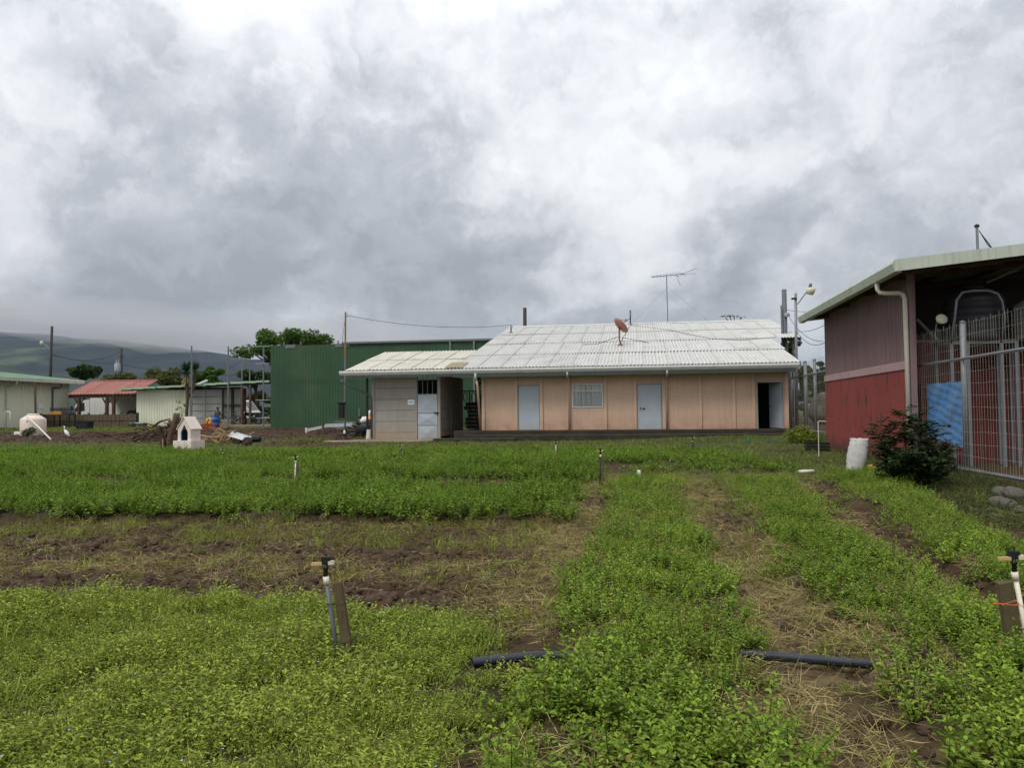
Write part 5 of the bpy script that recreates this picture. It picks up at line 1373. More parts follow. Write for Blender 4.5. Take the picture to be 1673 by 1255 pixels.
    L, tl = wood_pole(1300, 479, B, 0.075, 'slim street lamp pole with an arm lamp beside the mesh fence', 'galv')
    L.name = 'street_lamp'; L['category'] = 'street lamp'
    a = onY(1303, 497, 41)-B; q = onY(1320, 474, 41)-B
    MB().tube([a, q], 0.03, 8).build('lamp_arm', K['galv'], L, world=False)
    M = Matrix.Rotation(R(14), 3, 'Y')
    MB().lathe([(0, -0.22), (0.16, -0.2), (0.21, -0.05), (0.22, 0.1), (0.12, 0.14), (0, 0.14)], 16, q+Vector((0.14, 0, -0.02)), M).build('lamp_head', K['lamp_white'], L, world=False, smooth=True)
    MB().lathe([(0, 0), (0.08, 0), (0.075, 0.2), (0, 0.2)], 10, q+Vector((0.10, 0, 0.13)), M).build('photocell', K['grey_pvc'], L, world=False, smooth=True)
    MB().box(-0.12, 0.12, -0.1, 0.1, tl.z-B.z-0.32, tl.z-B.z-0.24).build('clamp', K['dark_metal'], L, world=False)
    wire(onY(1285, 506, 44), (9.0, 29, 6.2), 0.5, 'cable from the stout pole to the barn roof, upper')
    wire(onY(1285, 510, 44), onY(1345, 558, 30), 0.4, 'cable dropping from the stout pole towards the barn wall')
    wire(onY(1303, 541, 41), onY(1346, 532, 29), 0.1, 'level cable from the lamp pole to the barn eave')
    wire(onY(1303, 543, 41), onY(1348, 560, 29), 0.3, 'slack cable from the lamp pole to the barn')
    # small mast on the barn roof
    b = onY(1598, 419, 24.5); t = onY(1596, 371, 24.5)
    m = thing('roof_mast', 'thin service mast on the barn roof with loose wires', 'mast', (b.x, b.y, 5.1))
    MB().tube([(0, 0, 0), (t.x-b.x, 0, t.z-5.1)], 0.04, 8).build('pipe', K['galv'], m, world=False)
    MB().lathe([(0, 0), (0.07, 0), (0.07, 0.06), (0, 0.1)], 10, (t.x-b.x, 0, t.z-5.1)).build('cap', K['black'], m, world=False)
    for i in range(3):
        e = onY(1632+i*10, 417, 24.5)
        MB().tube([t+Vector((0.05, 0, -0.1)), t.lerp(e, 0.5)+Vector((0, 0, -0.12-0.08*i)), e], 0.01, 4).build('loose_wire', K['wire'], m)
    # yard posts
    for px, yt, yb, lab in ((313, 566, 701, 'bare grey steel post in front of the shed door panels'), (373, 567, 701, 'bare grey steel post beside the parked bicycles'),
                            (408, 602, 690, 'short grey post behind the porch roof'), (395.5, 585, 690, 'slim pole carrying cables behind the shed roof')):
        b = gnd(px, yb)
        if px in (408, 395.5): b = Vector((onY(px, 660, 61.5).x, 61.5, 0.87))
        t = onY(px, yt, b.y)
        p = thing('steel_post', lab, 'post', b)
        MB().tube([(0, 0, -0.2), (t.x-b.x, 0, t.z-b.z)], 0.055, 8).build('pipe', K['galv'], p, world=False)
        MB().lathe([(0, 0), (0.062, 0), (0.062, 0.03), (0, 0.04)], 8, (t.x-b.x, 0, t.z-b.z)).build('cap', K['galv'], p, world=False)
    b = gnd(430, 702); Y = b.y
    F = thing('fence_frame', 'tall grey pipe frame with four rails at the green warehouse corner', 'frame', b)
    z = lambda py: onY(430, py, Y).z-b.z
    MB().tube([(0, 0, -0.2), (0.02, 0, z(566))], 0.055, 8).build('post', K['galv'], F, world=False)
    for py in (566.5, 594.5, 654, 683.5):
        x0 = onY(419, py, Y).x-b.x; x1 = onY(442, py, Y).x-b.x
        MB().tube([(x0, -0.1, z(py)), (x1, -0.1, z(py))], 0.028, 6).build('rail', K['galv'], F, world=False)
    b = gnd(59, 690); t = onY(57, 625, 50)
    P = thing('wood_post', 'single weathered wooden post standing by the cream hall wall', 'post', (onY(59, 690, 50).x, 50, 0.62))
    MB().tube([(0, 0, -0.2), (t.x-P.location.x, 0, t.z-0.62)], [0.1, 0.08], 7).build('trunk', K['wood_old'], P, world=False)
    # white hoop
    b = gnd(12, 703); hz = onY(12, 673, b.y).z-b.z
    tag(MB().tube([b+Vector(v) for v in ((-0.22, 0, -0.1), (-0.22, 0, hz-0.1), (-0.16, 0, hz), (0.16, 0, hz), (0.22, 0, hz-0.1), (0.22, 0, -0.1))], 0.04, 8).build('pipe_hoop', K['white_paint'], smooth=True), 'small white pipe hoop in the grass by the cream hall', 'hoop')
build_poles()
wire(onY(396, 586, 61.5), onY(430, 590, 51.2), 0.1, 'cable from the slim pole to the pipe frame by the warehouse')
wire(onY(396, 588, 61.5), onY(358, 606, 74), 0.2, 'cable from the slim pole running left over the trees')

# ------------------------------------------------------------------ sprinklers
def sprinkler(base, h, label, rich=False, head=True, pipe='white_pvc', lean=0.0, side=1, twine='wire', group='sprinkler stakes standing in the field'):
    S = thing('sprinkler', label, 'sprinkler', base, 0, group)
    s = Matrix.Rotation(lean, 4, 'Y')
    wood = h*0.80; tw = (0.058 if side > 0 else 0.085) if rich else 0.05
    m = MB(); n = 7; vs = []; fs = []
    for i in range(n+1):                    # split, uneven stake
        z = -0.15+(wood+0.15)*i/n; k = 1-0.12*i/n+rv(0.03)
        for (cx, cy) in ((-1, -0.7), (1, -0.7), (1, 0.7), (-1, 0.7)): vs.append(s @ Vector(((0.05 if rich else 0.035)+cx*tw*0.5*k+rv(0.002), cy*tw*0.5*k+rv(0.002), z+(rv(0.02) if i == n else 0))))
        if i: fs += [((i-1)*4+k2, (i-1)*4+(k2+1) % 4, i*4+(k2+1) % 4, i*4+k2) for k2 in range(4)]
    fs.append((n*4, n*4+1, n*4+2, n*4+3)); m.add(vs, fs); m.build('stake', K['wood_stake'], S, world=False)
    px = -0.012 if side > 0 else 0.112
    MB().tube([s @ Vector((px, -0.02, -0.1)), s @ Vector((px, -0.02, h*0.86))], 0.014, 10).build('riser_pipe', K[pipe], S, world=False, smooth=True)
    MB().tube([s @ Vector((px, -0.02, h*0.80)), s @ Vector((px, -0.02, h*0.87))], 0.019, 10).build('coupling', K['white_pvc'], S, world=False, smooth=True)
    for z in (h*0.28, h*0.62):
        MB().tube([s @ Vector(((0.034 if rich else 0.01)+(0.072 if rich else 0.06)*math.cos(a), -0.006+0.05*math.sin(a), z+0.01*math.sin(a*2))) for a in np.linspace(0, 2*math.pi, 14)], 0.003, 5, False).build('tie', K[twine], S, world=False)
    if twine == 'twine':
        for z in (h*0.62, h*0.28):
            MB().tube([s @ Vector((0.0, -0.05, z)), s @ Vector((0.06, -0.09, z+0.03)), s @ Vector((0.10, -0.10, z-0.02))], 0.0025, 4).build('loose_end', K[twine], S, world=False)
    if head:
        c = s @ Vector((px, -0.02, h*0.87))
        MB().lathe([(0, 0), (0.014, 0), (0.014, 0.045), (0.02, 0.05), (0.02, 0.06), (0.011, 0.065), (0.011, 0.10), (0, 0.10)], 10, c).build('sprinkler_body', K['black'], S, world=False, smooth=True)
        hd = MB().bbox(-0.028, 0.03, -0.012, 0.012, 0.075, 0.125, 0.004, Matrix.Translation(c)).build('sprinkler_head', K['black'], S, world=False)
        a = MB(); a.beam(c+Vector((0.02, 0, 0.085)), c+Vector((0.055, 0.0, 0.088)), 0.026, 0.022); a.build('nozzle', K['lamp_white'], hd, world=False); a = MB(); a.beam(c+Vector((-0.02, -0.004, 0.08)), c+Vector((-0.09, -0.006, 0.075)), 0.022, 0.018)
        a.build('swing_arm', K['tan_head'], hd, world=False)
        MB().tube([c+Vector((0.0, 0, 0.125)), c+Vector((0.005, 0, 0.14)), c+Vector((-0.012, 0, 0.145))], 0.006, 6).build('cap', K['black'], hd, world=False)
    return S
def build_sprinklers():
    b = gnd(561, 1100); h = 0.69
    S = sprinkler(b, h, 'nearest sprinkler on a grey pipe wired to a mossy wooden stake in the weeds', True, True, 'grey_pvc', R(-9))
    b = gnd(1653, 1108)
    sprinkler(b, 0.71, 'sprinkler on a white pipe tied to a dark stake with orange twine', True, True, 'white_pvc', R(-8), -1, 'twine')
    for px, py, ht, lab, pp in ((483, 795, 48, 'white-pipe sprinkler at the back edge of the tall mint bed', 'white_pvc'), (981, 797, 62, 'dark stake sprinkler where the mint bed meets the straw path', 'black'),
                                (909, 746, 22, 'small sprinkler in the low mint below the orange house window', 'white_pvc'), (655, 749, 20, 'dark sprinkler stake below the grey shed door', 'black'),
                                (1132, 741, 24, 'leaning dark sprinkler stake below the right pale blue door', 'black'), (126, 758, 18, 'short pale stake near the cream tank', 'white_pvc'),
                                (153, 766, 20, 'short dark stake beside the pale one', 'black'), (365, 751, 14, 'tiny sprinkler stub just below the shrine', 'white_pvc')):
        b = gnd(px, py); t = onY(px, py-ht, b.y)
        sprinkler(b, t.z-b.z, lab, False, 'stake' not in lab or 'sprinkler' in lab, pp, rv(0.05))
    b = gnd(1157, 727); 
    o = thing('field_stake', 'bare thin wooden stake in the grass below the orange wall', 'stake', b)
    MB().tube([(0, 0, -0.1), (0.01, 0, 0.42)], [0.03, 0.022], 6).build('stick', K['wood_old'], o, world=False)
    b = gnd(1338, 748); 
    o = thing('pvc_riser', 'thin white pipe riser standing left of the barn corner', 'pipe', b)
    h = onY(1337, 690, b.y).z-b.z
    MB().tube([(0, 0, -0.1), (0, 0, h), (0.03, 0, h+0.03), (0.22, 0.0, h+0.02)], 0.013, 8).build('pipe', K['white_pvc'], o, world=False)
    b = gnd(1223, 724)
    tag(MB().lathe([(0, 0), (0.04, 0), (0.045, 0.03), (0.045, 0.18), (0.018, 0.24), (0.018, 0.27), (0, 0.27)], 12, b).build('bottle', K['green_bottle'], smooth=True), 'dark green plastic bottle upright in the mint', 'bottle')
build_sprinklers()

def build_pipe():
    pts = [gnd(772, 1104), gnd(870, 1096), gnd(980, 1090), gnd(1100, 1089), gnd(1215, 1092), gnd(1330, 1099), gnd(1452, 1107), gnd(1560, 1113)]
    pts = [p+Vector((0, 0, 0.075+0.012*math.sin(i*1.9))) for i, p in enumerate(pts)]
    o = thing('irrigation_pipe', 'thick black irrigation pipe lying across the mint rows', 'pipe', pts[3])
    # open near end: outer and inner surface
    fine = []
    for i in range(len(pts)-1):
        for t in np.linspace(0, 1, 5)[:-1]: fine.append(pts[i].lerp(pts[i+1], t))
    fine.append(pts[-1])
    MB().tube(fine, 0.028, 16, False).build('pipe_wall', K['black_pipe'], o, smooth=True)
    MB().tube(fine, 0.023, 16, False).build('pipe_bore', K['black'], o, smooth=True)
    p = gnd(1320, 775)
    tag(MB().tube([p+Vector((-0.2, 0, 0.05)), p+Vector((0.15, 0.1, 0.06))], 0.04, 8).build('pipe_offcut', K['white_pvc'], smooth=True), 'short white pipe offcut lying in the weeds near the sack', 'pipe')
    p = gnd(1044, 777)
    tag(MB().lathe([(0, 0), (0.045, 0), (0.055, 0.03), (0.04, 0.1), (0.015, 0.12), (0, 0.12)], 8, p).build('plastic_scrap', K['bag_white']), 'crumpled white plastic cup on the straw between the rows', 'litter')
build_pipe()

# ------------------------------------------------------------------ left yard
def build_shrine():
    b = gnd(309, 737); rz = R(-7)
    S = thing('shrine', 'small pale pink tiled grotto shrine with a pointed blue niche', 'shrine', b+back(b, 0.5), rz)
    w = 0.29
    def bx(name, *a): return MB().bbox(*a, 0.008).build(name, K['shrine'], S, world=False)
    # base courses of tile
    n = 3
    core = MB().box(-w-0.1, w+0.1, -w-0.1, w+0.1, -0.1, 0.36).build('base', K['shrine'], S, world=False)
    for i in range(n):
        x0 = -w-0.12+(2*w+0.24)*i/n; x1 = x0+(2*w+0.24)/n-0.008
        bx('tile', x0, x1, -w-0.13, -w-0.102, 0.0, 0.37); bx('tile', w+0.102, w+0.13, x0, x1, 0.0, 0.37)
    bx('base_top', -w-0.13, w+0.13, -w-0.13, w+0.13, 0.371, 0.39)
    z0 = 0.392; ze = 0.84; zr = 1.27; a = 0.29
    # front with pointed opening
    op = 0.165; ot = 1.02
    f = MB()
    for s in (-1, 1):
        f.prism([(s*a, z0), (s*op, z0), (s*op, 0.72), (0, ot), (0, zr), (s*a, ze)], 'y', -a, -a+0.06)
    f.build('front_wall', K['shrine'], S, world=False)
    for s in (-1, 1):
        MB().box(s*a-0.03 if s > 0 else s*a, s*a if s > 0 else s*a+0.03, -a+0.062, a, z0, ze).build('side_wall', K['shrine'], S, world=False)
        for k in range(2):
            for (za, zb2) in ((z0, 0.61), (0.617, ze)):
                bx('tile', *( (a+0.001, a+0.018) if s > 0 else (-a-0.018, -a-0.001)), -a+0.01+k*0.285, -a+0.285+k*0.285, za, zb2)
        m = MB(); t = 0.04
        L = math.hypot(a+0.04, zr-ze)
        for k in range(2):
            y0 = -a-0.03+k*0.33; y1 = y0+0.32
            q = MB(); vs = []
            for (u, z) in ((s*(a+0.05), ze-0.03), (0.0, zr+0.02)):
                for y in (y0, y1): vs += [(u, y, z), (u, y, z+0.035)]
            q.add(vs, [(0,2,6,4), (1,5,7,3), (0,1,3,2), (4,6,7,5), (0,4,5,1), (2,3,7,6)]); q.build('roof_tile', K['shrine'], S, world=False)
    MB().box(-a+0.032, a-0.032, a-0.03, a, z0, 0.9).build('rear_wall', K['shrine_blue'], S, world=False)
    MB().box(-a+0.032, a-0.032, -a+0.063, a-0.032, z0, z0+0.01).build('niche_floor', K['shrine_blue'], S, world=False)
    for s in (-1, 1): MB().box(s*0.23-0.01, s*0.23+0.01, -a+0.063, a-0.032, z0+0.012, 0.82).build('niche_wall', K['shrine_blue'], S, world=False)
    MB().prism([(-0.23, 0.83), (0.23, 0.83), (0, 1.14)], 'y', a-0.06, a-0.033).build('niche_back', K['shrine_blue'], S, world=False)
build_shrine()

def branchy(path, r0, r1, n=8): 
    k = len(path); return MB().tube(path, [r0+(r1-r0)*i/(k-1) for i in range(k)], n)
def build_yard():
    # lopped tree trunk
    b = gnd(277, 736)
    s = lambda px, py: onY(px, py, b.y)-b
    T = thing('lopped_tree', 'lopped bare tree trunk with two cut limbs beside the shrine', 'tree stump', b)
    MB().tube([s(276, 740), s(277, 725), s(279, 712), s(283, 700), s(286, 690), s(289, 676)], [0.14, 0.12, 0.12, 0.12, 0.11, 0.12], 9).build('trunk', K['bark'], T, world=False, smooth=True)
    MB().tube([s(267, 738), s(267, 725), s(264, 712), s(260, 700), s(262, 697)], [0.13, 0.12, 0.11, 0.12, 0.1], 9).build('limb', K['bark_dark'], T, world=False, smooth=True)
    MB().tube([s(284, 700), s(279, 692), s(277, 687)], [0.09, 0.08, 0.07], 8).build('limb', K['bark'], T, world=False, smooth=True)
    MB().tube([s(288, 680), s(292, 684), s(294, 694), s(295, 705)], [0.08, 0.08, 0.07, 0.05], 8).build('limb', K['bark_dark'], T, world=False, smooth=True)
    MB().tube([s(271, 736)+Vector((0, -0.2, 0)), s(271, 717)+Vector((0, -0.2, 0))], 0.03, 6).build('stake', K['wood_tan'], T, world=False)
    # brush heaps
    def heap(name, label, px, py, wpx, n, L, mat, hgt, cat='brush pile', depth=1.2):
        b = gnd(px, py); w = (onY(px+wpx/2, py, b.y)-onY(px-wpx/2, py, b.y)).length
        H = thing(name, label, cat, b+Vector((0, depth*0.5, 0)))
        for i in range(n):
            c = Vector((rv(w/2), rv(depth), 0)); k = max(0.1, 1-(2*abs(c.x)/w)**2)
            c.z = random.uniform(0.05, hgt*k)
            a = random.random()*6.283; e = rv(0.4); l = random.uniform(0.4, 1)*L
            d = Vector((math.cos(a)*math.cos(e), math.sin(a)*math.cos(e), math.sin(e)))*l
            c2 = c+d*0.5+Vector((rv(0.1), rv(0.1), rv(0.08)))
            p0 = c; p1 = c+d
            for p in (p0, c2, p1): p.z = max(p.z, 0.02)
            r = random.uniform(0.02, 0.06)
            MB().tube([p0, c2, p1], [r, r*0.9, r*0.5], 6).build('branch', K[mat], H, world=False)
        return H
    heap('brush_pile', 'long heap of dead branches behind the lopped tree', 246, 722, 82, 90, 1.6, 'brush', 0.85)
    H = heap('brush_pile', 'low heap of broken wood on the dirt beside the shrine', 352, 722, 34, 40, 1.0, 'wood_tan', 0.5)
    heap('brush_pile', 'scatter of dead sticks at the right of the dirt near the water tank', 160, 716, 60, 24, 1.2, 'brush', 0.25)
    # batten frames
    b = gnd(372, 726); Y = b.y
    for k, (pl, lab) in enumerate(((((345, 717), (356, 700), (368, 706), (357, 724)), 'upright tan batten frame leaning on the brush heap'),
                                   (((365, 720), (372, 710), (392, 719), (384, 727)), 'cross-braced tan batten crate lying on its side'))):
        P4 = [onY(x, y, Y+0.3*k) for x, y in pl]
        F = thing('batten_frame', lab, 'frame', (P4[0].x, P4[0].y, gz(P4[0].x, P4[0].y)), 0, 'broken batten frames')
        for i in range(4):
            MB().beam(P4[i], P4[(i+1) % 4]+Vector((0, 0.01*i, 0)), 0.06).build('batten', K['wood_tan'], F)
            q = P4[i]+Vector((0.12, 0.7, 0.05)); MB().beam(P4[i], q, 0.05).build('batten', K['wood_tan'], F)
            MB().beam(q, P4[(i+1) % 4]+Vector((0.12, 0.71+0.01*i, 0.05)), 0.05).build('batten', K['wood_brown'], F)
        MB().beam(P4[0], P4[2]+Vector((0, 0.05, 0)), 0.05).build('brace', K['wood_tan'], F)
    p = [onY(380, 704, Y+0.9), onY(392, 707, Y+0.9), onY(411, 713, Y+0.4), onY(396, 713.5, Y+0.2)]
    m = MB(); m.ribs(p[0], p[2]-p[0], Vector((0.2, -1, -0.25)), (p[2]-p[0]).length, 0.8, 0.2, 0.03); sh = tag(m.build('scrap_sheet', K['scrap']), 'bent pale metal sheet lying on the black heap', 'metal sheet')
    b2 = gnd(392, 724)
    hb = clod('x', K['black'], 0.6); hb.name = 'plastic_heap'; col.objects.link(hb); hb.location = b2+Vector((0, 0.4, 0.15)); hb.scale = (0.75, 0.5, 0.42); tag(hb, 'black plastic heap under the pale metal sheet', 'plastic heap')
    b3 = gnd(404, 729)
    st = clod('x', K['bark_dark'], 1.0); st.name = 'root_stump'; col.objects.link(st); st.location = b3+Vector((0, 0, 0.15)); st.scale = (0.2, 0.2, 0.26); tag(st, 'small dark root stump in the grass by the metal sheet', 'stump')
    # can on bricks, barrel
    b = gnd(351, 702)
    Bz = thing('barrel', 'blue plastic barrel with the top cut open', 'barrel', b+back(b, 0.3))
    MB().lathe([(0, 0), (0.30, 0), (0.31, 0.05), (0.30, 0.28), (0.315, 0.30), (0.315, 0.34), (0.30, 0.36), (0.30, 0.62), (0.315, 0.64), (0.315, 0.68), (0.30, 0.7), (0.30, 0.92), (0.28, 0.92), (0.28, 0.1), (0, 0.1)], 20).build('barrel_body', K['barrel_blue'], Bz, world=False, smooth=True)
    MB().lathe([(0.29, 0.0), (0.32, 0.0), (0.32, 0.03), (0.29, 0.03)], 20, (0, 0, 0.92)).build('rim', K['barrel_blue'], Bz, world=False)
    bb = gnd(338, 703)
    Q = thing('brick_stack', 'low stack of red bricks under the yellow can', 'bricks', bb+Vector((0, 0.2, 0)))
    br = None
    for r in range(3):
        for c in range(4):
            M = Matrix.Translation((-0.42+c*0.28+(0.06 if r % 2 else 0), rv(0.02), 0.09+r*0.125))
            if br is None: br = MB().bbox(-0.135, 0.135, -0.12, 0.12, -0.058, 0.058, 0.008).build('brick', K['brick'], Q, world=False); br.matrix_basis = M
            else: inst(br, Q, M)
    C_ = thing('jerrycan', 'yellow plastic jerrycan with a black stripe standing on bricks', 'jerrycan', bb+Vector((0.02, 0.2, 0.40)))
    MB().bbox(-0.2, 0.22, -0.1, 0.1, 0.0, 0.40, 0.04).build('can_body', K['yellow'], C_, world=False)
    MB().lathe([(0, 0), (0.05, 0), (0.05, 0.06), (0, 0.06)], 10, (-0.1, 0, 0.401)).build('cap', K['black'], C_, world=False)
    MB().tube([(0.02, 0, 0.40), (0.04, 0, 0.46), (0.16, 0, 0.46), (0.18, 0, 0.40)], 0.02, 6).build('handle', K['yellow'], C_, world=False)
    MB().beam((-0.08, -0.106, 0.03), (0.06, -0.106, 0.34), 0.07, 0.008, (0, 1, 0)).build('stripe', K['black'], C_, world=False)
    # cream tank
    b = gnd(54, 713); r = (onY(71, 700, b.y)-onY(37, 700, b.y)).length/2; h = onY(54, 676, b.y).z-b.z
    t = thing('water_tank', 'cream plastic water tank with a conical top standing in the grass', 'water tank', b+back(b, r))
    MB().lathe([(0, 0), (r*0.98, 0), (r, 0.05), (r*0.99, h*0.74), (r*0.93, h*0.78), (r*0.45, h*0.95), (0, h*0.95)], 28).build('tank_body', K['tank_cream'], t, world=False, smooth=True)
    MB().lathe([(0, h*0.94), (r*0.48, h*0.94), (r*0.48, h*0.98), (r*0.35, h), (0, h)], 20).build('lid', K['tank_cream'], t, world=False, smooth=True)
    lx = r*0.62; ly = -math.sqrt(r*r-lx*lx)
    MB().box(-0.22, 0.22, -0.006, 0.0, h*0.62, h*0.70, Matrix.Translation((lx*0.75, -r*0.8, 0)) @ Matrix.Rotation(R(38), 4, 'Z')).build('label_print', K['ink_blue'], t, world=False)
    MB().box(-0.06, 0.06, -0.006, 0.0, h*0.5, h*0.6, Matrix.Translation((-r*0.88, -r*0.48, 0)) @ Matrix.Rotation(R(-62), 4, 'Z')).build('label_print', K['dark_metal'], t, world=False)
    p0 = onY(44, 681, b.y-0.2); p1 = gnd(83, 719)
    tag(MB().tube([p0, p0.lerp(p1, 0.5)+Vector((0, 0, 0.05)), p1+Vector((0, 0, 0.02))], 0.04, 8).build('hose_pipe', K['white_pvc'], smooth=True), 'white pipe leaning diagonally across the cream tank', 'pipe')
    # crates at the board fence
    y = 54.2
    tb = onY(100, 699, y)
    TT = thing('work_table', 'dark table frame in front of the board fence', 'table', (onY(88, 690, y).x, y, 0.68))
    x0 = onY(66, 690, y).x-TT.location.x; x1 = onY(120, 690, y).x-TT.location.x; zt = onY(90, 677, y).z-0.68
    MB().box(x0, x1, -0.45, 0.35, zt-0.06, zt).build('table_top', K['wood_brown'], TT, world=False)
    for x in (x0+0.05, (x0+x1)/2, x1-0.12):
        for yy in (-0.4, 0.25): MB().box(x, x+0.07, yy, yy+0.07, 0, zt-0.062).build('leg', K['dark_metal'], TT, world=False)
    def crate(px0, px1, py0, py1, lab, mat, dy=0):
        a = onY(px0, py1, y+dy); b_ = onY(px1, py0, y+dy); w = (b_.x-a.x); hh = b_.z-a.z
        Cc = thing('crate', lab, 'crate', ((a.x+b_.x)/2, y+dy, a.z), 0, 'plastic crates by the board fence')
        t = 0.03; D2 = 0.25
        MB().box(-w/2, w/2, -D2, D2, 0, 0.03).build('bottom', K[mat], Cc, world=False)
        for k in range(2):
            z0 = 0.035+(hh-0.035)*k/2; z1 = z0+(hh-0.035)/2-0.03
            MB().box(-w/2, w/2, -D2, -D2+t, z0, z1).build('slat', K[mat], Cc, world=False); MB().box(-w/2, w/2, D2-t, D2, z0, z1).build('slat', K[mat], Cc, world=False)
            MB().box(-w/2, -w/2+t, -D2+t+0.002, D2-t-0.002, z0, z1).build('slat', K[mat], Cc, world=False); MB().box(w/2-t, w/2, -D2+t+0.002, D2-t-0.002, z0, z1).build('slat', K[mat], Cc, world=False)
        for sx in (-1, 1): MB().box(sx*w/2-0.02, sx*w/2+0.02, -D2-0.012, -D2-0.001, 0, hh).build('corner', K[mat], Cc, world=False)
    crate(86, 104, 672, 677, 'ochre crate on the dark table by the fence', 'crate_yellow', -0.15)
    crate(105, 121, 671.5, 677, 'low dark crate beside the ochre one', 'crate_dark', -0.15)
    crate(86, 103, 666, 671.8, 'dark blue crate stacked on the ochre crate', 'crate_dark', -0.15)
    crate(104, 120.5, 666, 671.3, 'dark blue crate stacked on the low dark crate', 'crate_dark', -0.15)
    b = gnd(138, 702); 
    bk = thing('plastic_bin', 'square black bin on the grass by the board fence', 'bin', b)
    w = 0.42; hh = onY(138, 690, b.y).z-b.z
    MB().prism([(-w, 0), (w, 0), (w+0.06, hh), (-w-0.06, hh)], 'y', -0.35, 0.35).build('bin_body', K['black'], bk, world=False)
    MB().box(-w-0.09, w+0.09, -0.38, 0.38, hh+0.001, hh+0.05).build('rim', K['black'], bk, world=False)
    # covered feed trough
    b = gnd(219, 698)
    tr = thing('old_tyre', 'old tyre with a turquoise plastic cover by the shed corner', 'tyre', b+Vector((0, 0.5, 0)))
    MB().lathe([(0.35, 0), (0.62, 0.0), (0.68, 0.12), (0.66, 0.26), (0.55, 0.32), (0.35, 0.30)], 22).build('tyre', K['rubber'], tr, world=False, smooth=True)
    MB().lathe([(0, 0.36), (0.5, 0.34), (0.62, 0.30), (0.62, 0.27), (0.36, 0.32), (0, 0.33)], 18).build('cover', K['turq'], tr, world=False, smooth=True)
    # white bucket
    b = gnd(602, 718)
    bu = thing('bucket', 'white plastic bucket upside down at the grey shed corner', 'bucket', b+Vector((0, 0.2, 0)))
    hh = onY(602, 702, b.y).z-b.z
    MB().lathe([(0, 0), (0.20, 0), (0.20, 0.03), (0.185, 0.03), (0.15, hh), (0, hh)], 18).build('pail', K['white_pvc'], bu, world=False, smooth=False)
    MB().lathe([(0.19, 0.06), (0.2, 0.06), (0.2, 0.085), (0.185, 0.085)], 18).build('rim', K['white_pvc'], bu, world=False)
    # cut stump
    b = gnd(556, 721)
    su = thing('tree_stump', 'low cut tree stump with spreading roots in front of the mast', 'stump', b+Vector((0, 0.2, 0)))
    MB().lathe([(0.42, -0.05), (0.32, 0.06), (0.26, 0.18), (0.25, 0.34), (0.23, 0.36), (0, 0.345)], 14).build('trunk', K['bark_dark'], su, world=False)
    for i in range(6):
        a = i*1.05+rv(0.2); MB().tube([(0.2*math.cos(a), 0.2*math.sin(a), 0.14), (0.45*math.cos(a), 0.45*math.sin(a), 0.04), (0.75*math.cos(a), 0.75*math.sin(a), -0.04)], [0.1, 0.07, 0.03], 7).build('root', K['bark_dark'], su, world=False)
    MB().lathe([(0, 0), (0.06, 0), (0.05, 0.12), (0.02, 0.16), (0, 0.16)], 7, (0.16, -0.08, 0.35)).build('cut_splinter', K['bag_white'], su, world=False)
    # scrap metal by the warehouse
    b = gnd(540, 706); Y = b.y
    def rail(pa, pb, w, h, name, lab, mat, dy=0.0, cat='scrap metal'):
        p = onY(pa[0], pa[1], Y+dy); q = onY(pb[0], pb[1], Y+dy)
        return tag(MB().beam(p, q, w, h).build(name, K[mat]), lab, cat)
    rail((502, 703), (545, 694), 0.10, 0.16, 'steel_beam', 'pale steel beam propped in the scrap by the warehouse', 'scrap', -0.6)
    rail((535, 697), (579, 694.5), 0.7, 0.30, 'gutter_scrap', 'long white gutter section lying on the scrap', 'scrap', 0.2)
    rail((530, 700), (572, 699), 0.5, 0.12, 'scrap_plate', 'flat grey panel at the bottom of the scrap heap', 'galv', -0.2)
    rail((455, 707), (540, 697), 0.09, 0.09, 'steel_tube', 'rusty tube lying along the warehouse foot', 'rust', 0.9)
    rail((470, 704), (560, 692), 0.07, 0.07, 'steel_tube', 'thin rusty tube on top of the other tube', 'rust', 1.2)
    rail((547, 688.5), (580, 690), 0.06, 0.06, 'steel_tube', 'pale tube resting across the white gutter section', 'galv', -0.4)
    rail((500.5, 699), (500.5, 714), 0.10, 0.10, 'short_post', 'short pale post at the left end of the scrap', 'white_pvc', -0.9, 'post')
    rail((527.5, 693), (528.5, 713), 0.12, 0.12, 'short_post', 'short dark post in the middle of the scrap', 'wood_old', -0.9, 'post')
    rail((587, 667), (587.5, 700), 0.07, 0.07, 'short_post', 'slim grey post behind the junk heap', 'galv', 1.0, 'post')
    # junk heap at the shed corner
    heap('junk_heap', 'dark heap of twisted junk left of the grey shed', 588, 713, 26, 60, 0.9, 'dark_metal', 1.05, 'junk heap', 0.7)
    def blob(px, py, s, mat, name, lab, cat, dy=0.0):
        o = clod('x', K[mat], 0.8); o.name = name; col.objects.link(o); o.location = onY(px, py, 37.6+dy); o.scale = s
        for p in o.data.polygons: p.use_smooth = True
        return tag(o, lab, cat)
    blob(597, 687, (0.24, 0.25, 0.22), 'bag_white', 'plastic_bag', 'white plastic bag on the junk heap', 'bag')
    blob(603.5, 685, (0.20, 0.2, 0.18), 'bag_orange', 'cloth_bundle', 'orange cloth bundle on the junk heap', 'bundle')
    blob(606, 675.5, (0.15, 0.18, 0.2), 'bag_white', 'plastic_bag', 'small pale bag topmost on the junk heap by the shed corner', 'bag', 0.1)
    blob(599, 700, (0.4, 0.3, 0.35), 'crate_dark', 'tarp_bundle', 'dark blue bundle at the foot of the junk heap', 'bundle', -0.1)
    # clutter on the long shed roof
    zr = SHED_ZT+0.35
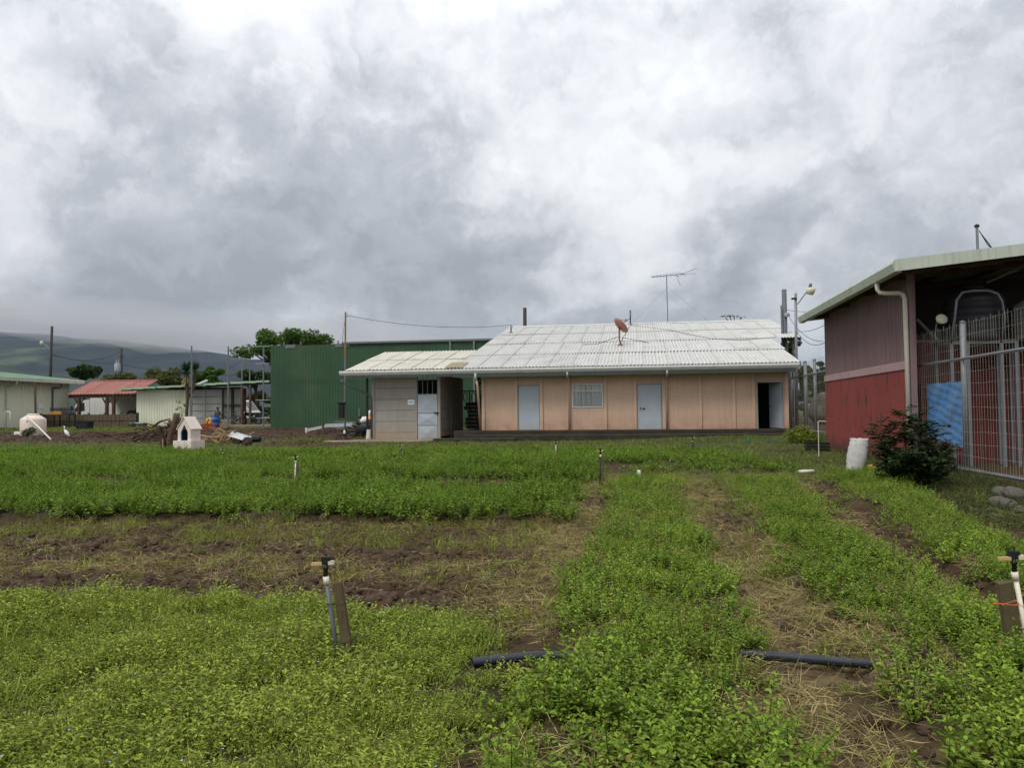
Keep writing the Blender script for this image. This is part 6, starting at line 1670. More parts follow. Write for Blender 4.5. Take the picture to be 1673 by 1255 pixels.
    for pa, pb, w, lab in (((318, 630), (338, 621.5), 0.22, 'white plank sloping up on the shed roof'), ((330, 630), (362, 626), 0.35, 'white sheet lying on the shed roof'), ((378, 629), (388, 626), 0.5, 'cream board at the right on the shed roof'),
                           ((262, 632), (300, 631), 0.12, 'thin pale tube on the left of the shed roof')):
        p = onY(*pa, 56.5); q = onY(*pb, 56.5); p.z = max(p.z, zr-0.1)
        tag(MB().beam(p, q, w, 0.10).build('loose_plank', K['white_paint']), lab, 'plank')
    # egret-like white scrap and small white box in grass
    p = gnd(27, 711); tag(MB().bbox(p.x-0.2, p.x+0.2, p.y, p.y+0.2, p.z, p.z+0.2, 0.02).build('plastic_box', K['bag_white']), 'small white box in the grass left of the cream tank', 'box')
    # white bird
    p = gnd(109, 718)
    E_ = thing('white_egret', 'white egret standing in the grass by the dug earth', 'bird', p)
    bm_ = MB(); M = Matrix.Translation((0, 0, 0.34)) @ Matrix.Rotation(R(35), 4, 'Y')
    pr = [(0, -0.24), (0.05, -0.2), (0.09, -0.08), (0.10, 0.02), (0.07, 0.13), (0.035, 0.2), (0, 0.22)]
    bm_.lathe(pr, 12, (0, 0, 0.34), Matrix.Rotation(R(-38), 3, 'Y')); bm_.tube([(-0.10, 0, 0.46), (-0.16, 0, 0.54), (-0.12, 0, 0.63), (-0.17, 0, 0.70)], [0.045, 0.03, 0.025, 0.032], 8)
    bm_.build('body', K['bag_white'], E_, world=False, smooth=True)
    MB().tube([(-0.18, 0, 0.70), (-0.28, 0, 0.685)], [0.016, 0.004], 6).build('beak', K['tan_head'], E_, world=False)
    for s in (-0.03, 0.03): MB().tube([(0.0, s, 0.28), (0.02, s, 0.15), (0.0, s, 0.0), (-0.05, s, 0.0)], 0.009, 5).build('leg', K['black'], E_, world=False)
build_yard()

# ------------------------------------------------------------------ barn side things
def build_barn_side():
    # blue tarp hung behind the mesh
    X = 6.945
    c4 = [onX(1511, 627, X), onX(1570, 622, X), onX(1573, 732, X), onX(1513, 714, X)]
    n = 40; vs = []; fs = []
    for i in range(n+1):
        for j in range(n+1):
            u, v = i/n, j/n
            p = (c4[0].lerp(c4[1], u)).lerp(c4[3].lerp(c4[2], u), v)
            sag = 0.05*math.sin(u*math.pi*3)*(1-v)
            p = p+Vector((0.03+0.016*math.sin(u*13+v*4)+0.02*math.sin(v*11+u*9)*u*(1-u)*3+0.008*math.sin(u*37+v*19)+0.006*math.sin(v*47-u*13), 0, -0.02*abs(math.sin(u*math.pi*3))*(1-v)))
            vs.append(p)
    for i in range(n):
        for j in range(n): k = i*(n+1)+j; fs.append((k, k+1, k+n+2, k+n+1))
    tag(MB().add(vs, fs).build('tarpaulin', K['tarp_blue'], smooth=True), 'wrinkled blue tarpaulin hung on the mesh fence beside the barn corner', 'tarpaulin')
    a = onX(1493, 629, 6.98); b = onX(1508, 694, 6.98)
    tag(MB().bbox(6.96, 6.985, min(a.y, b.y), max(a.y, b.y), b.z-0.6, a.z, 0.004).build('plywood_board', K['ply']), 'upright brown plywood board between the white downspout and blue tarp', 'board')
    # sack
    b = gnd(1396, 771)
    S = thing('sack', 'full white woven sack leaning at the foot of the red barn wall', 'sack', b)
    h = 0.74; r = 0.205; vs = []; fs = []; n = 20; m = 12
    for i in range(m+1):
        t = i/m; z = h*t; rr = r*(0.86+0.22*math.sin(t*math.pi*0.9))*(1.0 if t < 0.94 else 1-0.8*(t-0.94))
        for k in range(n):
            a = 2*math.pi*k/n; w = 1+0.05*math.sin(k*2.1+i*1.3)+0.03*math.sin(i*2.7+k)
            vs.append((rr*w*math.cos(a)+0.16*t, rr*0.72*w*math.sin(a)+0.12*t, z))
    for i in range(m):
        for k in range(n): fs.append((i*n+k, i*n+(k+1) % n, (i+1)*n+(k+1) % n, (i+1)*n+k))
    fs += [tuple(range(n-1, -1, -1)), tuple(m*n+k for k in range(n))]
    MB().add(vs, fs).build('sack_body', K['sack'], S, world=False, smooth=True)
    MB().add([(0.16+0.20*(1+0.06*math.sin(k*2.3))*math.cos(k*0.449)*q, 0.12+0.145*(1+0.06*math.sin(k*1.7))*math.sin(k*0.449)*q, h-0.04+z+0.02*math.sin(k*2.9)) for (q, z) in ((0.98, 0.0), (1.04, 0.07), (0.93, 0.05), (0.80, 0.0)) for k in range(14)], [(r*14+k, r*14+(k+1) % 14, (r+1)*14+(k+1) % 14, (r+1)*14+k) for r in range(3) for k in range(14)]).build('sack_mouth', K['sack'], S, world=False, smooth=True)
    # rocks on the bank
    rk = [(1640, 812, 0.17, 'rounded grey rock on top of the bank rock heap'), (1640, 832, 0.20, 'flat pinkish rock low on the bank'), (1664, 818, 0.22, 'brown rock at the right of the bank heap'), (1655, 832, 0.14, 'small rock wedged between the bank rocks'), (1671, 838, 0.10, 'pale pebble at the foot of the bank rocks')]
    for px, py, r, lab in rk:
        p = gnd(px, py); o = clod('x', K['rock'], 0.7, 3); o.name = 'rock'; col.objects.link(o); o.location = p+Vector((0, 0.1, r*0.35)); o.scale = (r*0.8, r*0.75, r*0.75); o.rotation_euler = (rv(0.4), rv(0.4), rv(3))
        for q in o.data.polygons: q.use_smooth = True
        tag(o, lab, 'rock', 'rocks on the bank')
    p = gnd(1422, 768); o = clod('x', K['yellow'], 0.6); o.name = 'plastic_scrap'; col.objects.link(o); o.location = p+Vector((0, 0, 0.06)); o.scale = (0.1, 0.08, 0.12); tag(o, 'scrap of orange plastic beside the white sack', 'litter')
    # black crate by the barn corner
    p = gnd(1335, 738)
    Cc = thing('crate', 'open black plastic crate in the weeds at the far barn corner', 'crate', p)
    for s in (-1, 1):
        for k in range(3):
            MB().box(-0.35, 0.35, s*0.22-0.01, s*0.22+0.01, 0.02+k*0.1, 0.09+k*0.1).build('slat', K['black'], Cc, world=False)
            MB().box(s*0.35-0.01, s*0.35+0.01, -0.205, 0.205, 0.02+k*0.1, 0.09+k*0.1).build('slat', K['black'], Cc, world=False)
    MB().box(-0.335, 0.335, -0.205, 0.205, 0, 0.019).build('bottom', K['black'], Cc, world=False)
build_barn_side()

# ------------------------------------------------------------------ trees and shrubs
def leaf_cloud(blobs, n, L, W, mat, name, parent, shell=0.55, flat=0.0, rng=random):
    vs = []; fs = []
    tot = sum(b[3]*b[4]*b[5] for b in blobs)
    for (cx, cy, cz, rx, ry, rz) in blobs:
        k = max(8, int(n*rx*ry*rz/tot)) if tot > 0 else n
        for i in range(k):
            d = Vector((rng.gauss(0, 1), rng.gauss(0, 1), rng.gauss(0, 1))).normalized(); rr = rng.uniform(shell, 1.0)**0.6
            p = Vector((cx+d.x*rx*rr, cy+d.y*ry*rr, cz+d.z*rz*rr))
            a = Vector((rng.gauss(0, 1), rng.gauss(0, 1), rng.gauss(0, 0.5))).normalized(); nn = (d+Vector((rng.gauss(0, 0.5), rng.gauss(0, 0.5), 0.6+rng.gauss(0, 0.4)))).normalized()
            b = nn.cross(a).normalized(); l = L*rng.uniform(0.6, 1.3); w = W*rng.uniform(0.7, 1.2); q = len(vs)
            vs += [tuple(p-a*l*0.5), tuple(p+b*w*0.5+nn*w*0.12), tuple(p+a*l*0.5-nn*l*0.15), tuple(p-b*w*0.5+nn*w*0.12)]
            fs += [(q, q+1, q+2), (q, q+2, q+3)]
    me = bpy.data.meshes.new(name); me.from_pydata(vs, [], fs); me.materials.append(mat)
    o = bpy.data.objects.new(name, me); col.objects.link(o); o.parent = parent
    return o
def tree(label, base, px_l, px_r, py_top, py_bot, Y, mat, n=2600, L=0.35, lobes=16, flat=0.5, cat='tree', trunk_r=0.18, name='tree', group='trees behind the farm buildings', lean=0.0, spread=0.78):
    """crown fills the given pixel box at depth Y"""
    a = onY(px_l, py_bot, Y); b = onY(px_r, py_top, Y)
    cx = (a.x+b.x)/2; w = abs(b.x-a.x)/2; z0, z1 = a.z, b.z; hz = (z1-z0)/2; bz = gz(cx, Y)
    T = thing(name, label, cat, (cx+lean, Y, bz), 0, group)
    rng = random.Random(hash(label) % 9999 if False else sum(map(ord, label)))
    blobs = []
    cz = (z0+z1)/2-bz
    tips = []
    for i in range(lobes):
        t = rng.uniform(0, 6.283); rr = math.sqrt(rng.random())*spread
        x = w*rr*math.cos(t); y = w*0.8*rr*math.sin(t); zz = cz+hz*(rng.uniform(-0.75, 0.72))*(1-0.65*rr*rr)+hz*0.1
        s = rng.uniform(0.24, 0.42)
        rx = max(0.25, min(w, 2.5*hz)*s); blobs.append((x-lean, y, zz, rx, rx, max(0.2, rx*rng.uniform(0.45, 0.8))))
        tips.append(Vector((x-lean, y, zz)))
    top = Vector((-lean*0.6, 0, max(0.8, z0-bz+hz*0.3)))
    MB().tube([(0, 0, -0.2), (rv(0.1)-lean*0.2, rv(0.1), top.z*0.5), top], [trunk_r*1.3, trunk_r, trunk_r*0.7], 8).build('trunk', K['bark_dark'], T, world=False, smooth=True)
    for p in tips[:9]:
        m = top.lerp(p, 0.5)+Vector((0, 0, 0.15*hz)); MB().tube([top*0.9, m, p], [trunk_r*0.55, trunk_r*0.35, trunk_r*0.12], 6).build('limb', K['bark_dark'], T, world=False, smooth=True)
    leaf_cloud(blobs, n, L, L*0.55, mat, 'crown', T, 0.35, rng=rng)
    return T
def build_trees():
    tree('wide flat-topped tree rising behind the green warehouse', 0, 428, 533, 536, 572, 66, K['l_tree'], 4600, 0.32, 46, trunk_r=0.3, spread=0.93)
    tree('drooping side limb tree at the left end of the warehouse', 0, 387, 452, 560, 594, 64, K['l_tree'], 1100, 0.34, 22, trunk_r=0.16, spread=0.95, lean=3.2)
    tree('dark round tree between hall roof and power pole', 0, 113, 164, 597, 622, 92, K['l_tree_d'], 2600, 0.42, 16)
    tree('olive bush row behind the tile shelter', 0, 172, 240, 610, 640, 84, K['l_tree_o'], 2600, 0.4, 16)
    tree('broad olive tree behind the long shed', 0, 226, 304, 600, 645, 80, K['l_tree_o'], 3600, 0.42, 20)
    tree('leafy green tree right of the yucca behind the shed', 0, 318, 366, 590, 640, 76, K['l_tree'], 2800, 0.42, 16)
    tree('dark tree behind the porch roof', 0, 392, 444, 598, 640, 72, K['l_tree_d'], 2200, 0.38, 14)
    tree('dry brown hedge seen under the porch roof', 0, 396, 446, 634, 690, 74, K['l_tree_o'], 2600, 0.34, 16, name='hedge', cat='hedge')
    tree('dark leafy tree behind the pole at the house corner', 0, 1274, 1308, 535, 640, 58, K['l_tree_d'], 2200, 0.3, 30)
    tree('small palm-like tree behind the mesh fence', 0, 1300, 1330, 592, 650, 60, K['l_tree'], 2200, 0.32, 26)
    tree('grey green tree behind the parked truck', 0, 1322, 1356, 586, 660, 64, K['l_tree_d'], 2600, 0.32, 26)
    tree('low hedge at the end of the drive', 0, 1296, 1360, 632, 690, 78, K['l_tree_d'], 1800, 0.36, 14, name='hedge', cat='hedge')
    # twig tips over the ridge
    T = thing('tree', 'bare leafy twig tips showing over the white roof ridge', 'tree', (onY(1198, 518, 60).x, 60, 0.88), 0, 'trees behind the farm buildings')
    tips = [(1183, 516), (1192, 515), (1200, 517), (1213, 518)]
    bz = onY(1200, 540, 60).z-0.88
    MB().tube([(0, 0, -0.2), (0, 0, bz)], [0.16, 0.08], 8).build('trunk', K['bark_dark'], T, world=False)
    bl = []
    for p in tips:
        q = onY(*p, 60)-Vector(T.location); MB().tube([(0, 0, bz*0.95), (q.x*0.6, 0, bz+(q.z-bz)*0.7), q], [0.06, 0.04, 0.02], 5).build('limb', K['bark_dark'], T, world=False); bl.append((q.x, 0, q.z-0.02, 0.34, 0.2, 0.12))
    bl.append((0, 0, bz*0.9, 1.2, 1.0, 0.5))
    leaf_cloud(bl, 500, 0.25, 0.1, K['l_tree_d'], 'crown', T, 0.2)
    # yucca
    b = gnd(307, 699); b.y = 54.6; bx = onY(304, 690, 54.6).x
    Yc = thing('yucca', 'spiky yucca with a bare trunk against the cream shed wall', 'yucca', (bx, 54.6, 0.72))
    hd = onY(304, 607, 54.6).z-0.72; h2 = onY(318, 604, 55.2).z-0.72; x2 = onY(319, 604, 55.2).x-bx
    MB().tube([(0.02, 0, -0.1), (0.05, 0, 1.2), (0.12, 0, 2.3), (0.0, 0, hd-0.7), (0, 0, hd-0.1)], [0.13, 0.11, 0.12, 0.16, 0.12], 8).build('trunk', K['bark'], Yc, world=False, smooth=True)
    MB().tube([(0.12, 0, 2.2), (0.4, 0.3, 2.8), (x2, 0.6, h2-0.1)], [0.08, 0.09, 0.1], 7).build('trunk', K['bark'], Yc, world=False, smooth=True)
    for (cx, cy, cz, Lm, n) in ((0, 0, hd, 1.05, 150), (x2, 0.6, h2, 0.85, 110)):
        m = LeafMesh()
        for i in range(n):
            t = random.random()*6.283; e = random.uniform(-0.5, 1.4)
            d = Vector((math.cos(t)*math.cos(e), math.sin(t)*math.cos(e), math.sin(e)))
            m.blade((cx, cy, cz), d, (0, 0, -1) if e < 1.2 else (1, 0, 0), Lm*random.uniform(0.7, 1.05), 0.075, random.uniform(0, 0.35), 0)
        o = m.obj('leaf_rosette', [K['l_yucca']]); col.objects.link(o); o.parent = Yc
    m = LeafMesh()
    for i in range(70):
        t = random.random()*6.283; m.blade((0.1*math.cos(t), 0.1*math.sin(t), hd-0.15-random.random()*0.7), (0.5*math.cos(t), 0.5*math.sin(t), -1), (math.cos(t), math.sin(t), 0), random.uniform(0.4, 0.8), 0.06, 0.2, 0)
    o = m.obj('dead_skirt', [M_straw]); col.objects.link(o); o.parent = Yc
    # thin sapling beside yucca
    b = gnd(296, 705)
    sp = thing('sapling', 'thin leafy sapling left of the yucca trunk', 'sapling', b)
    hh = onY(297, 666, b.y).z-b.z
    MB().tube([(0, 0, -0.1), (0.05, 0, hh*0.6), (0.02, 0, hh)], [0.03, 0.02, 0.01], 5).build('trunk', K['bark_dark'], sp, world=False)
    for i in range(5):
        z = hh*(0.4+0.12*i); MB().tube([(0.03, 0, z), (0.25*(-1)**i, 0.1, z+0.25)], [0.012, 0.006], 4).build('limb', K['bark_dark'], sp, world=False)
    leaf_cloud([(0.25*(-1)**i, 0.1, hh*(0.45+0.13*i)+0.2, 0.22, 0.2, 0.15) for i in range(6)], 150, 0.14, 0.07, K['l_tree'], 'crown', sp, 0.2)
    # dark shrub by the tarp: arching stems with paired leaflets
    def bushy(label, px, py):
        b = gnd(px, py); S = thing('shrub', label, 'shrub', b)
        m = LeafMesh(); st = MB()
        mains = [((-0.35, 0.1), (-0.55, 0.3, 0.95)), ((-0.2, -0.1), (-0.75, 0.1, 0.62)), ((0.0, 0.1), (-0.1, 0.3, 1.30)), ((0.1, -0.05), (0.25, 0.2, 1.22)), ((0.3, 0.1), (0.55, 0.3, 1.0)),
                 ((0.2, -0.2), (0.6, -0.3, 0.6)), ((-0.1, -0.25), (-0.2, -0.55, 0.6)), ((0.15, -0.3), (0.3, -0.6, 0.45)), ((-0.3, -0.2), (-0.5, -0.4, 0.5)), ((0.35, 0.0), (0.75, 0.0, 0.75)), ((0.0, 0.0), (0.05, 0.0, 0.9)), ((-0.2, 0.2), (-0.9, 0.35, 0.98))]
        for (ox, oy), (tx, ty, tz) in mains:
            o0 = Vector((ox*0.8, oy, -0.05)); t = Vector((tx*0.62, ty, tz*1.1)); md = o0.lerp(t, 0.5)+Vector((rv(0.1), rv(0.1), 0.12))
            pts = [o0.lerp(md, f).lerp(md.lerp(t, f), f) for f in np.linspace(0, 1, 9)]
            st.tube(pts, [0.018*(1-0.75*k/8) for k in range(9)], 5, False)
            for k in range(30):
                f = random.uniform(0.12, 1.0); i0 = min(int(f*8), 7); p = pts[i0].lerp(pts[i0+1], f*8-i0)
                ax = (pts[i0+1]-pts[i0]).normalized(); a = random.random()*6.283
                d = (ax*0.6+Vector((math.cos(a), math.sin(a), random.uniform(-0.25, 0.55)))).normalized(); L = random.uniform(0.16, 0.42)
                tw = [p, p+d*L*0.5+Vector((0, 0, 0.02)), p+d*L-Vector((0, 0, 0.09*L))]
                st.tube(tw, [0.006, 0.005, 0.002], 4, False)
                nl = max(4, int(L/0.042))
                for q in range(1, nl+1):
                    g = q/nl; pp = tw[0].lerp(tw[1], g*2) if g < 0.5 else tw[1].lerp(tw[2], g*2-1)
                    sd = d.cross(Vector((0, 0, 1))).normalized()
                    for s in (-1, 1):
                        ll = random.uniform(0.07, 0.14)
                        m.leaf(pp, sd*s+d*0.6+Vector((rv(0.3), rv(0.3), rv(0.4)+0.1)), Vector((rv(0.4), rv(0.4), 1)), ll, ll*0.42, 0.1, 0, 0.35)
        st.build('stems', K['bark_dark'], S, world=False)
        o = m.obj('leaves', [K['l_shrub']]); col.objects.link(o); o.parent = S
    def pinnate(label, px, py, n, Lmin, Lmax, spread, leafL, name='shrub', hz=1.0, step=0.055):
        b = gnd(px, py); S = thing(name, label, 'shrub', b)
        m = LeafMesh(); st = MB()
        for i in range(n):
            t = random.random()*6.283; L = random.uniform(Lmin, Lmax); e = random.uniform(0.25, 1.45)
            d = Vector((math.cos(t)*math.cos(e)*spread, math.sin(t)*math.cos(e)*spread, math.sin(e)*hz))
            o0 = Vector((rv(0.22), rv(0.22), 0)); pts = []
            for k in range(9):
                f = k/8; pts.append(o0+d*L*f+Vector((rv(0.012), rv(0.012), -0.38*L*f*f*math.cos(e))))
            st.tube(pts, [0.012*(1-0.8*k/8) for k in range(9)], 4, False)
            nl = int(L/step)
            for k in range(2, nl):
                f = k/nl; q = f*8; i0 = min(int(q), 7); p = pts[i0].lerp(pts[i0+1], q-i0); dd = (pts[i0+1]-pts[i0]).normalized()
                sd = dd.cross(Vector((0, 0, 1))).normalized()
                for s in (-1, 1):
                    m.leaf(p, sd*s+dd*0.7+Vector((rv(0.15), rv(0.15), 0.25+rv(0.25))), Vector((0, 0, 1)), leafL*random.uniform(0.7, 1.2)*(1.1-0.4*f), leafL*0.42, 0.1, 0, 0.3)
        st.build('stems', K['bark_dark'], S, world=False)
        o = m.obj('leaves', [K['l_shrub']]); col.objects.link(o); o.parent = S
    bushy('dense dark shrub with paired glossy leaves in front of the blue tarpaulin', 1494, 798)
    pinnate('dark fern-like shrub behind the wire fence against the red wall', 1612, 752, 34, 0.6, 1.25, 0.8, 0.12)
    pinnate('low dark shrub at the foot of the fence post', 1545, 772, 26, 0.3, 0.7, 1.0, 0.11)
    # bright yellow green plant near the mesh fence
    b = gnd(1308, 724); S = thing('shrub', 'bright yellow-green leafy plant below the mesh fence', 'shrub', b)
    MB().tube([(0, 0, -0.05), (0.02, 0, 0.3)], 0.03, 5).build('stems', K['bark_dark'], S, world=False)
    leaf_cloud([(-0.35, 0, 0.3, 0.3, 0.3, 0.25), (0.1, 0.1, 0.42, 0.35, 0.3, 0.3), (0.45, 0, 0.25, 0.3, 0.3, 0.22), (0, -0.2, 0.2, 0.45, 0.3, 0.2)], 650, 0.15, 0.07, K['l_yellow'], 'leaves', S, 0.2)
    b = gnd(46, 714); S = thing('shrub', 'small dark bush in front of the cream water tank', 'shrub', b)
    MB().tube([(0, 0, -0.05), (0.02, 0, 0.3)], 0.03, 5).build('stems', K['bark_dark'], S, world=False)
    leaf_cloud([(-0.1, 0, 0.25, 0.3, 0.3, 0.25), (0.15, 0.1, 0.35, 0.25, 0.3, 0.25)], 400, 0.14, 0.05, K['l_tree_d'], 'leaves', S, 0.2)
    b = gnd(788, 706); S = thing('vine', 'leafy green vine climbing behind the slanted downspout', 'vine', (XatY(783, 36.2), 36.3, 0.78))
    MB().tube([(0, 0, 0), (0.05, 0, 1.2), (0.0, 0.05, 2.3)], 0.015, 5).build('stems', K['bark_dark'], S, world=False)
    leaf_cloud([(0.0, 0, 0.9, 0.15, 0.2, 0.3), (0.05, 0, 1.6, 0.12, 0.2, 0.35), (0, 0, 2.3, 0.14, 0.2, 0.3)], 220, 0.15, 0.09, K['l_tree'], 'leaves', S, 0.2)
build_trees()

# ------------------------------------------------------------------ vehicles
def wheel(parent, c, r, w, axis='y'):
    M = Matrix.Rotation(R(90), 3, 'X') if axis == 'y' else Matrix.Rotation(R(90), 3, 'Y')
    W = MB().lathe([(r*0.6, -w/2), (r*0.92, -w/2), (r, -w*0.3), (r, w*0.3), (r*0.92, w/2), (r*0.6, w/2)], 22, c, M).build('wheel', K['rubber'], parent, world=False, smooth=True)
    MB().lathe([(0, -w*0.42), (r*0.2, -w*0.45), (r*0.58, -w*0.32), (r*0.6, 0), (r*0.58, w*0.32), (r*0.2, w*0.45), (0, w*0.42)], 18, c, M).build('rim', K['rim'], W, world=False, smooth=True)
def build_vehicles():
    # white box truck behind the shelter, cab to the left
    Y = 64.5; xf = onY(131, 660, Y).x
    T = thing('box_truck', 'white box truck parked behind the tile shelter', 'truck', (xf, Y, 0.88))
    wd = 1.05
    m = MB(); prof = [(0.05, 0.5), (0.0, 1.15), (0.55, 2.05), (0.75, 2.2), (1.75, 2.25), (1.75, 0.5)]
    m.prism(prof, 'y', -wd, wd); m.build('cab', K['white_paint'], T, world=False)
    MB().prism([(0.30, 1.22), (0.62, 1.95), (1.25, 1.98), (1.3, 1.25), (0.8, 1.15)], 'y', -wd-0.012, -wd-0.004).build('side_window', K['glass'], T, world=False)
    vs = [(-0.02, -wd+0.08, 1.22), (-0.02, wd-0.08, 1.22), (0.53, wd-0.12, 2.06), (0.53, -wd+0.12, 2.06)]
    MB().add(vs, [(0, 1, 2, 3)]).build('windscreen', K['glass'], T, world=False)
    MB().bbox(0.0, 0.14, -wd-0.2, -wd-0.05, 1.35, 1.7, 0.02).build('mirror', K['black'], T, world=False)
    MB().bbox(1.85, 7.2, -wd-0.06, wd+0.06, 0.85, 2.95, 0.03).build('cargo_box', K['white_paint'], T, world=False)
    for k in range(5): MB().box(2.3+k*1.05, 2.34+k*1.05, -wd-0.075, -wd-0.061, 0.9, 2.9).build('box_rib', K['white_paint'], T, world=False)
    MB().box(0.6, 7.1, -0.5, 0.5, 0.5, 0.8).build('chassis', K['dark_metal'], T, world=False)
    MB().bbox(-0.08, 0.06, -wd, wd, 0.38, 0.62, 0.02).build('bumper', K['grey_pvc'], T, world=False)
    for s in (-1, 1):
        wheel(T, (1.0, s*(wd-0.12), 0.42), 0.42, 0.24); wheel(T, (5.6, s*(wd-0.12), 0.42), 0.42, 0.24)
        MB().bbox(0.0, 0.04, s*0.78-0.14, s*0.78+0.14, 0.72, 0.92, 0.01).build('headlight', K['pane'] if False else K['rim'], T, world=False)
    # white van seen beyond the porch
    Y = 66.0; c = onY(401, 668, Y)
    V = thing('van', 'white van with a dark windscreen parked beyond the porch', 'van', (c.x-1.5, Y, 0.88))
    wd = 0.9
    MB().prism([(-1.8, 0.35), (-1.85, 1.6), (-1.6, 2.05), (1.35, 2.08), (1.7, 1.95), (2.35, 1.15), (2.5, 0.95), (2.5, 0.35)], 'y', -wd, wd).build('body', K['white_paint'], V, world=False)
    MB().prism([(1.15, 1.2), (1.15, 1.85), (1.55, 1.85), (2.1, 1.2)], 'y', -wd-0.012, -wd-0.004).build('side_window', K['glass'], V, world=False)
    MB().prism([(-1.5, 1.2), (-1.5, 1.85), (0.95, 1.85), (0.95, 1.2)], 'y', -wd-0.012, -wd-0.004).build('side_window', K['glass'], V, world=False)
    MB().add([(1.73, -wd+0.1, 1.93), (1.73, wd-0.1, 1.93), (2.36, wd-0.08, 1.17), (2.36, -wd+0.08, 1.17)], [(0, 1, 2, 3)]).build('windscreen', K['glass'], V, world=False)
    MB().bbox(2.42, 2.56, -wd-0.02, wd+0.02, 0.32, 0.55, 0.02).build('bumper', K['grey_pvc'], V, world=False)
    MB().bbox(1.7, 1.85, -wd-0.22, -wd-0.02, 1.15, 1.4, 0.02).build('mirror', K['black'], V, world=False)
    for s in (-1, 1):
        MB().bbox(2.42, 2.53, s*0.62-0.16, s*0.62+0.16, 0.72, 0.92, 0.02).build('headlight', K['rim'], V, world=False)
        for x in (-1.1, 1.7): wheel(V, (x, s*(wd-0.08), 0.33), 0.33, 0.2)
    # truck beyond the right fence
    Y = 47.0; c = onY(1343, 640, Y)
    T = thing('pickup_truck', 'white truck cab parked beyond the mesh fence', 'truck', (c.x+1.6, Y, 0.85))
    wd = 0.95
    MB().prism([(-2.2, 0.5), (-2.25, 1.05), (-1.45, 1.25), (-0.95, 2.15), (-0.6, 2.3), (0.9, 2.32), (0.95, 0.5)], 'y', -wd, wd).build('cab', K['white_paint'], T, world=False)
    MB().prism([(-1.2, 1.3), (-0.82, 2.05), (-0.2, 2.1), (-0.2, 1.3)], 'y', -wd-0.012, -wd-0.004).build('side_window', K['glass'], T, world=False)
    MB().prism([(-0.1, 1.3), (-0.1, 2.1), (0.7, 2.1), (0.7, 1.3)], 'y', -wd-0.012, -wd-0.004).build('side_window', K['glass'], T, world=False)
    MB().add([(-1.50, -wd+0.08, 1.27), (-1.50, wd-0.08, 1.27), (-0.99, wd-0.1, 2.13), (-0.99, -wd+0.1, 2.13)], [(0, 1, 2, 3)]).build('windscreen', K['glass'], T, world=False)
    MB().bbox(1.0, 4.4, -wd, wd, 0.75, 1.25, 0.03).build('load_bed', K['grey_pvc'], T, world=False)
    MB().bbox(-2.32, -2.2, -wd, wd, 0.45, 0.7, 0.02).build('bumper', K['grey_pvc'], T, world=False)
    MB().tube([(-1.3, -wd-0.02, 1.3), (-1.45, -wd-0.3, 1.5), (-1.45, -wd-0.3, 1.95)], 0.03, 6).build('mirror_arm', K['black'], T, world=False)
    MB().bbox(-1.5, -1.4, -wd-0.42, -wd-0.22, 1.5, 1.95, 0.02).build('mirror', K['black'], T, world=False)
    for s in (-1, 1):
        MB().bbox(-2.26, -2.2, s*0.7-0.13, s*0.7+0.13, 0.78, 0.98, 0.01).build('headlight', K['rim'], T, world=False)
        for x in (-1.5, 3.2): wheel(T, (x, s*(wd-0.1), 0.42), 0.42, 0.24)
    # canvas heap in front of it
    p = onY(1332, 690, 43.5); 
    o = clod('x', K['tarp_grey'], 1.0, 4); o.name = 'canvas_heap'; col.objects.link(o); o.location = (p.x+0.45, 43.8, 1.6); o.scale = (0.72, 0.8, 0.95)
    for q in o.data.polygons: q.use_smooth = True
    o.location.z = 0.85+0.72; tag(o, 'heap covered with grey-brown canvas in front of the white truck', 'covered heap')
build_vehicles()

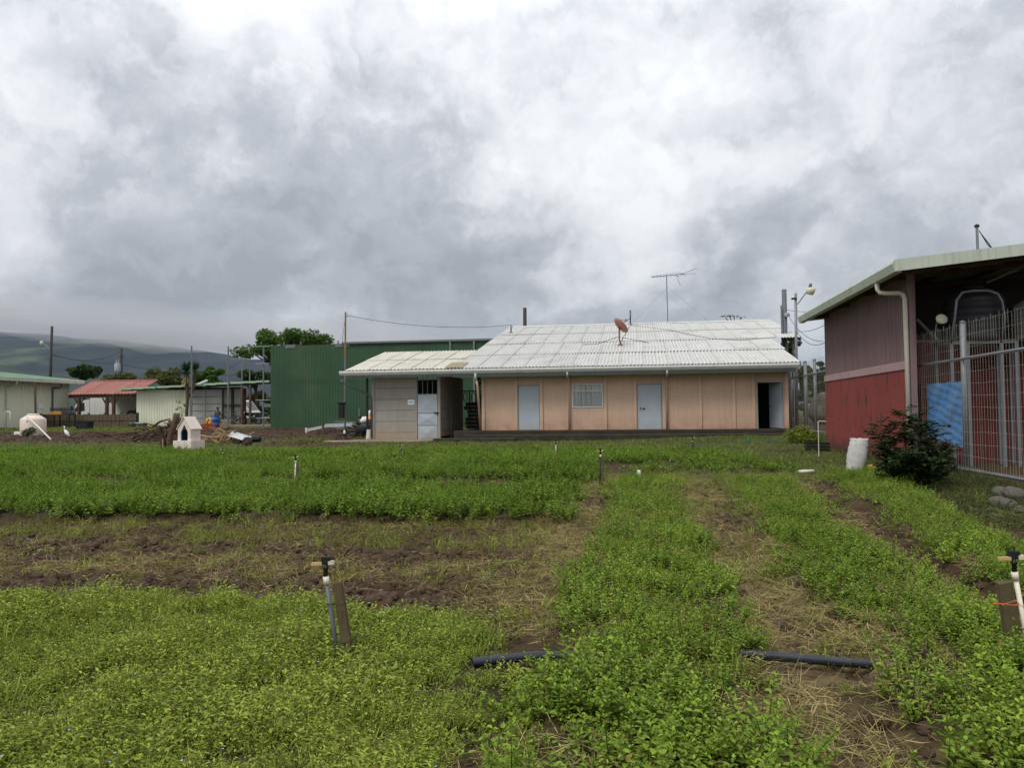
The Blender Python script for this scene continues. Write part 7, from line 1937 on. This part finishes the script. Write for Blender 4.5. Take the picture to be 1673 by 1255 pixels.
# ------------------------------------------------------------------ bicycles and motorcycles
def ring(parent, name, c, r, t, mat, ax=Vector((0, 1, 0)), n=24):
    return MB().tube([c+Vector((r*math.cos(a), 0, r*math.sin(a))) for a in np.linspace(0, 2*math.pi, n+1)], t, 6, False).build(name, mat, parent, world=False, smooth=True)
def bicycle(label, loc, rz, frame):
    B = thing('bicycle', label, 'bicycle', loc, rz, 'bicycles leaning in the porch')
    for x in (-0.52, 0.52):
        c = Vector((x, 0, 0.34)); W = ring(B, 'wheel', c, 0.32, 0.026, K['rubber'])
        ring(W, 'rim', c, 0.29, 0.012, K['rim'])
        sp = MB()
        for k in range(12):
            a = k*math.pi/6; sp.tube([c, c+Vector((0.28*math.cos(a), 0, 0.28*math.sin(a)))], 0.004, 3, False)
        sp.build('spokes', K['rim'], W, world=False)
    A = Vector((-0.52, 0, 0.34)); Bb = Vector((-0.08, 0, 0.30)); S = Vector((-0.22, 0, 0.80)); Hd = Vector((0.33, 0, 0.82)); Hb = Vector((0.36, 0, 0.70)); Fk = Vector((0.52, 0, 0.34))
    f = MB()
    for p, q in ((A, Bb), (A, S), (Bb, S), (S, Hd), (Bb, Hb), (Hd, Hb)): f.tube([p, q], 0.02, 6)
    f.build('frame', K[frame], B, world=False)
    MB().tube([Hb, Vector((0.42, 0, 0.6)), Fk], 0.018, 6).build('fork', K['black'], B, world=False)
    MB().tube([Vector((0.30, -0.3, 1.0)), Vector((0.36, -0.15, 0.98)), Vector((0.33, 0, 0.95)), Vector((0.36, 0.15, 0.98)), Vector((0.30, 0.3, 1.0))], 0.015, 6).build('handlebar', K['black'], B, world=False)
    MB().tube([Hd, Vector((0.32, 0, 0.96))], 0.016, 6).build('stem', K['black'], B, world=False)
    MB().tube([S, S+Vector((-0.03, 0, 0.12))], 0.014, 6).build('seat_post', K['rim'], B, world=False)
    MB().prism([(-0.16, -0.09), (-0.16, 0.09), (0.02, 0.03), (0.14, 0.015), (0.14, -0.015), (0.02, -0.03)], 'z', 0.0, 0.05).build('saddle', K['black'], B, world=False).location = S+Vector((-0.03, 0, 0.12))
    MB().lathe([(0, -0.01), (0.09, -0.01), (0.09, 0.01), (0, 0.01)], 16, Bb+Vector((0, -0.05, 0)), Matrix.Rotation(R(90), 3, 'X')).build('chainring', K['dark_metal'], B, world=False)
    return B
def motorcycle(label, loc, rz):
    B = thing('motorcycle', label, 'motorcycle', loc, rz, 'motorcycles on the concrete floor')
    for x, r in ((-0.65, 0.30), (0.68, 0.30)):
        c = Vector((x, 0, r+0.02))
        W = ring(B, 'wheel', c, r-0.045, 0.055, K['rubber']); ring(W, 'rim', c, r-0.11, 0.016, K['moto_grey'])
        sp = MB()
        for k in range(8):
            a = k*math.pi/4; sp.tube([c, c+Vector((0.19*math.cos(a), 0, 0.19*math.sin(a)))], 0.01, 4, False)
        sp.build('spokes', K['moto_grey'], W, world=False)
    MB().bbox(-0.22, 0.22, -0.14, 0.14, 0.22, 0.52, 0.04).build('engine', K['moto_grey'], B, world=False)
    MB().prism([(-0.12, 0.62), (0.36, 0.66), (0.42, 0.80), (0.3, 0.92), (0.02, 0.90), (-0.14, 0.78)], 'y', -0.15, 0.15).build('fuel_tank', K['moto_black'], B, world=False)
    MB().prism([(-0.78, 0.80), (-0.72, 0.90), (-0.3, 0.86), (-0.1, 0.80), (-0.1, 0.70), (-0.6, 0.72)], 'y', -0.13, 0.13).build('seat', K['black'], B, world=False)
    MB().prism([(-0.95, 0.72), (-0.9, 0.86), (-0.6, 0.80), (-0.4, 0.6), (-0.55, 0.58)], 'y', -0.09, 0.09).build('tail', K['moto_black'], B, world=False)
    MB().bbox(-0.98, -0.93, -0.07, 0.07, 0.74, 0.82, 0.01).build('tail_light', K['moto_red'], B, world=False)
    for s in (-1, 1):
        MB().tube([(0.40, s*0.09, 0.95), (0.68, s*0.09, 0.32)], 0.028, 8).build('fork', K['moto_grey'], B, world=False)
        MB().tube([(-0.1, s*0.12, 0.35), (-0.65, s*0.12, 0.32)], 0.025, 6).build('swing_arm', K['dark_metal'], B, world=False)
        MB().tube([(0.36, s*0.12, 1.0), (0.26, s*0.3, 1.08), (0.34, s*0.42, 1.25)], 0.008, 5).build('mirror_stalk', K['black'], B, world=False)
    MB().tube([(0.24, -0.36, 1.02), (0.34, -0.2, 1.04), (0.38, 0, 0.98), (0.34, 0.2, 1.04), (0.24, 0.36, 1.02)], 0.016, 6).build('handlebar', K['black'], B, world=False)
    MB().lathe([(0, -0.08), (0.06, -0.07), (0.10, 0.0), (0.10, 0.03), (0, 0.04)], 14, (0.50, 0, 0.88), Matrix.Rotation(R(90), 3, 'Y')).build('headlight', K['rim'], B, world=False, smooth=True)
    MB().tube([(0.2, -0.16, 0.3), (-0.1, -0.2, 0.22), (-0.75, -0.2, 0.36)], [0.025, 0.03, 0.05], 8).build('exhaust', K['moto_grey'], B, world=False)
    MB().prism([(0.45, 0.56), (0.62, 0.68), (0.82, 0.66), (0.95, 0.52), (0.8, 0.60), (0.6, 0.62)], 'y', -0.07, 0.07).build('mudguard', K['moto_black'], B, world=False)
    return B
zf = 0.865
bicycle('bicycle with leafy green frame bag leaning nearer the grey wall', (onY(377, 690, 55.6).x, 55.6, zf), R(28), 'bike_green')
bicycle('dark bicycle parked in front of the porch post', (onY(389, 692, 54.9).x, 54.9, zf), R(-12), 'black')
motorcycle('black motorcycle facing the porch post', (onY(409, 692, 54.6).x, 54.6, zf), R(172))
motorcycle('black motorcycle half hidden behind the pipe frame', (onY(434, 691, 53.6).x, 53.6, zf), R(160))

# ------------------------------------------------------------------ people
def skin_mesh(name, pts, edges, root, mat, parent, sub=1):
    bm = bmesh.new(); ly = bm.verts.layers.skin.verify(); V = {}
    for k, (p, r) in pts.items():
        v = bm.verts.new(p); rr = r if isinstance(r, tuple) else (r, r); v[ly].radius = rr; v[ly].use_root = (k == root); V[k] = v
    for a, b in edges: bm.edges.new((V[a], V[b]))
    me = bpy.data.meshes.new(name); bm.to_mesh(me); bm.free(); me.materials.append(mat)
    o = bpy.data.objects.new(name, me); col.objects.link(o); o.parent = parent
    o.modifiers.new('skin', 'SKIN').use_smooth_shade = True
    s = o.modifiers.new('sub', 'SUBSURF'); s.levels = sub; s.render_levels = sub
    return o
def person(label, loc, rz, shirt, trouser, P, name='person'):
    """P: joint positions of a seated figure, facing -y"""
    T = thing(name, label, 'person', loc, rz)
    hip, chest, neck, head = [Vector(P[k]) for k in ('hip', 'chest', 'neck', 'head')]
    pts = {'hip': (hip, (0.13, 0.10)), 'belly': (hip.lerp(chest, 0.5), (0.125, 0.095)), 'chest': (chest, (0.15, 0.10)), 'neck': (neck, 0.05), 'jaw': (head+Vector((0, -0.01, -0.07)), (0.065, 0.075)), 'head': (head, (0.078, 0.095)), 'crown': (head+Vector((0, 0.015, 0.08)), (0.06, 0.07))}
    E = [('hip', 'belly'), ('belly', 'chest'), ('chest', 'neck'), ('neck', 'jaw'), ('jaw', 'head'), ('head', 'crown')]
    for s, sd in ((-1, 'l'), (1, 'r')):
        sh, el, wr = [Vector(P[k+sd]) for k in ('sh', 'el', 'wr')]
        kn, an = Vector(P['kn'+sd]), Vector(P['an'+sd])
        pts.update({'sh'+sd: (sh, 0.055), 'el'+sd: (el, 0.04), 'wr'+sd: (wr, 0.028)})
        d = (wr-el).normalized(); pal = wr+d*0.07; up = Vector((0, 0, 1)); w = d.cross(up).normalized()
        pts['pa'+sd] = (pal, (0.036, 0.018)); E += [('chest', 'sh'+sd), ('sh'+sd, 'el'+sd), ('el'+sd, 'wr'+sd), ('wr'+sd, 'pa'+sd)]
        for k, (off, ln) in enumerate(((-0.032, 0.07), (-0.011, 0.082), (0.011, 0.078), (0.032, 0.06))):
            pts['f%d%s' % (k, sd)] = (pal+w*off+d*ln*0.6, 0.009); pts['t%d%s' % (k, sd)] = (pal+w*off+d*ln-up*0.02, 0.007)
            E += [('pa'+sd, 'f%d%s' % (k, sd)), ('f%d%s' % (k, sd), 't%d%s' % (k, sd))]
        pts['th'+sd] = (wr+d*0.04-w*s*0.05+up*0.01, 0.011); E.append(('pa'+sd, 'th'+sd))
        hp = hip+Vector((0.09*s, 0, -0.02))
        pts.update({'hp'+sd: (hp, 0.085), 'kn'+sd: (kn, 0.055), 'an'+sd: (an, 0.038)}); E += [('hip', 'hp'+sd), ('hp'+sd, 'kn'+sd), ('kn'+sd, 'an'+sd)]
        ft = an+(Vector(P['toe'+sd])-an); pts['to'+sd] = (ft, 0.035); E.append(('an'+sd, 'to'+sd))
    skin_mesh('body', pts, E, 'hip', K['skin'], T)
    def sub(keys, grow): return {k: (pts[k][0], tuple(x+grow for x in (pts[k][1] if isinstance(pts[k][1], tuple) else (pts[k][1],)*2))) for k in keys}
    sp = sub(['hip', 'belly', 'chest', 'shl', 'shr'], 0.018)
    for sd in 'lr': sp['mid'+sd] = (pts['sh'+sd][0].lerp(pts['el'+sd][0], 0.8), (0.062, 0.062))
    skin_mesh('shirt', sp, [('hip', 'belly'), ('belly', 'chest'), ('chest', 'shl'), ('chest', 'shr'), ('shl', 'midl'), ('shr', 'midr')], 'hip', K[shirt], T)
    tp = sub(['hip', 'hpl', 'hpr', 'knl', 'knr', 'anl', 'anr'], 0.02)
    skin_mesh('trousers', tp, [('hip', 'hpl'), ('hip', 'hpr'), ('hpl', 'knl'), ('hpr', 'knr'), ('knl', 'anl'), ('knr', 'anr')], 'hip', K[trouser], T)
    for sd in 'lr':
        a = pts['an'+sd][0]; b = pts['to'+sd][0]; d = (b-a); d.z = 0; d = d.normalized() if d.length > 1e-4 else Vector((0, -1, 0))
        q = Vector((a.x, a.y, b.z))
        skin_mesh('shoe', {'a': (q-d*0.05, 0.045), 'b': (q+d*0.08, 0.05), 'c': (q+d*0.2, 0.036)}, [('a', 'b'), ('b', 'c')], 'a', K['shoe'], T)
    hp = [(0.0, 0.128), (0.05, 0.12), (0.085, 0.08), (0.1, 0.02), (0.095, -0.02), (0.085, -0.02), (0.085, 0.03), (0.06, 0.09), (0, 0.11)]
    MB().lathe(hp, 14, head+Vector((0, 0.022, 0.02)), Matrix.Rotation(R(-14), 3, 'X')).build('hair', K['hair'], T, world=False, smooth=True)
    MB().add([head+Vector(v) for v in ((-0.014, -0.088, -0.03), (0.014, -0.088, -0.03), (0, -0.118, -0.028), (0, -0.09, 0.015))], [(0, 1, 2), (0, 2, 3), (1, 3, 2)]).build('nose', K['skin'], T, world=False)
    for s in (-1, 1):
        MB().lathe([(0, -0.008), (0.011, 0), (0, 0.008)], 8, head+Vector((s*0.032, -0.088, 0.012))).build('eye', K['black'], T, world=False)
        MB().lathe([(0, -0.03), (0.014, -0.01), (0.016, 0.01), (0, 0.03)], 8, head+Vector((s*0.086, 0.005, -0.01))).build('ear', K['skin'], T, world=False)
    MB().box(head.x-0.024, head.x+0.024, head.y-0.092, head.y-0.084, head.z-0.066, head.z-0.058).build('mouth', K['shirt_red'], T, world=False)
    return T
def build_people():
    y = 54.4; p = onY(357, 690, y)
    w = MB().bbox(p.x-0.9, p.x+1.1, y-0.2, y+0.35, 0.6, 1.26, 0.03)
    tag(w.build('concrete_bench', K['slab']), 'low concrete block bench under the seated person', 'bench')
    zt = 1.26
    person('person in grey shirt sitting sideways on the low block with arms folded', (p.x-0.1, y+0.05, zt), R(55), 'shirt_grey', 'trouser',
           dict(hip=(0, 0, 0.12), chest=(0, 0.04, 0.50), neck=(0, 0.02, 0.68), head=(0, -0.02, 0.83), shl=(-0.19, 0.04, 0.56), shr=(0.19, 0.04, 0.56), ell=(-0.26, -0.06, 0.30), elr=(0.26, -0.06, 0.30),
                wrl=(-0.02, -0.22, 0.33), wrr=(0.02, -0.20, 0.37), knl=(-0.12, -0.42, 0.16), knr=(0.12, -0.42, 0.14), anl=(-0.12, -0.46, -0.27), anr=(0.12, -0.50, -0.28), toel=(-0.12, -0.62, -0.34), toer=(0.12, -0.66, -0.35)))
    y = 59.0; p = onY(217, 672, y)
    b = thing('wooden_bench', 'wooden bench inside the tile shelter', 'bench', (p.x-0.4, y, 0.8))
    for k in range(3): MB().box(-1.2, 1.3, -0.3+k*0.2, -0.12+k*0.2, 0.78, 0.83).build('seat_plank', K['wood_brown'], b, world=False)
    for x in (-1.1, 1.15):
        for yy in (-0.28, 0.2): MB().box(x-0.04, x+0.04, yy, yy+0.07, 0, 0.778).build('leg', K['wood_brown'], b, world=False)
    person('person in dark red top reclining with knees up inside the tile shelter', (p.x+0.35, y, 1.63), R(-90), 'shirt_red', 'trouser',
           dict(hip=(0, -0.1, 0.13), chest=(0, 0.12, 0.46), neck=(0, 0.16, 0.64), head=(0, 0.12, 0.80), shl=(-0.19, 0.12, 0.53), shr=(0.19, 0.12, 0.53), ell=(-0.25, -0.10, 0.34), elr=(0.25, -0.10, 0.34),
                wrl=(-0.15, -0.38, 0.42), wrr=(0.15, -0.38, 0.42), knl=(-0.13, -0.50, 0.46), knr=(0.13, -0.52, 0.44), anl=(-0.13, -0.85, 0.12), anr=(0.13, -0.9, 0.10), toel=(-0.13, -1.02, 0.05), toer=(0.13, -1.06, 0.05)))
build_people()

# ------------------------------------------------------------------ air
def build_air():
    mb = MB(); mb.box(-9800, 5800, -420, 13000, -2, 640)
    m = bpy.data.materials.new('haze_air'); m.use_nodes = True
    nt = m.node_tree; nt.nodes.clear(); out = nt.nodes.new('ShaderNodeOutputMaterial')
    v = nt.nodes.new('ShaderNodeVolumePrincipled'); v.inputs['Color'].default_value = (0.52, 0.74, 1.0, 1); v.inputs['Density'].default_value = 0.000036
    nt.links.new(v.outputs[0], out.inputs['Volume'])
    o = mb.build('haze', m, origin=(0, 0, 0)); tag(o, 'pale blue haze in the air over the whole valley', kind='stuff')

def build_cloud_bank():
    # one long bank of cloud lying on the crest: thin at its lower edge, thick above
    m = bpy.data.materials.new('cloud_air'); m.use_nodes = True
    nt = m.node_tree; nt.nodes.clear(); out = nt.nodes.new('ShaderNodeOutputMaterial')
    v = nt.nodes.new('ShaderNodeVolumePrincipled'); v.inputs['Color'].default_value = (0.97, 0.98, 1.0, 1); v.inputs['Density'].default_value = 0.0026
    nt.links.new(v.outputs[0], out.inputs['Volume'])
    mb = MB(); n = 160; vs = []; fs = []; ring = [(0, 0.0), (-210, 0.16), (-420, 0.32), (-235, 0.6), (-90, 0.84), (0, 1.0), (90, 0.84), (235, 0.6), (420, 0.32), (210, 0.16)]
    for i in range(n+1):
        px = -420+i*1500/n
        k = fbm(px, 0.0, 1/70., 4, 91)-0.5; k2 = fbm(px, 7.0, 1/160., 3, 95)-0.5
        c = onY(px, 550+0.085*px+26*k, 2050); t = onY(px, 470+0.085*px+18*k2, 2050)
        for dy, f in ring: vs.append((c.x, 2050+dy*(0.75+0.5*(fbm(px, 0.0, 1/90., 3, 99))), c.z+(t.z-c.z)*f))
    q = len(ring)
    for i in range(n):
        for k in range(q): fs.append((i*q+k, i*q+(k+1) % q, (i+1)*q+(k+1) % q, (i+1)*q+k))
    fs += [tuple(range(q)), tuple(n*q+k for k in range(q-1, -1, -1))]
    mb.add(vs, fs); o = mb.build('cloud_bank', m, smooth=True); tag(o, 'low grey cloud hanging on the mountain crest', kind='stuff')
build_cloud_bank()
build_air()
